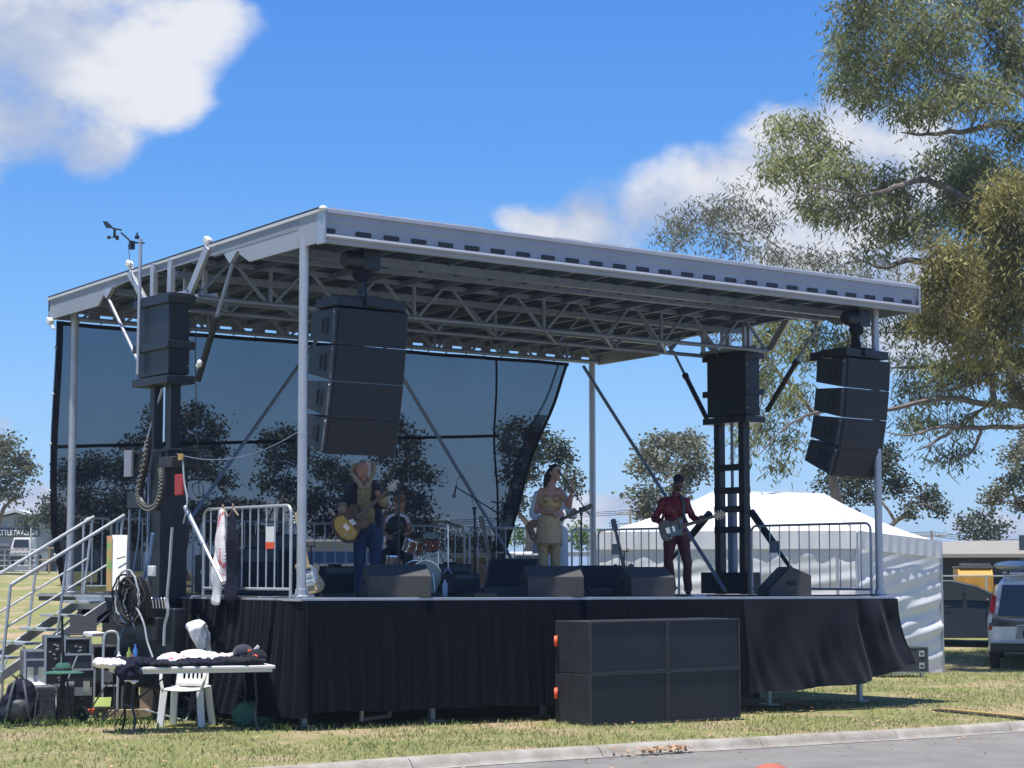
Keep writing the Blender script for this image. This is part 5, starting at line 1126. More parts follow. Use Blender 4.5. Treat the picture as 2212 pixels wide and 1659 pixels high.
# folded tripod with a green hat
TP = thing('folded_tripod', 'folded dark tripod standing beside the crates', 'tripod', (at(138, 1530, 1, 2.45).x, 2.45, 0), 0)
m = M(); m.tube((0, 0, .3), (-.05, 0, 1.28), .018)
for q in ((-.10, -.05, .0), (.08, -.08, 0), (.02, .12, 0)): m.tube(q, (-.02, 0, .85), .013)
m.build('legs', 'black_steel', TP)
GH = thing('green_hat', 'teal green wide brimmed hat on the folded tripod', 'hat', TP.location+V((-.02, 0, .62)), 0)
m = M(); m.lathe([(.004, .10), (.06, .10), (.09, .07), (.10, .01), (.24, -.01), (.245, -.02), (.10, -.005)], n=28); m.build('brim_and_crown', 'green_cloth', GH); m = M(); m.lathe([(.100, .012), (.103, .012), (.100, .04), (.097, .04)], n=24); m.build('hat_band', 'case', GH)
# table ----------------------------------------------------------------
TA, TB = V((-2.08, .50, 0)), V((-.37, -.06, 0)); td = (TB-TA).normalized(); tang = atan2(td.y, td.x)
TBL = thing('folding_table', 'long white folding table spread with shirts and caps left of the stage', 'table', TA, tang)
TL = (TB-TA).length
m = M(); m.box(0, TL, 0, .76, .70, .742); m.build('tabletop', 'table_top', TBL, bevel=.012)
m = M(); m.box(.03, TL-.03, .03, .73, .665, .70); m.build('apron', 'table_top', TBL)
for x, sx in ((.22, -1), (TL-.22, 1)):
    for y in (.10, .66):
        m = M(); m.path([(x, y, .67), (x+sx*.03, y, .35), (x+sx*.0, y+(.06 if y > .3 else -.06), .16), (x+sx*.02, y+(.10 if y > .3 else -.10), .0)], .014, 8); m.build('leg', 'black_steel', TBL)
    m = M(); m.tube((x+sx*.02, .10, .30), (x+sx*.02, .66, .30), .011); m.tube((x, .38, .30), (x-sx*.45, .38, .66), .009); m.build('leg_brace', 'black_steel', TBL)
def tbw(x, y, z=.742): return TA+Matrix.Rotation(tang, 3, 'Z')@V((x, y, z))
def pile(x, y, rx__, ry__, rz__, mt_, label, cat='shirt', name='folded_shirt', seed=0, disp=.03, grp=None, droop=None):
    r_ = random.Random(seed); m = M()
    for i in range(7): m.ell((r_.uniform(-.6, .6)*rx__, r_.uniform(-.5, .5)*ry__, rz__*.55), (rx__*.55, ry__*.6, rz__*r_.uniform(.5, .75)), 7)
    m.ell((0, 0, rz__*.5), (rx__*.9, ry__*.85, rz__*.5), 8)
    if droop: m.ell(droop[0], droop[1], 7)
    o = blob(m, .010, name, mt_, None, 3, disp, 13); p = tbw(x, y); o.location = p+V((0, 0, -.006)); o.rotation_euler = (0, 0, tang+r_.uniform(-.2, .2)); tag(o, label, cat, grp); return o
G_ = 'shirts laid out on the table'
pile(-.02, .30, .17, .30, .075, 'white_cloth', 'white shirt folded on the left end of the table', seed=1, grp=G_)
pile(.20, .16, .20, .20, .09, 'navy_cloth', 'dark shirt hanging over the front left corner of the table', seed=2, grp=G_, droop=((-.04, -.20, -.05), (.15, .05, .10)))
o = pile(.16, -.035, .09, .03, .03, 'white_cloth', 'white printed hem below the dark shirt at the left table corner', 'shirt', 'shirt_hem', seed=9); o.location.z = .58
pile(.52, .40, .24, .22, .05, 'navy_cloth', 'black shirt in the middle left of the table', seed=3, grp=G_)
pile(.62, .12, .26, .14, .06, 'cloth_black', 'black shirt at the front edge left of the white shirts', seed=4, grp=G_)
pile(.80, .46, .25, .2, .105, 'pink_print', 'white shirt with red and pink print in the middle of the table', seed=5, grp=G_)
pile(1.06, .44, .22, .2, .12, 'white_cloth', 'plain white shirt right of the pink printed shirt', seed=6, grp=G_)
pile(.98, .13, .30, .14, .07, 'navy_cloth', 'dark shirt along the front edge in the middle of the table', seed=7, grp=G_)
pile(1.38, .20, .30, .18, .085, 'cloth_black', 'black shirt at the right of the table under the caps', seed=8, grp=G_)
pile(1.30, .50, .16, .12, .10, 'pink_print', 'red and white printed shirt behind the black shirt at the right', seed=10, grp=G_)
def capm(x, y, z, mt_, label, rz):
    t = thing('cap', label, 'cap', tbw(x, y, .742+z), tang+rz, 'caps for sale'); m = M(); m.ell((0, 0, .03), (.115, .125, .10), 10); m.box(-.0, .0, 0, 0, 0, 0); m.build('crown', mt_, t)
    m = M(); P = [(.10*cos(a), -.09-.10*sin(a), .0) for a in [pi*i/10 for i in range(11)]]; m.prism(P, (0, 0, .010)); m.build('peak', mt_, t); m = M(); m.ell((.02, -.112, .05), (.04, .012, .02), 6); m.build('cap_logo', 'orange', t)
capm(1.50, .36, .10, 'jacket', 'black cap with a red badge at the right end of the table', .3)
capm(1.62, .18, .05, 'cloth_black', 'flat black cap at the right front corner of the table', -.6)
o = M(); o.obox((0, 0, 0), (.04, .015, .22)); o = o.build('pink_marker', 'pink_print', bevel=.005); o.location = tbw(1.585, .24, .87); o.rotation_euler = (0, .7, tang); tag(o, 'pink tag standing against the black cap', 'tag')
for i, (x, h_, mt_, lb) in enumerate(((.23, .20, 'lime', 'yellow green spray bottle standing at the left end of the table'), (.255, .14, 'orange', 'short orange bottle standing at the left end of the table'), (.30, .24, 'food_blue', 'blue bottle standing at the left end of the table'), (.12, .15, 'white_plastic', 'white bottle standing at the left end of the table'))):
    m = M(); m.lathe([(.026, 0), (.028, .01), (.028, h_*.7), (.012, h_*.82), (.012, h_)], n=14); o = m.build('bottle', mt_); o.location = tbw(x, .58+.03*(i % 2)); tag(o, lb, 'bottle', 'bottles on the table')
# white cloth draped on a stand
SD = thing('coat_stand', 'thin black stand behind the table carrying a white cloth', 'stand', (at(428, 1400, 1, 1.6).x, 1.6, 0), 0)
m = M(); m.tube((0, 0, 0), (0, 0, 1.28), .014)
for i in range(3): a = R(120*i); m.tube((0, 0, .22), (.25*cos(a), .25*sin(a), .01), .01)
m.build('pole', 'black_steel', SD)
m = M(); zc1 = at(428, 1365, 1, 1.6).z
def shirtf(u, v):
    a = 2*pi*u; t_ = v; rad = .128*sin(min(1, t_*3.2)*pi/2)*(1-.38*max(0, t_-.3)/.7); fo = 1+.16*max(0, t_-.15)*sin(a*5+t_*4)+.10*max(0, t_-.1)*sin(a*3+1.5)
    nn = mnoise.noise((3*cos(a), 3*sin(a), t_*4)); z = .150-.33*t_-.09*t_*sin(a*2+.8)-.05*t_*sin(a*3+2)+.02*sin(a*5)*t_+.02*nn; fo *= 1+.34*nn*min(1, t_*4)+.22*max(0, t_-.2)*sin(a*2-t_*2.5); return (rad*fo*cos(a)+.05*t_*t_-.03*sin(t_*5), rad*fo*sin(a)*.8, z)
m.grid(shirtf, 60, 26); o = m.build('white_shirt', 'white_cloth', None, ang=180); o.location = (SD.location.x, 1.6, zc1); tag(o, 'white cloth bunched up on the black stand behind the table', 'shirt')
# monobloc chair ----------------------------------------------------------
cl = gat(405, 1572); CH = thing('plastic_chair', 'white plastic garden chair behind the table', 'chair', (-.79, 1.23, 0), R(-45))
def leg(x0, y0, x1, y1, z1=.44):
    m = M(); m.prism([(x0-.03, y0-.02, 0), (x0+.03, y0-.02, 0), (x0+.03, y0+.025, 0), (x0-.03, y0+.025, 0)], (0, 0, .001)); m = M(); P, Q = V((x0, y0, 0)), V((x1, y1, z1))
    m.bar(P, Q, .03, .085, V((1, 0, 0))); m.bar(P+V((0, .03, 0)), Q+V((0, .03, 0)), .07, .02, V((1, 0, 0))); return m.build('leg', 'white_plastic', CH, bevel=.008)
for x in (-1, 1): leg(x*.25, -.24, x*.215, -.20); leg(x*.24, .27, x*.20, .19, .46)
def seatf(u, v): x = (u-.5)*.44*(1-.1*v); y = -.22+.44*v; return (x, y, .445-.018*(1-(2*u-1)**2)+.02*max(0, .2-v)*-3+.0)
m = M(); m.grid(seatf, 14, 14); m.build('seat', 'white_plastic', CH, solid=.012)
def backf(u, v):
    x = (u-.5)*(.40-.06*v*v); return (x, .20+.11*v+.035*(1-(2*u-1)**2), .45+.40*v+.03*(1-(2*u-1)**2)*v)
m = M(); nu, nv = 15, 10
vs = [backf(i/nu, j/nv) for j in range(nv+1) for i in range(nu+1)]
fs = [(j*(nu+1)+i, j*(nu+1)+i+1, (j+1)*(nu+1)+i+1, (j+1)*(nu+1)+i) for j in range(nv) for i in range(nu) if not (2 <= j <= 7 and i in (3, 5, 7, 9, 11))]
m.add(vs, fs); m.build('backrest', 'white_plastic', CH, solid=.012)
for s in (-1, 1):
    m = M(); m.path(smooth_pts([(s*.235, -.21, .44), (s*.26, -.19, .55), (s*.265, -.13, .64), (s*.26, .05, .655), (s*.21, .24, .66)], 5), [.02]*21, 8); m.build('armrest', 'white_plastic', CH)
# green bag under the table
m = M(); m.ell((0, 0, .15), (.22, .16, .16), 8); m.ell((.12, 0, .10), (.2, .15, .11), 8); o = blob(m, .016, 'green_bag', 'green_cloth', None, 3, .02, 9); p = gat(540, 1578); o.location = (at(540, 1560, 1, .55).x, .55, 0); tag(o, 'dark green bag on the grass under the right end of the table', 'bag')
# shirts hung on the barrier at the front left ---------------------------
def hung(y, mt_, zt, zb, w_, label, seed, x=-.20, lean=0.):
    m = M(); n = 22
    for i in range(n):
        f = i/(n-1); z = zt+(zb-zt)*f; m.ell((.012*sin(f*7+seed), lean*f+.015*sin(f*4+seed), z-zt), (.032, w_*(.35+.65*min(1, f*3.0))*(1+.08*sin(f*11+seed)), abs(zt-zb)/n*1.7), 8)
    o = blob(m, .010, 'hanging_shirt', mt_, None, 5, .014, 7, .45); o.location = (x, y, zt); tag(o, label, 'shirt', 'shirts hung on the barrier')
yw = at(483, 1200, 0, -.2).y; yb_ = at(505, 1200, 0, -.2).y
hung(yw, 'pink_print', 2.50, 1.70, .12, 'white shirt with pink print hung on the barrier', 1, x=-.24)
hung(yw+.05, 'white_cloth', 2.05, 1.44, .11, 'long white garment hanging below the pink printed shirt', 2, x=-.26, lean=.04)
hung(yb_, 'navy_cloth', 2.46, 1.50, .15, 'black shirt hung on the barrier right of the white one', 3, x=-.22)
for i, (yy, px) in enumerate(((yw, 0), (yb_, 0))):
    m = M(); m.path([(0, 0, 0), (0, .03, -.08), (.02, .05, .02)], .008, 5); m.path([(0, -.11, -.13), (0, 0, -.04), (0, .11, -.13)], .009, 5); o = m.build('clothes_hanger', 'timber'); o.location = (-.21, yy, 2.60); tag(o, ('wooden hanger of the white shirt' if i == 0 else 'wooden hanger of the black shirt')+' on the barrier rail', 'hanger', 'clothes hangers')

# hoses, chains and boxes on the left tower --------------------------------
XT = -.50
m = M(); pts = [at(px, py, 0, XT) for px, py in ((322, 946), (318, 985), (308, 1030), (302, 1068), (310, 1090), (325, 1098), (341, 1090), (351, 1062), (353, 1030), (351, 1010))]
P, = (smooth_pts(pts, 8),); m.path(P, .042, 8); CC = thing('cable_chain', 'looped black cable chain hanging from the left lifting tower', 'cable chain', P[0])
m.o = P[0]; m.v = [tuple(V(v_)-P[0]) for v_ in m.v]; m.build('chain_loop', 'plastic_black', CC)
m = M(P[0])
for i in range(1, len(P)-1):
    d = (P[i+1]-P[i-1]).normalized(); sd = d.cross(V((1, 0, 0))).normalized()
    m.obox(P[i]+V((-.036, 0, 0))+sd*.022*(1 if i % 2 else -1), (.02, .022, .022))
m.build('chain_link_pins', 'beige_plastic', CC)
def boxat(pxl, pxr, pyt, pyb, x, dep, mt_, name, label, cat, bev=.01, parent=None):
    a, b = at(pxl, pyb, 0, x), at(pxr, pyt, 0, x); c = (a+b)/2; o = M(); o.box(0, dep, -abs(a.y-b.y)/2, abs(a.y-b.y)/2, -abs(a.z-b.z)/2, abs(a.z-b.z)/2); o = o.build(name, mt_, bevel=bev); o.location = (x, c.y, c.z); tag(o, label, cat); return o
boxat(376, 393, 1024, 1070, XT, .04, 'red_paint', 'red_valve_box', 'red metal box on the mast of the left lifting tower', 'box')
boxat(342, 372, 985, 1012, XT, .2, 'plastic_black', 'control_box', 'black control box above the collar of the left lifting tower', 'control box')
boxat(384, 392, 980, 994, XT-.03, .03, 'yellow_cover', 'yellow_tag', 'small yellow tag above the red metal box', 'tag', .003)
boxat(318, 330, 1222, 1245, -.75, .05, 'white_plastic', 'junction_box', 'white junction box on top of the power unit', 'junction box')
PU = thing('power_unit', 'black hydraulic power unit with coiled hoses below the left tower', 'power unit', at(330, 1350, 0, -.62)); po = PU.location.copy()
cy_ = at(325, 1295, 0, -.62)
m = M(po); m.box(-.60, -.42, cy_.y-.55, cy_.y+.35, .62, 1.36); m.box(-.72, -.6, cy_.y-.35, cy_.y+.2, .95, 1.25); m.build('housing', 'black_steel', PU, bevel=.02)
m = M(po); m.lathe([(.10, -.06), (.30, -.06), (.30, -.04), (.12, -.03), (.12, .03), (.30, .04), (.30, .06), (.10, .06)], (-.82, cy_.y, cy_.z-.02), (1, 0, .0), 28); m.build('hose_reel', 'plastic_black', PU)
rr_ = random.Random(9)
for k_ in range(11):
    c = V((-.86-.012*k_, cy_.y+rr_.uniform(-.08, .08), cy_.z+rr_.uniform(-.05, .06))); ra = rr_.uniform(.17, .30); ph = rr_.random()*6
    m = M(po); m.path([c+V((rr_.uniform(-.02, .02), ra*cos(a+ph), ra*1.1*sin(a+ph))) for a in [2*pi*i/26*(.8+.2*(k_ % 2)) for i in range(27)]], .012 if k_ % 3 else .016, 6); m.build('hose', 'hose' if k_ % 4 == 0 else 'rubber', PU)
m = M(po)
for i in range(9): m.tube((-.62, cy_.y-.4+.08*i, 1.36), (-.64, cy_.y-.4+.08*i, 1.46), .016); m.ell((-.64, cy_.y-.4+.08*i, 1.47), .022, 5)
m.build('hose_fittings', 'chrome', PU)
def hosep(px_pts, x, r_, mt_, label, cat='hose', name='hose'):
    pts = [at(px, py, 0, x) for px, py in px_pts]; o0 = pts[-1].copy(); m = M(o0); m.path(smooth_pts(pts, 6), r_, 6); o = m.build(name, mt_); o.location = o0; tag(o, label, cat)
hosep([(372, 1140), (369, 1180), (366, 1230), (361, 1290), (363, 1320), (356, 1350), (354, 1395)], -.85, .020, 'hose', 'pale hose hanging in front of the left tower mast', name='pale_hose')
hosep([(330, 1152), (325, 1190), (316, 1235), (310, 1250)], -.70, .024, 'blue_strap', 'pale blue strap beside the poster board', 'strap', 'blue_strap')
hosep([(302, 1100), (299, 1160), (290, 1220), (280, 1300), (262, 1370), (247, 1415)], -.75, .009, 'blue_strap', 'thin blue rope running from the cable chain down to the table', 'rope', 'blue_rope')
hosep([(290, 1355), (284, 1330), (292, 1310), (310, 1345), (318, 1385), (330, 1420)], -.95, .012, 'hose', 'grey hose curving below the power unit', name='grey_hose')
hosep([(423, 700), (422, 800), (425, 900), (428, 1010), (430, 1060), (436, 1075), (440, 1060), (434, 1042), (420, 1045), (415, 1055), (425, 1075)], -.15, .008, 'rubber', 'black cable hanging beside the left tower ending in a coil', 'cable', 'hanging_cable')
hosep([(395, 995), (398, 1040), (404, 1075), (403, 1100), (396, 1130)], XT, .012, 'hose', 'short grey hose right of the red metal box', name='grey_hose')
o = M(); o.ell((0, 0, 0), (.035, .035, .05), 7); o.ell((.0, .05, -.03), (.03, .03, .03), 6); o = o.build('white_clip', 'white_plastic'); o.location = at(431, 785, 0, -.12); tag(o, 'white clamp hanging below the left roof ram', 'clamp')
wires = [((-.3, 2.5, 3.28), at(640, 935, 1, .05))]
m = M((-.3, 2.5, 3.28)); a_, b_ = V(wires[0][0]), V(wires[0][1]); m.path([a_.lerp(b_, i/12)+V((0, 0, -.18*4*(i/12)*(1-i/12))) for i in range(13)], .006, 5); o = m.build('sagging_cable', 'truss'); o.location = a_; tag(o, 'grey cable sagging from the left tower to the front left post', 'cable')
m = M((.05, .06, 1.55)); m.path(smooth_pts([(.05, .08, 4.9), (.03, .10, 3.6), (.0, .35, 2.9), (-.05, .5, 2.62), (-.1, .62, 2.35), (-.12, .70, 2.2), (-.12, .62, 2.3)], 6), .009, 5); o = m.build('post_cable', 'rubber'); o.location = (.05, .06, 1.55); tag(o, 'black cable looped from the front left post over the barrier', 'cable')
# roof fittings
for (px, py, lb, x) in ((280, 571, 'white floodlight on the left roof edge beside the weather mast', -.02), (108, 694, 'white lamp under the rear left corner of the roof', -.04), (449, 520, 'white lamp on the left roof edge above the lifting tower', -.02)):
    c = at(px, py, 0, x); t = thing('roof_lamp', lb, 'lamp', c, 0, 'small lamps on the roof edge'); m = M(); m.obox((0, 0, 0), (.08, .13, .09), Matrix.Rotation(.5, 3, 'X')); m.build('lamp_head', 'white_plastic', t, bevel=.02); m = M(); m.tube((.0, -.03, -.03), (.02, -.09, -.12), .02); m.build('lamp_arm', 'white_plastic', t)
# weather mast
WM = thing('weather_station', 'thin weather mast with anemometer and wind vane above the left tower', 'weather station', (-.42, 3.38, 4.2)); wo = WM.location.copy()
tp = at(304, 516, 0, -.42); bt = at(303, 774, 0, -.42)
m = M(wo); m.tube((-.42, tp.y, tp.z), (-.42, tp.y+.02, bt.z-.2), .023, n=10); m.build('mast', 'alu', WM)
m = M(wo); ar = [at(px, py, 0, -.42) for px, py in ((311, 525), (290, 524), (282, 521), (272, 512), (262, 503))]; m.path(smooth_pts(ar, 4), .012, 6); m.build('arm', 'black_steel', WM)
va = [at(px, py, 0, -.42) for px, py in ((223, 478), (232, 493), (248, 496), (262, 496), (250, 492), (238, 487))]
m = M(wo); m.prism([(-.43, p.y, p.z) for p in (at(223, 478, 0, -.42), at(231, 478, 0, -.42), at(246, 493, 0, -.42), at(231, 493, 0, -.42))], (.015, 0, 0)); m.path([at(243, 493, 0, -.42), at(262, 497, 0, -.42)], .012, 6); m.build('wind_vane', 'black_steel', WM)
hc = at(247, 513, 0, -.42); m = M(wo); m.tube(at(248, 494, 0, -.42), hc, .018); m.build('vane_hub', 'black_steel', WM)
for i in range(3):
    a = R(120*i+30); q = hc+V((.07*cos(a), .07*sin(a), 0)); m = M(wo); m.tube(hc, q, .006); m.ell(q, .026, 7); m.build('wind_cup', 'black_steel', WM)
m = M(wo); c = at(285, 524, 0, -.42); m.box(-.45, -.39, c.y-.03, c.y+.03, c.z-.09, c.z+.02); m.build('sensor', 'black_steel', WM)
m = M(wo); c = at(296, 516, 0, -.42); m.lathe([(.03, 0), (.03, .04), (.012, .05), (.012, .08)], c, (0, 0, 1), 10); m.build('rain_cup', 'black_steel', WM)
m = M(wo); m.path(smooth_pts([at(277, 528, 0, -.42), at(283, 580, 0, -.40), at(294, 655, 0, -.38)], 6), .005, 4); m.build('sensor_wire', 'rubber', WM)
# right end: road case, cover strip
RC = thing('road_case', 'black road case on white wheels beside the tent at the right end of the stage', 'road case', (0, 0, 0), 0)
d0 = 37.6; a, b = atd(1925, 1459, d0), atd(2006, 1459, d0); a.z = b.z = ground_z(a.x, a.y); wR = 81*d0/FPX; hR = (1440-1387)*d0/FPX
RC.location = (a+b)/2; RC.rotation_euler = (0, 0, -YAW+.12)
m = M(); m.box(-wR/2-.25, wR/2, 0, .6, .10, .10+hR); m.build('case_body', 'case', RC, bevel=.006)
m = M()
for z in (.10, .10+hR-.02): m.box(-wR/2-.26, wR/2+.01, -.008, .012, z, z+.022)
for x in (wR/2-.012,): m.box(x, x+.022, -.008, .012, .1, .1+hR)
m.build('edge_trim', 'case_grey', RC)
for z in (.16, .10+hR*.62):
    m = M(); m.box(wR/2-.17, wR/2-.07, -.012, .002, z, z+.11); o = m.build('recessed_latch', 'alu', RC); m = M(); m.box(wR/2-.15, wR/2-.09, -.016, -.010, z+.03, z+.07); m.build('latch_knob', 'plastic_black', o)
for x in (-wR/2+.05, wR/2-.1):
    m = M(); m.lathe([(.02, -.02), (.05, -.02), (.05, .02), (.02, .02)], (x, .08, .05), (1, 0, 0), 14); m.box(x-.08, x+.08, .02, .14, .085, .10); m.build('castor', 'white_plastic', RC)
a, b = gat(2035, 1536), gat(2300, 1562)
m = M(a); d = b-a; n = 24
for i in range(n):
    p_, q_ = a+d*(i/n), a+d*((i+.86)/n); m.bar(p_+V((0, 0, .03)), q_+V((0, 0, .03)), .055, .03)
CV = tag(m.build('cable_cover', 'yellow_cover', bevel=.01), 'yellow cable cover strip lying on the grass at the right edge', 'cable cover'); CV.location = a
m = M(a); s_ = (d.cross(V((0, 0, 1)))).normalized(); m.bar(a+V((0, 0, .012))+s_*.08, b+V((0, 0, .012))+s_*.08, .16, .025); m.build('ramp', 'rubber', CV)

# tangled leads and weeds under the table and round the power unit
rr_ = random.Random(17)
for i in range(9):
    x0, y0 = rr_.uniform(-2.3, -.4), rr_.uniform(1.6, 3.4); pts = [(x0, y0, rr_.uniform(.1, .8))]
    for k_ in range(5): x0 += rr_.uniform(-.35, .35); y0 += rr_.uniform(-.3, .2); pts.append((x0, y0, rr_.choice([.02, .02, rr_.uniform(.05, .5)])))
    m = M(pts[0]); m.path(smooth_pts(pts, 6), .010, 5); o = m.build('loose_lead', 'hose' if i % 3 == 0 else 'rubber'); o.location = pts[0]; tag(o, 'pale loose lead tangled on the grass behind the folding table' if i % 3 == 0 else 'black loose lead tangled on the grass behind the folding table', 'lead', 'pale loose leads' if i % 3 == 0 else 'black loose leads')
wv = M(); r3 = random.Random(8)
for (cx_, cy_, n_) in ((-1.2, 1.9, 160), (-1.9, 2.2, 120), (-.2, -.2, 25), (-1.5, .7, 40), (-.5, .3, 30), (-2.6, 2.4, 40), (.6, -.35, 18), (2.0, -.5, 18)):
    for i in range(n_):
        x, y = cx_+r3.gauss(0, .28), cy_+r3.gauss(0, .16); h_ = r3.uniform(.04, .12); a = r3.random()*6.3; l = V((r3.gauss(0, .4)*h_, r3.gauss(0, .4)*h_, h_)); s_ = V((cos(a), sin(a), 0))*r3.uniform(.006, .014); b_ = V((x, y, ground_z(x, y)))
        wv.add([b_-s_, b_+s_, b_+l*.6+s_*.8, b_+l, b_+l*.6-s_*.8], [(0, 1, 2, 3, 4)])
tag(wv.build('weeds', 'leaf_green', smooth=False), 'tufts of taller green weeds under the table and along the stage skirt', 'weeds', kind='stuff')
# ------------------------------------------------------------------ tent
K_ = atd(1852, 1300, 37.9); R_ = gat(2037, 1453); dR = (R_-CAM).dot(FH); L_ = atd(1287, 1300, 38.2)
def G0(p, z=None): return V((p.x, p.y, ground_z(p.x, p.y) if z is None else z))
K0, R0, L0 = G0(K_), G0(R_), G0(L_); B0 = G0(L0+(R0-K0)); TC = (K0+R0+L0+B0)/4
ez = 2.45
TE = thing('marquee_tent', 'white marquee tent with draped side walls behind the right end of the stage', 'tent', G0(TC)); to = TE.location.copy()
pk1 = atd(1540, 1062, 40.2); pk2 = atd(1782, 1068, 40.2)
cor = [L0, K0, R0, B0]; top = [V((c.x, c.y, z)) for c, z in zip(cor, (at_z for at_z in (1.79+(1236-1152)/FPX*38.2, 1.79+(1236-1150)/FPX*37.9, 1.79+(1236-1172)/FPX*dR, 2.4)))]
def roofpanel(a, b, c, d):
    def f(u, v):
        p = a.lerp(b, u).lerp(d.lerp(c, u), v); sag = -.16*sin(pi*v)*(.5+.5*sin(pi*u)); return p+V((0, 0, sag+.015*mnoise.noise(p*1.5)))
    return f
m = M(to); m.grid(roofpanel(top[0], top[1], pk2, pk1), 36, 20); m.grid(roofpanel(top[1], top[2], pk2, pk2), 28, 20); m.grid(roofpanel(top[2], top[3], pk1, pk2), 28, 16); m.grid(roofpanel(top[3], top[0], pk1, pk1), 28, 16)
m.build('roof_canopy', 'tent', TE, ang=50)
def wall(a, b, ta, tb, nrm, seed, amp=.05):
    def f(u, v):
        p = a.lerp(b, u); q = ta.lerp(tb, u); z = p.z+(q.z-p.z)*v
        # taut cloth pulled into long slanting folds
        s_ = u*3.0+seed; fold = amp*(sin(z*11-u*9+2.2*sin(u*4+seed))*.7+.5*sin(z*23-u*13+seed)+.9*mnoise.noise((u*4, z*3.5, seed)))*sin(pi*min(1, max(0, v))**.8)
        sc_ = -.05*sin(pi*u)*(1-v)
        return V((p.x, p.y, z))+nrm*(fold+sc_)
    return f
nL = -(K0-L0).cross(V((0, 0, 1))).normalized(); nL = nL if nL.dot(FH) < 0 else -nL
nR = (R0-K0).cross(V((0, 0, 1))).normalized(); nR = nR if nR.dot(FH) < 0 else -nR
m = M(to); m.grid(wall(L0, K0, top[0]+V((0, 0, -.05)), top[1]+V((0, 0, -.05)), nL, 1.0, .022), 120, 60); m.build('side_wall', 'tent', TE, ang=180)
m = M(to); m.grid(wall(K0, R0, top[1]+V((0, 0, -.05)), top[2]+V((0, 0, -.05)), nR, 4.0, .030), 120, 70); m.build('side_wall', 'tent', TE, ang=180)
nB = -nL; m = M(to); m.grid(wall(R0, B0, top[2], top[3], nB, 2.0, .03), 40, 20); m.build('side_wall', 'tent', TE, ang=180)
m = M(to)
def val(a, b, n_): 
    def f(u, v): p = a.lerp(b, u); return p+V((0, 0, -.34*(1-v)+.03))+n_*(.035+.012*sin(u*60)*(1-v))
    return f
m.grid(val(top[0], top[1], nL), 60, 4); m.grid(val(top[1], top[2], nR), 60, 4); m.build('valance', 'tent', TE, ang=180)
for c, t_ in zip(cor, top):
    m = M(to); m.box(c.x-.025, c.x+.025, c.y-.025, c.y+.025, c.z-.02, t_.z); m.build('tent_pole', 'alu', TE)
m = M(to); c = atd(1810, 1300, 37.6); m.tube((c.x, c.y, 1.0), (c.x, c.y, 2.15), .03); m.build('inner_pole', 'alu', TE)
m = M(to); m.path([pk2, pk2.lerp(top[1], .5)+V((0, 0, -.06)), top[1]], .012, 5); m.path([pk1, pk2], .02, 5); m.build('ridge_cord', 'white_cloth', TE)

# ------------------------------------------------------------------ vehicles
def arch_profile(pts, wheels, r_, zlow):
    """closed side outline with wheel arches cut from the sill"""
    out = [p for p in pts]; low = []
    x0, x1 = pts[0][0], pts[-1][0]
    for wx in wheels:
        low += [(wx-r_*cos(a), zlow+max(0, r_*sin(a)*1.0)) for a in [pi*i/10 for i in range(11)]]
    return out, low
def wheel(parent, x, y, r_, w_=.2, rim='alu'):
    m = M(); m.lathe([(r_*.62, -w_/2), (r_*.96, -w_/2), (r_, -w_*.3), (r_, w_*.3), (r_*.96, w_/2), (r_*.62, w_/2)], (x, y, r_), (0, 1, 0), 28); t = m.build('wheel', 'rubber', parent)
    m = M(); m.lathe([(.02, -w_*.44), (r_*.15, -w_*.46), (r_*.5, -w_*.35), (r_*.62, -w_*.46), (r_*.64, w_*.46), (r_*.5, w_*.35), (.02, w_*.44)], (x, y, r_), (0, 1, 0), 20); m.build('rim', rim, t)
def loft(secs, name, mt_, parent, bevel=0, ang=30):
    """secs: list of (x, [(y,z)...]) cross sections with equal counts"""
    m = M(); n = len(secs[0][1]); vs = [(x, y, z) for x, s in secs for y, z in s]
    fs = [(i*n+j, (i+1)*n+j, (i+1)*n+(j+1) % n, i*n+(j+1) % n) for i in range(len(secs)-1) for j in range(n)]; fs += [tuple(range(n)), tuple(reversed(range((len(secs)-1)*n, len(secs)*n)))]
    m.add(vs, fs); return m.build(name, mt_, parent, ang=ang, bevel=bevel)
# silver people carrier seen from behind; local frame: rear at x=0 facing -x, nose towards +x
dv = 40.2; vb = gat(2172, 1437)
VN = thing('parked_van', 'silver people carrier parked beyond the tent, rear towards the stage', 'van', (0, 0, 0), 0)
pv_ = atd(2133, 1400, dv); VN.location = (pv_.x+RH.x*.98, pv_.y+RH.y*.98, ground_z(pv_.x, pv_.y)); VN.rotation_euler = (0, 0, pi/2-YAW-R(15))
def vsec(x, zt, zb_, wt, wb, zs=1.12, ws=None):
    ws = ws or wb; return (x, [(-wb, zb_), (-ws-.01, zb_+.25), (-ws-.01, zs-.1), (-ws+.02, zs), (-wt-.05, zt-.16), (-wt+.08, zt), (0, zt+.02), (wt-.08, zt), (wt+.05, zt-.16), (ws-.02, zs), (ws+.01, zs-.1), (ws+.01, zb_+.25), (wb, zb_)])
loft([vsec(0.0, 1.02, .48, .88, .86), vsec(.04, 1.15, .40, .86, .90), vsec(.16, 1.74, .36, .70, .92), vsec(.32, 1.86, .34, .68, .94), vsec(2.6, 1.88, .30, .70, .95), vsec(3.3, 1.70, .30, .66, .95), vsec(4.0, 1.14, .30, .80, .93), vsec(4.6, .98, .32, .80, .90), vsec(4.85, .70, .36, .75, .80)], 'body', 'van_silver', VN, ang=24)
m = M(); m.prism([(.0, -.74, 1.06), (.0, .74, 1.06), (.135, .64, 1.68), (.135, -.64, 1.68)], (-.02, 0, .006)); m.build('rear_window', 'glass', VN, bevel=.01)
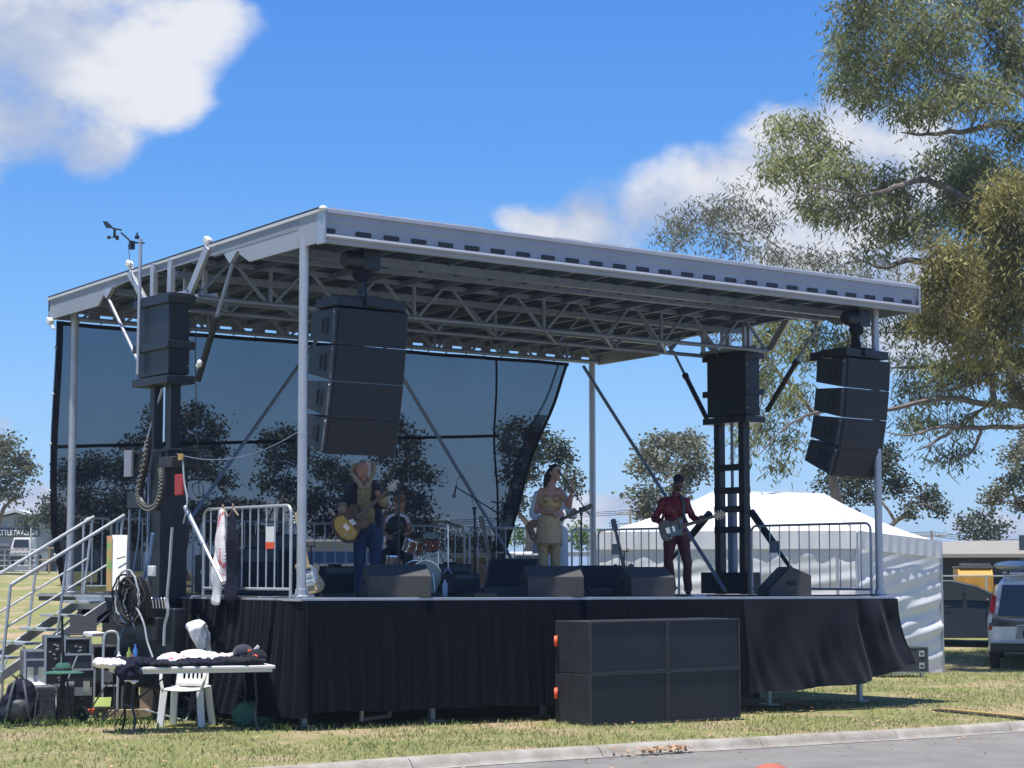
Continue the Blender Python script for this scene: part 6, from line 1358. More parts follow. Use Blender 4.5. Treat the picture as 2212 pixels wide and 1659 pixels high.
m = M(); m.prism([(-.035, -.40, .62), (-.035, .40, .62), (-.022, .36, .86), (-.022, -.36, .86)], (.03, 0, 0)); m.build('plate_recess', 'alu_panel', VN, bevel=.01)
m = M(); m.box(-.05, -.04, -.26, .26, .66, .78); m.build('number_plate', 'navy_cloth', VN)
m = M(); m.box(-.05, -.035, -.38, .38, .87, .90); m.build('tailgate_handle', 'alu', VN, bevel=.005)
m = M(); m.box(-.03, -.02, .50, .66, .93, .945); m.build('badge', 'case_grey', VN)
for s in (-1, 1):
    m = M(); m.prism([(-.01, s*.86, .78), (-.01, s*.935, .80), (.10, s*.86, 1.50), (.085, s*.76, 1.46), (.02, s*.80, 1.1)], (.12, 0, 0)); tl = m.build('tail_light', 'lamp_red', VN, bevel=.01)
    m = M(); m.prism([(-.016, s*.865, .93), (-.016, s*.93, .94), (-.0, s*.915, 1.08), (-.0, s*.84, 1.07)], (.02, 0, 0)); m.build('reversing_lamp', 'lamp_clear', tl)
    m = M(); m.prism([(.55, s*.955, 1.14), (1.5, s*.955, 1.14), (1.45, s*.80, 1.68), (.55, s*.80, 1.68)], (0, s*.012, 0)); m.build('side_window', 'glass', VN)
    m = M(); m.prism([(1.6, s*.96, 1.14), (3.3, s*.96, 1.14), (2.75, s*.80, 1.68), (1.6, s*.80, 1.68)], (0, s*.012, 0)); m.build('side_window', 'glass', VN)
    m = M(); m.bar((.5, s*.62, 1.93), (2.5, s*.62, 1.93), .04, .05); m.build('roof_rack', 'alu', VN)
    for x in (.85, 3.9): wheel(VN, x, s*.84, .33)
m = M(); m.box(-.08, .10, -.90, .90, .36, .54); m.build('rear_bumper', 'plastic_black', VN, bevel=.03)
m = M(); m.box(-.10, -.06, -.88, .88, .53, .56); m.build('bumper_trim', 'alu', VN, bevel=.01)
m = M(); m.tube((-.06, .05, 1.03), (-.03, -.35, 1.10), .012); m.build('rear_wiper', 'rubber', VN)
m = M(); m.prism([(.10, -.50, 1.90), (.10, .50, 1.90), (.30, .5, 1.93), (.30, -.5, 1.93)], (0, 0, .02)); m.build('spoiler', 'van_silver', VN)
SB = thing('roof_box', 'flat white roof box lying on the rack of the silver van', 'roof box', VN.location+V((0, 0, 1.98)), VN.rotation_euler[2]); m = M(); m.ell((1.4, .42, .09), (1.15, .42, .10), 12); m.build('box_shell', 'white_plastic', SB); m = M(); m.box(.35, 2.4, .0, .84, .075, .09); m.build('seam', 'case_grey', SB)
# dark hatchback side on
CRR = thing('parked_car', 'dark hatchback parked side on between the tent and the silver van', 'car', (0, 0, 0), 0)
pc = atd(2060, 1400, 47.5); CRR.location = (pc.x, pc.y, ground_z(pc.x, pc.y)); CRR.rotation_euler = (0, 0, -YAW+R(-12))
# local frame: nose +x, side facing -y
prof = [(-2.1, .45), (-2.12, .95), (-2.0, 1.05), (-1.55, 1.40), (-.9, 1.50), (0.0, 1.49), (.55, 1.36), (1.25, 1.02), (1.9, .90), (2.15, .72), (2.2, .42)]
low = [(2.2, .17), (1.75, .17)]+[(1.35+.36*cos(a), .17+.42*sin(a)) for a in [pi*i/8 for i in range(9)]]+[(-.9, .15)]+[(-1.3+.36*cos(a), .17+.42*sin(a)) for a in [pi*i/8 for i in range(9)]]+[(-2.1, .2)]
def cw(z): return .86 if z < .98 else .86-(z-.98)*.42
P = prof+low; m = M(); n = len(P); vs = [(x, -cw(z), z) for x, z in P]+[(x, cw(z), z) for x, z in P]; m.add(vs, [tuple(range(n)), tuple(reversed(range(n, 2*n)))]+[(i, n+i, n+(i+1) % n, (i+1) % n) for i in range(n)])
m.build('body', 'car_dark', CRR, bevel=.03)
for s in (-1, 1):
    for q in ([(-1.5, 1.02), (-.62, 1.03), (-.62, 1.42), (-1.15, 1.38)], [(-.54, 1.03), (.22, 1.03), (.22, 1.39), (-.54, 1.42)], [(.30, 1.03), (1.02, 1.0), (.42, 1.34), (.30, 1.37)]):
        m = M(); m.prism([(x, s*(cw(z)+.004), z) for x, z in q], (0, s*.008, 0)); m.build('side_window', 'car_glass' if False else 'glass', CRR)
    for x in (-1.3, 1.35): wheel(CRR, x, s*.76, .32)
    m = M(); m.ell((.78, s*.95, 1.02), (.07, .09, .06), 7); m.build('wing_mirror', 'car_dark', CRR)
    m = M(); m.box(-.2, -.05, s*.868-.01, s*.868+.01, .88, .90); m.build('door_handle', 'case_grey', CRR)

# ------------------------------------------------------------------ far buildings and yard
def at_g(px, d): p = atd(px, 1236, d); return V((p.x, p.y, ground_z(p.x, p.y)))
def oriented(name, label, cat, p, rz=None, group=None): return thing(name, label, cat, p, -YAW if rz is None else rz, group)
# low hall with a beige roof on the right
p = at_g(2040, 78); HB = oriented('low_hall', 'low hall with beige roof and dark shaded wall at the right', 'building', p)
zf = p.z; S_ = 78/FPX; ev = 1.79+(1236-1197)*S_-zf; rg = 1.79+(1236-1165)*S_-zf
m = M(); m.box(-1.2, 16, 1.2, 10, -.3, ev+.05); m.build('wall', 'wall_dark', HB)
m = M(); m.add([(-1.6, 0, ev), (17, 0, ev), (17, 11, ev), (-1.6, 11, ev), (1.4, 4.5, rg), (16, 4.5, rg), (-1.6, 0, ev-.14), (17, 0, ev-.14), (17, 11, ev-.14), (-1.6, 11, ev-.14)], [(0, 1, 5, 4), (1, 2, 5), (2, 3, 4, 5), (3, 0, 4), (0, 6, 7, 1), (1, 7, 8, 2), (2, 8, 9, 3), (3, 9, 6, 0), (6, 9, 8, 7)]); m.build('roof', 'roof_beige', HB, smooth=False)
for x in (1, 4, 7, 10, 13):
    m = M(); m.box(x, x+.12, .2, .32, 0, ev-.1); m.build('verandah_post', 'wall_dark', HB)
m = M(); m.box(3.2, 4.6, 1.14, 1.2, .9, 2.0); m.build('window', 'glass', HB); m = M(); m.box(8.2, 9.6, 1.14, 1.2, .9, 2.0); m.build('window', 'glass', HB)
# yellow skip
p = at_g(2108, 60); BN = oriented('skip_bin', 'yellow skip bin with grey lid in front of the low hall', 'bin', p, -YAW-.1); S_ = 60/FPX; wB = 74*S_; hB = 1.79+(1236-1228)*S_-p.z
m = M(); m.prism([(-wB/2, 0, .1), (-wB/2, .0, hB*.80), (-wB/2, .25, hB), (-wB/2, 1.4, hB), (-wB/2, 1.2, .1)], (wB, 0, 0)); m.build('bin_body', 'yellow_bin', BN, bevel=.02)
m = M(); m.box(-wB/2-.02, wB/2+.02, .2, 1.45, hB, hB+.06); m.box(-wB/2+.05, wB/2-.05, .15, .2, hB+.0, hB+.14); m.build('lid', 'case_grey', BN, bevel=.01)
m = M()
for x in (-wB/2+.1, 0, wB/2-.1): m.box(x-.03, x+.03, -.03, 0, .1, hB*.8)
m.build('ribs', 'yellow_bin', BN)
# mesh fences
def fence(pxa, pxb, d, h_, label, mt_='galv', step=2.4, rails=(0.1, 1.0), ver=0, grp=None, dB=None, r_=.02):
    a, b = at_g(pxa, d), at_g(pxb, dB or d); t = thing('yard_fence', label, 'fence', a, 0, grp); n = max(2, int((b-a).length/step)); m = M(a)
    for f in rails:
        m.path([a.lerp(b, i/8)*1+V((0, 0, ground_z(a.lerp(b, i/8).x, a.lerp(b, i/8).y)-a.lerp(b, i/8).z+h_*f)) for i in range(9)], r_, 5)
    m.build('rails', mt_, t)
    for i in range(n+1):
        q = a.lerp(b, i/n); z = ground_z(q.x, q.y); m = M(a); m.tube((q.x, q.y, z-.1), (q.x, q.y, z+h_), r_*1.4); m.build('post', mt_, t)
    return t
fence(2030, 2230, 54, 1.15, 'thin wire and pipe fence in front of the yellow skip bin', rails=(.98, .5))
fence(-60, 78, 96, 1.15, 'white pipe rail fence in front of the cattle pavilion', 'rail_white', 3.0, (.98, .76, .54, .32, .1), r_=.03)
fence(82, 130, 97, 1.25, 'brown timber post fence right of the white rail fence', 'timber', 1.2, (.95, .5), r_=.04)
fence(1090, 1292, 80, 1.3, 'grey panel fence behind the singer', 'wall_grey', 3.0, (.98, .9), r_=.05)
# cattle pavilion
dP = 122; p = at_g(30, dP); S_ = dP/FPX; PV = oriented('cattle_pavilion', 'grey corrugated shed with a dark name board on its gable at the far left', 'building', p)
def lx(px): return (px-30)*S_
def lz(py): return 1.79+(1236-py)*S_-p.z
e1, ap = lz(1134), lz(1110); xe, xl = lx(113), lx(-75)
m = M(); m.prism([(xl, 0, -.3), (xe, 0, -.3), (xe, 0, e1), (lx(33), 0, ap), (xl, 0, e1-.0)], (0, 30, 0)); m.build('wall', 'wall_grey', PV, smooth=False)
m = M(); m.prism([(lx(33), -.3, ap+.1), (xe+.4, -.3, e1-.02), (xe+.4, -.3, e1+.10), (lx(33), -.3, ap+.28)], (0, 30.6, 0)); m.prism([(lx(33)-.02, -.3, ap+.1), (xl-.4, -.3, e1-.02), (xl-.4, -.3, e1+.10), (lx(33)-.02, -.3, ap+.28)], (0, 30.6, 0)); m.build('roof', 'roof_skin', PV, smooth=False)
m = M(); m.box(lx(-50), lx(82.5), -.08, 0, lz(1158), lz(1141)); sg = m.build('name_board', 'sign_blue', PV)
m = M(); m.box(xl, xe, -.05, 0, lz(1182), lz(1179)); m.build('fascia_strip', 'wall_dark', PV)
m = M(); m.box(lx(-30), lx(18), -.04, 0, 0, lz(1186)); m.build('doorway', 'wall_dark', PV)
def text(s, h_, name, mt_, parent, loc, rot=(pi/2, 0, 0), bold=.03, width=None, ext=.01):
    cu = bpy.data.curves.new('t', 'FONT'); cu.body = s; cu.size = h_/.72; cu.offset = bold*h_; cu.extrude = ext; cu.align_x = 'RIGHT'; o = bpy.data.objects.new('t', cu); col.objects.link(o)
    d = bpy.context.evaluated_depsgraph_get(); me = bpy.data.meshes.new_from_object(o.evaluated_get(d)); bpy.data.objects.remove(o); me.materials.clear(); me.materials.append(MT[mt_]); me.name = name
    if width: 
        xs_ = [v.co.x for v in me.vertices]; k_ = width/(max(xs_)-min(xs_)); 
        for v in me.vertices: v.co.x *= k_
    r = bpy.data.objects.new(name, me); col.objects.link(r); r.parent = parent; r.location = loc; r.rotation_euler = rot; return r
text('CATTLE PAVILION', (1155.5-1144)*S_, 'lettering', 'sign_white', sg, (lx(80), -.10, lz(1155.5)), bold=.05, width=(80+15)*S_)
# farm truck in front of it
p = at_g(44, 104); S_ = 104/FPX; UT = oriented('farm_truck', 'pale tray truck with a red and white sign parked in front of the cattle pavilion', 'truck', p+V((0, 0, .35)), -YAW); UT.scale = (.62, .62, .75)
m = M(); m.prism([(-.85, 0, .55), (.85, 0, .55), (.85, 0, 1.15), (.68, .3, 1.85), (-.68, .3, 1.85), (-.85, 0, 1.15)], (0, 2.0, 0)); m.build('cab', 'rail_white', UT, bevel=.05)
m = M(); m.prism([(-.68, -.02, 1.18), (.68, -.02, 1.18), (.58, .22, 1.72), (-.58, .22, 1.72)], (0, .03, 0)); m.build('windscreen', 'glass', UT)
m = M(); m.box(-.85, .85, 2.0, 4.4, .8, 1.9); m.build('tray', 'alu_panel', UT); m = M(); m.box(-.78, .62, -.05, .0, .82, 1.10); m.build('sign', 'pink_print', UT)
m = M(); m.box(-.9, .9, -.08, .05, .32, .56); m.build('bumper', 'plastic_black', UT)
for s in (-1, 1):
    for y in (.5, 3.6):
        m = M(); m.lathe([(.2, -.1), (.36, -.1), (.36, .1), (.2, .1)], (s*.74, y, .36), (1, 0, 0), 18); m.build('wheel', 'rubber', UT)
    m = M(); m.box(s*.68-.12, s*.68+.12, -.03, .0, .66, .80); m.build('headlight', 'lamp_clear', UT)
# poles
def pole(px, d, pyt, label, cross=True, r_=.11, mt_='timber', pyb=None, name='power_pole', cat='power pole', grp='power poles'):
    q = at_g(px, d); t = thing(name, label, cat, q, -YAW, grp); h_ = 1.79+(1236-pyt)*d/FPX-q.z; m = M(); m.tube((0, 0, -.2), (0, 0, h_), r_, r_*.7); m.build('pole', mt_, t)
    if cross:
        m = M(); m.bar((-1.1, 0, h_-.4), (1.1, 0, h_-.4), .1, .1); m.bar((-.9, 0, h_-1.1), (.9, 0, h_-1.1), .08, .08); m.build('cross_arm', mt_, t)
        m = M()
        for x in (-1, -.4, .4, 1): m.tube((x, 0, h_-.35), (x, 0, h_-.15), .05)
        m.build('insulators', 'white_plastic', t)
    return t, h_
pole(1561-0, 140, 1090, 'power pole with cross arms right of the back post, beyond the tent'); pole(2331*.864, 150, 1147, 'power pole between the tent and the low hall')
pole(1362, 150, 1100, 'power pole seen between the back post and the guitarist in red')
pole(126, 98, 1130, 'pale steel pole behind the handrails, right of the pavilion', False, .06, 'rail_white', name='steel_pole', cat='pole', grp=None)
pole(65, 99, 1140, 'pale steel pole in front of the pavilion name board', False, .05, 'rail_white', name='steel_pole', cat='pole', grp=None)
# food van behind the backdrop
p = at_g(710, 52); S_ = 52/FPX; FV = oriented('food_van', 'pale food van with a blue painted side behind the backdrop', 'van', p, -YAW+.05); zt = 1.79+(1236-1165)*S_-p.z; x0_, x1_ = (590-710)*S_, (840-710)*S_
m = M(); m.box(x0_, x1_, 0, 2.2, .35, zt); m.build('body', 'food_white', FV, bevel=.06)
m = M(); m.box(x0_+.1, x1_-.1, -.02, 0, zt*.50, zt*.86); bl = m.build('blue_panel', 'food_blue', FV)
m = M(); m.box((690-710)*S_, (800-710)*S_, -.035, -.02, zt*.62, zt*.72); m.build('sign_strip', 'sign_white', bl)
D('mural', (.10, .22, .06), .6, 0, c2=(.35, .10, .05), scale=2.5, detail=2); m = M(); m.box((720-710)*S_, (835-710)*S_, -.02, 0, .45, zt*.48); m.build('mural', 'mural', FV)
for x in (x0_+.7, x1_-.8): m = M(); m.lathe([(.15, -.1), (.33, -.1), (.33, .1), (.15, .1)], (x, .1, .33), (0, 1, 0), 18); m.build('wheel', 'rubber', FV)
p = at_g(1060, 56); S_ = 56/FPX; HT2 = oriented('site_hut', 'brown site hut behind the right half of the backdrop', 'hut', p, -YAW); m = M(); m.box((980-1060)*S_, (1105-1060)*S_, 0, 3, 0, 1.79+(1236-1205)*S_-p.z); m.build('wall', 'timber', HT2); m = M(); m.box((975-1060)*S_, (1110-1060)*S_, -.2, 3.2, 1.79+(1236-1205)*S_-p.z, 1.79+(1236-1195)*S_-p.z); m.build('roof', 'wall_grey', HT2)
p = at_g(1125, 60); S_ = 60/FPX; WV = oriented('parked_car', 'white car parked far behind the singer', 'car', p, -YAW); zt = 1.79+(1236-1192)*S_-p.z
m = M(); m.prism([(-.9, 0, .3), (1.6, 0, .3), (1.65, 0, .75), (1.2, 0, .85), (.7, 0, zt), (-.8, 0, zt), (-.95, 0, .85)], (0, 1.7, 0)); m.build('body', 'white_plastic', WV, bevel=.05); m = M(); m.prism([(-.7, 0, .88), (.95, 0, .88), (.6, 0, zt-.1), (-.7, 0, zt-.1)], (0, -.012, 0)); m.build('side_window', 'glass', WV)
for x in (-.6, 1.1): m = M(); m.lathe([(.1, -.1), (.3, -.1), (.3, .1), (.1, .1)], (x, .1, .3), (0, 1, 0), 16); m.build('wheel', 'rubber', WV)

pw = [atd(-60, 1128, 150), atd(1362, 1102, 150), atd(1561, 1092, 140), atd(2014, 1149, 150), atd(2500, 1150, 160)]
for k_ in range(3):
    pts = []
    for a_, b_ in zip(pw, pw[1:]):
        for i in range(10): q = a_.lerp(b_, i/10); pts.append(q+FH*(.8*k_)+V((0, 0, -.12*k_-1.6*4*(i/10)*(1-i/10)*.4)))
    m = M(pts[0]); m.path(pts, .022, 4); o = m.build('power_line', 'rubber'); o.location = pts[0]; tag(o, 'thin overhead power line strung between the far poles', 'power line', 'power lines')
# ------------------------------------------------------------------ trees
def leaves_mesh(name, mt_, C, n_per, spread, ln, wd, seed, parent, org, droop=.75):
    """C: tuft centres (k,3); n_per leaves gathered round each; slim leaves hanging outwards and down"""
    rs = np.random.RandomState(seed); C = np.asarray(C); k = len(C); n = k*n_per; c = np.repeat(C, n_per, 0)
    off = np.clip(rs.normal(0, 1, (n, 3)), -1.9, 1.9)*np.array([spread, spread, spread*.8]); p = c+off
    d = rs.normal(0, 1, (n, 3)); d /= np.linalg.norm(d, axis=1)[:, None]; d[:, 2] = d[:, 2]*.5-droop; d /= np.linalg.norm(d, axis=1)[:, None]
    q = rs.normal(0, 1, (n, 3)); sd = np.cross(d, q); sd /= np.linalg.norm(sd, axis=1)[:, None]
    L_ = (ln*rs.uniform(.6, 1.35, n))[:, None]; W_ = (wd*rs.uniform(.7, 1.3, n))[:, None]
    v = np.stack([p, p+d*L_*.45+sd*W_*.5, p+d*L_, p+d*L_*.45-sd*W_*.5], 1)-np.array(org)
    me = bpy.data.meshes.new(name); me.vertices.add(n*4); me.vertices.foreach_set('co', v.ravel()); me.loops.add(n*4); me.loops.foreach_set('vertex_index', np.arange(n*4, dtype=np.int32))
    me.polygons.add(n); me.polygons.foreach_set('loop_start', np.arange(0, n*4, 4, dtype=np.int32)); me.materials.append(MT[mt_]); me.update(calc_edges=True); me.validate()
    o = bpy.data.objects.new(name, me); col.objects.link(o); o.parent = parent; return o
def gum(label, dist, base_px, clumps, seed, leaf='leaf_gum', depth=2.5, ln=.14, wd=.028, tuft_r=.22, tufts=12, per=40, limbs=(), trunk_r=.25, fork=.45, name='gum_tree', cat='tree', group=None, bark='bark', twig=True, base_z=None, droop=.75, cover=None):
    rs = random.Random(seed); S_ = dist/FPX; b = atd(base_px, 1236, dist); bz = ground_z(b.x, b.y); base = V((b.x, b.y, bz)); t = thing(name, label, cat, base, 0, group)
    W_ = [(atd(px, py, dist+(dd[0] if dd else rs.uniform(-1, 1)*depth)), rx*S_, ry*S_) for px, py, rx, ry, *dd in clumps]
    cz = sum((w_[0] for w_ in W_), V())/len(W_); zmin = min(w_[0].z for w_ in W_)
    fk = base.lerp(V((cz.x*.35+base.x*.65, cz.y*.35+base.y*.65, zmin)), 1); fk.z = base.z+(max(cz.z, base.z+1)-base.z)*fork
    m = M(base); j = lambda a: V((rs.gauss(0, a), rs.gauss(0, a), rs.gauss(0, a)))
    nodes = []
    P_, Rr = smooth_pts([base+V((0, 0, -.2)), base.lerp(fk, .35)+j(.1*trunk_r*4), base.lerp(fk, .7)+j(.1*trunk_r*4), fk], 4, [trunk_r*1.15, trunk_r*.95, trunk_r*.85, trunk_r*.7]); m.path(P_, Rr, 9); nodes += [(p, r_) for p, r_ in list(zip(P_, Rr))[-4:]]
    m.build('trunk', bark, t)
    br = M(base)
    for pl in limbs:
        pts = [atd(px, py, dist+dd) for px, py, dd in pl[1:]]; r0 = pl[0]; rr_ = [r0*(1-.9*i/(len(pts)-1)) for i in range(len(pts))]
        near = min(nodes, key=lambda q: (q[0]-pts[0]).length)
        pts = [near[0]]+pts; rr_ = [r0*1.1]+rr_
        P_, Rr = smooth_pts(pts, 5, rr_); P_ = [p+j(min(.05, .3*r_)) for p, r_ in zip(P_, Rr)]; br.path(P_, Rr, 7); nodes += list(zip(P_, Rr))[2:]
    order = sorted(W_, key=lambda w_: (w_[0]-fk).length); C = []
    for c, rx, ry in order:
        near = min(nodes, key=lambda q: (q[0]-c).length*(1+.15*abs(q[0].z-c.z))); d = (c-near[0]); r0 = max(.012, min(near[1]*.7, .022*d.length+.012 if limbs else trunk_r*.45))
        mid = near[0].lerp(c, .5)+V((0, 0, .12*d.length))+j(.05*d.length)
        P_, Rr = smooth_pts([near[0], mid, c], 5, [r0, r0*.75, r0*.45]); P_ = [P_[0]]+[p+j(.02*d.length/3) for p in P_[1:]]; br.path(P_, Rr, 6, cap=False); nodes += list(zip(P_, Rr))[4:]
        nt = max(4, int(tufts*(rx*ry)/(S_*S_*50*50)))
        for i in range(nt):
            u = V((rs.gauss(0, 1), rs.gauss(0, 1), rs.gauss(0, 1))).normalized()*(rs.random()**.45)
            q = c+RH*u.x*rx+FH*u.y*(rx+ry)*.5+V((0, 0, 1))*u.z*ry; C.append(tuple(q+V((0, 0, tuft_r*.4))))
            if twig and i % 2 == 0:
                k1 = rs.choice(P_[-4:]); mm = k1.lerp(q, .5)+j(.07*(q-k1).length)+V((0, 0, .06)); br.path(smooth_pts([k1, mm, q, q+(q-mm)*.5+V((0, 0, -.1))], 3), [.4*r0+.004]+[.3*r0+.003]*8+[.004], 4, cap=False)
    br.build('branches', bark, t)
    lv = leaves_mesh('crown', leaf, C, per, tuft_r, ln, wd, seed, t, base, droop); return t
big = [(1850, 60, 60, 70), (1930, 30, 90, 60), (1850, 160, 60, 60), (1940, 140, 80, 70), (2030, 90, 80, 80), (2130, 50, 90, 80), (2190, 140, 60, 90), (2050, 190, 80, 50), (1885, 220, 55, 38), (1965, 240, 60, 40), (2130, 220, 70, 60), (2200, 300, 50, 50), (1830, 110, 35, 50), (1900, -40, 90, 50), (2060, -40, 100, 50), (2200, -20, 80, 60), (1810, 200, 28, 40), (2020, 240, 50, 30),
       (1690, 290, 35, 45), (1740, 280, 45, 35), (1675, 360, 40, 45), (1745, 370, 60, 50), (1820, 385, 60, 45), (1895, 400, 55, 36), (1950, 440, 60, 45), (1850, 460, 75, 40), (1760, 460, 50, 40), (1930, 500, 70, 38), (2010, 480, 50, 45), (2060, 430, 50, 50), (2010, 350, 38, 30), (2075, 350, 50, 60), (2150, 370, 60, 60), (2200, 420, 60, 60), (2090, 400, 50, 50), (1780, 330, 45, 28), (1890, 550, 40, 25)]
yel = [(2110, 470, 70, 60), (2180, 450, 60, 70), (2060, 560, 60, 55), (2140, 570, 75, 75), (2200, 560, 60, 90), (2025, 620, 50, 50), (2090, 650, 70, 60), (2170, 670, 70, 80), (2060, 720, 55, 45), (2130, 750, 65, 50), (2200, 770, 55, 60), (2015, 690, 40, 40), (2200, 850, 40, 40), (2105, 810, 50, 35)]
und = [(1690, 710, 45, 34), (1735, 770, 55, 40), (1660, 820, 34, 45), (1700, 870, 50, 40), (1640, 920, 34, 34), (1610, 960, 26, 40), (1770, 720, 40, 30), (1840, 740, 50, 36), (1950, 720, 45, 28), (1990, 690, 50, 40), (1960, 790, 40, 24), (2030, 800, 50, 30), (1970, 850, 40, 34), (2050, 850, 50, 36), (1700, 960, 30, 22), (2010, 920, 40, 22), (2085, 915, 40, 22), (2030, 985, 26, 22), (1960, 930, 26, 26), (1685, 1010, 18, 22), (2075, 990, 16, 40), (1780, 640, 45, 30), (1890, 670, 40, 26), (1640, 740, 30, 30), (2150, 905, 30, 18)]
limbs = [(.17, (2450, 900, 2), (2340, 780, 1), (2212, 785, .5), (2105, 792, 0), (2002, 793, -.5), (1923, 795, -1)), (.10, (2420, 930, 1), (2330, 885, 0), (2212, 877, 0), (2126, 869, -1), (2037, 858, -1), (1920, 883, -2), (1760, 893, -2), (1690, 930, -2), (1638, 985, -2)),
         (.08, (2400, 950, 0), (2300, 925, 0), (2200, 920, -1), (2105, 925, -1), (2040, 920, -1.5), (1965, 940, -2), (1900, 930, -2)), (.13, (2430, 560, 1), (2330, 420, 1), (2212, 275, 0), (2095, 281, -1), (2001, 291, -1), (1945, 285, -1)), (.10, (2400, 400, 1), (2300, 280, 1), (2212, 206, 0), (2095, 173, -1), (2001, 146, -1), (1900, 110, -1)),
         (.13, (2420, 640, 0), (2300, 540, 0), (2190, 470, -.5), (2099, 435, -1), (2001, 390, -1), (1945, 401, -1.5), (1889, 420, -1.5), (1814, 413, -2), (1730, 400, -2)), (.12, (2300, 640, 0), (2120, 570, -1), (1964, 563, -1), (1908, 578, -1.5), (1825, 548, -2)), (.04, (2120, 925, -1), (2098, 980, -1), (2060, 990, -1), (2050, 1020, -1), (2075, 1050, -1)), (.05, (2060, 925, -1.2), (2010, 960, -1.5), (1975, 975, -2)), (.06, (2140, 800, -1), (2080, 835, -1), (2010, 850, -1.4))]
gum('huge gum tree with drooping grey green foliage filling the upper right of the sky', 42, 2560, big+und, 21, limbs=limbs, trunk_r=.55, fork=.35, tufts=20, per=46, depth=1.7, tuft_r=.19, ln=.17, wd=.034)
gum('yellow green gum tree crown in front of the huge gum at the right edge', 40, 2420, yel, 22, leaf='leaf_gum_yellow', trunk_r=.3, fork=.4, tufts=26, per=52, depth=1.6, tuft_r=.20, ln=.17, wd=.034)
gum('thin grey leaved gum tree rising behind the right half of the stage roof', 52, 1868, [(1480, 500, 40, 42), (1530, 465, 40, 34), (1590, 450, 45, 36), (1560, 520, 45, 34), (1640, 480, 28, 45), (1450, 540, 26, 28), (1690, 560, 50, 26), (1760, 570, 50, 30), (1830, 590, 50, 26), (1900, 610, 50, 24), (1620, 545, 30, 22), (1600, 660, 60, 40), (1680, 640, 50, 40), (1560, 700, 40, 30), (1640, 760, 30, 30)], 23, leaf='leaf_grey', tufts=21, per=46, trunk_r=.15, fork=.55, depth=1.6, tuft_r=.26, ln=.17, wd=.034)
FG = 'trees beyond the showground'
def far(label, dist, bp, clumps, seed, leaf='leaf_far', **kw):
    a = dict(tufts=34, per=60, depth=1.8, tuft_r=.27*dist/85, ln=.17*dist/85, wd=.11*dist/85, trunk_r=.30, fork=.45, bark='bark_far', group=FG, droop=.35, twig=True); a.update(kw); a['tufts'] *= 1.25; gum(label, dist, bp, [(q[0], q[1], q[2]*.80, q[3]*.78)+tuple(q[4:]) for q in clumps], seed, leaf, **a)
far('tall gum tree at the far left edge above the cattle pavilion', 95, -20, [(10, 970, 40, 35), (45, 1000, 30, 25), (20, 1040, 34, 18), (-20, 1000, 40, 40), (55, 1035, 22, 14), (-10, 1070, 34, 20), (30, 1078, 26, 12)], 31, leaf='leaf_grey')
far('dark green tree right of the cattle pavilion, cut off by the backdrop', 110, 112, [(112, 1095, 24, 18), (95, 1120, 18, 12), (118, 1125, 24, 16), (60, 1134, 18, 7), (130, 1110, 20, 20)], 32)
far('large umbrella shaped gum seen through the backdrop behind the left tower', 85, 400, [(350, 905, 40, 30), (420, 900, 40, 30), (460, 930, 30, 24), (330, 950, 38, 22), (400, 955, 48, 30), (470, 975, 34, 26), (290, 965, 26, 16), (440, 1010, 45, 26), (380, 1010, 40, 24), (490, 1040, 24, 20)], 33)
far('broad dark tree seen through the left of the backdrop', 80, 230, [(160, 1030, 40, 36), (210, 1010, 44, 34), (270, 1020, 44, 36), (320, 1020, 40, 32), (180, 1090, 50, 40), (250, 1090, 54, 40), (320, 1085, 44, 38), (145, 1130, 30, 50), (210, 1150, 60, 40), (290, 1150, 60, 40)], 34, depth=2.5)
far('rounded dark tree low behind the backdrop right of the left tower', 88, 520, [(490, 1100, 40, 30), (540, 1110, 44, 34), (420, 1110, 40, 30), (380, 1130, 40, 34), (470, 1150, 50, 34), (550, 1160, 50, 30)], 35)
far('gum tree seen through the backdrop just left of the front left post', 92, 600, [(590, 960, 30, 26), (630, 950, 34, 26), (600, 1000, 34, 24), (645, 990, 36, 26), (575, 1040, 24, 20), (620, 1060, 36, 28), (650, 1100, 34, 28)], 36)
far('dark tree seen through the backdrop behind the left speaker column', 90, 730, [(700, 1020, 36, 34), (740, 1040, 40, 34), (690, 1080, 36, 30), (750, 1100, 40, 36), (710, 1140, 44, 34), (780, 1150, 40, 34)], 37)
far('tall rugged gum seen through the backdrop right of the left speaker column', 84, 870, [(850, 935, 28, 28), (890, 960, 28, 26), (830, 985, 34, 30), (890, 1010, 38, 28), (920, 1040, 24, 30), (850, 1050, 42, 34), (900, 1090, 40, 34), (840, 1120, 44, 34), (910, 1140, 36, 34)], 38, depth=1.6)
far('gum tree half behind the right edge of the backdrop, left of the singer', 86, 1140, [(1115, 930, 34, 22), (1160, 945, 34, 26), (1100, 970, 30, 26), (1145, 985, 38, 24), (1195, 965, 30, 30), (1215, 1000, 28, 24), (1100, 1020, 26, 24), (1150, 1030, 30, 18), (1230, 1030, 22, 16), (1236, 1060, 14, 12), (1110, 1100, 30, 20), (1120, 1080, 22, 18)], 39, leaf='leaf_far', depth=1.6)
far('pale topped gum behind the guitarist in red', 70, 1440, [(1430, 960, 34, 26), (1475, 960, 45, 28), (1510, 985, 36, 30), (1400, 990, 30, 26), (1440, 1010, 42, 26), (1380, 1020, 24, 20), (1490, 1030, 44, 28), (1375, 1070, 22, 18), (1410, 1075, 30, 24), (1400, 1120, 24, 22), (1460, 1070, 30, 24), (1390, 1105, 20, 16)], 40, leaf='leaf_grey', depth=1.6)
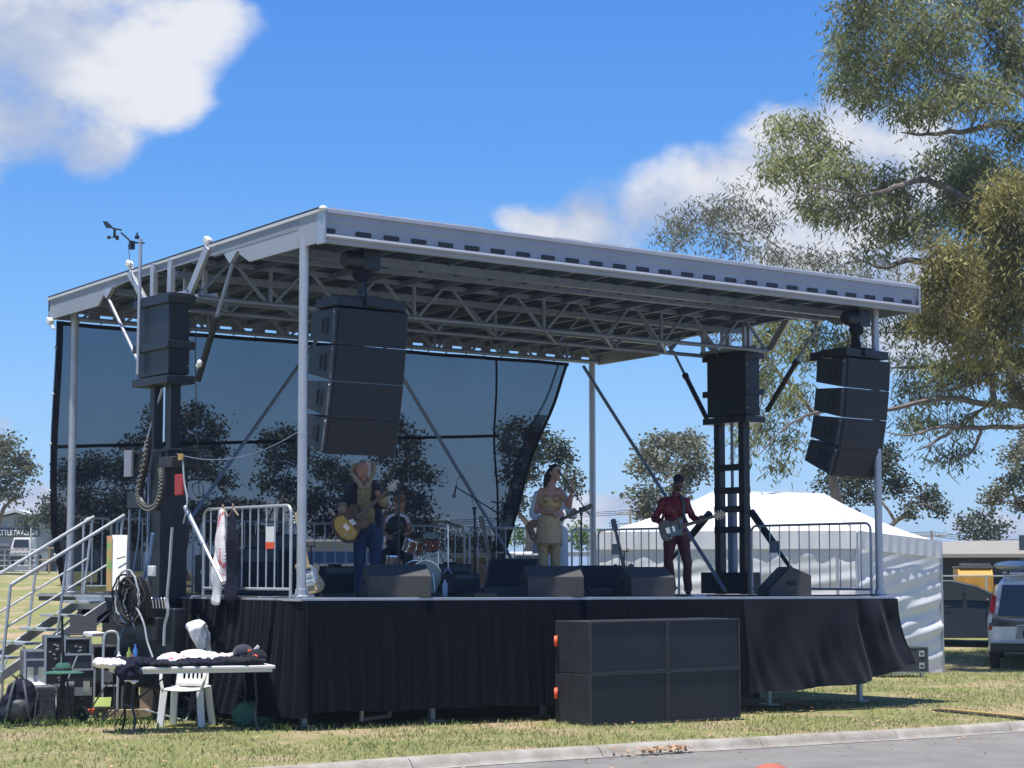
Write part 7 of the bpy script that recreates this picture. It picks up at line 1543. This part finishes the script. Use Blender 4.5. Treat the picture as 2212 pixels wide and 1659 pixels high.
far('spreading gum tree behind the tent roof below the right speaker column', 66, 1880, [(1790, 1050, 36, 20), (1840, 1035, 40, 26), (1900, 1010, 44, 36), (1940, 1050, 40, 26), (1850, 990, 40, 30), (1990, 1080, 34, 20), (2020, 1100, 26, 14), (1960, 1105, 26, 14), (1830, 1075, 30, 18), (1880, 1070, 34, 20), (1920, 985, 28, 20)], 41, depth=1.8, fork=.35)
far('low dark spreading tree above the beige roof at the right', 105, 2110, [(2090, 1140, 26, 16), (2120, 1128, 30, 14), (2150, 1145, 24, 14), (2105, 1155, 30, 8), (2140, 1158, 26, 8)], 42)
far('gum branch and crown at the right edge beyond the low hall', 60, 2290, [(2190, 990, 30, 26), (2150, 1070, 22, 14), (2185, 1050, 30, 22), (2200, 1090, 24, 20), (2210, 1020, 26, 20), (2140, 1085, 14, 10), (2230, 960, 40, 40), (2260, 1040, 50, 50)], 43, leaf='leaf_grey', depth=1.2)
far('low green bushes behind the singer between backdrop and back post', 95, 1180, [(1110, 1160, 30, 14), (1150, 1168, 26, 12), (1200, 1165, 24, 14), (1240, 1155, 26, 18), (1270, 1165, 24, 12), (1290, 1170, 20, 10)], 44, leaf='leaf_green', name='bush', cat='bush', group=None, trunk_r=.1, fork=.3)
for i, (a_, b_) in enumerate(((960, 1180), (1030, 1185), (30, 1160))):
    if i == 2: continue
    far(['low scrubby bush seen through the right part of the backdrop behind the cymbals', 'low scrubby bush seen through the backdrop behind the looped microphone stand'][i], 92, a_, [(a_-30, b_, 26, 16), (a_+10, b_-6, 28, 20), (a_+40, b_+4, 24, 14)], 50+i, name='bush', cat='bush', group='bushes behind the backdrop', trunk_r=.08, fork=.3)

# ------------------------------------------------------------------ thin haze over the showground, also added to lift blacks like lens veil
hz = bpy.data.materials.new('haze'); hz.use_nodes = True; t_ = hz.node_tree
for n_ in list(t_.nodes): t_.nodes.remove(n_)
o_ = t_.nodes.new('ShaderNodeOutputMaterial'); pv = t_.nodes.new('ShaderNodeVolumePrincipled'); pv.inputs['Color'].default_value = (.62, .78, 1, 1); pv.inputs['Density'].default_value = .0005; pv.inputs['Anisotropy'].default_value = .2
t_.links.new(pv.outputs[0], o_.inputs['Volume']); MT['haze'] = hz
m = M(); m.box(-1700, 1700, -500, 2400, -2.5, 22); tag(m.build('haze', 'haze', smooth=False), kind='stuff')
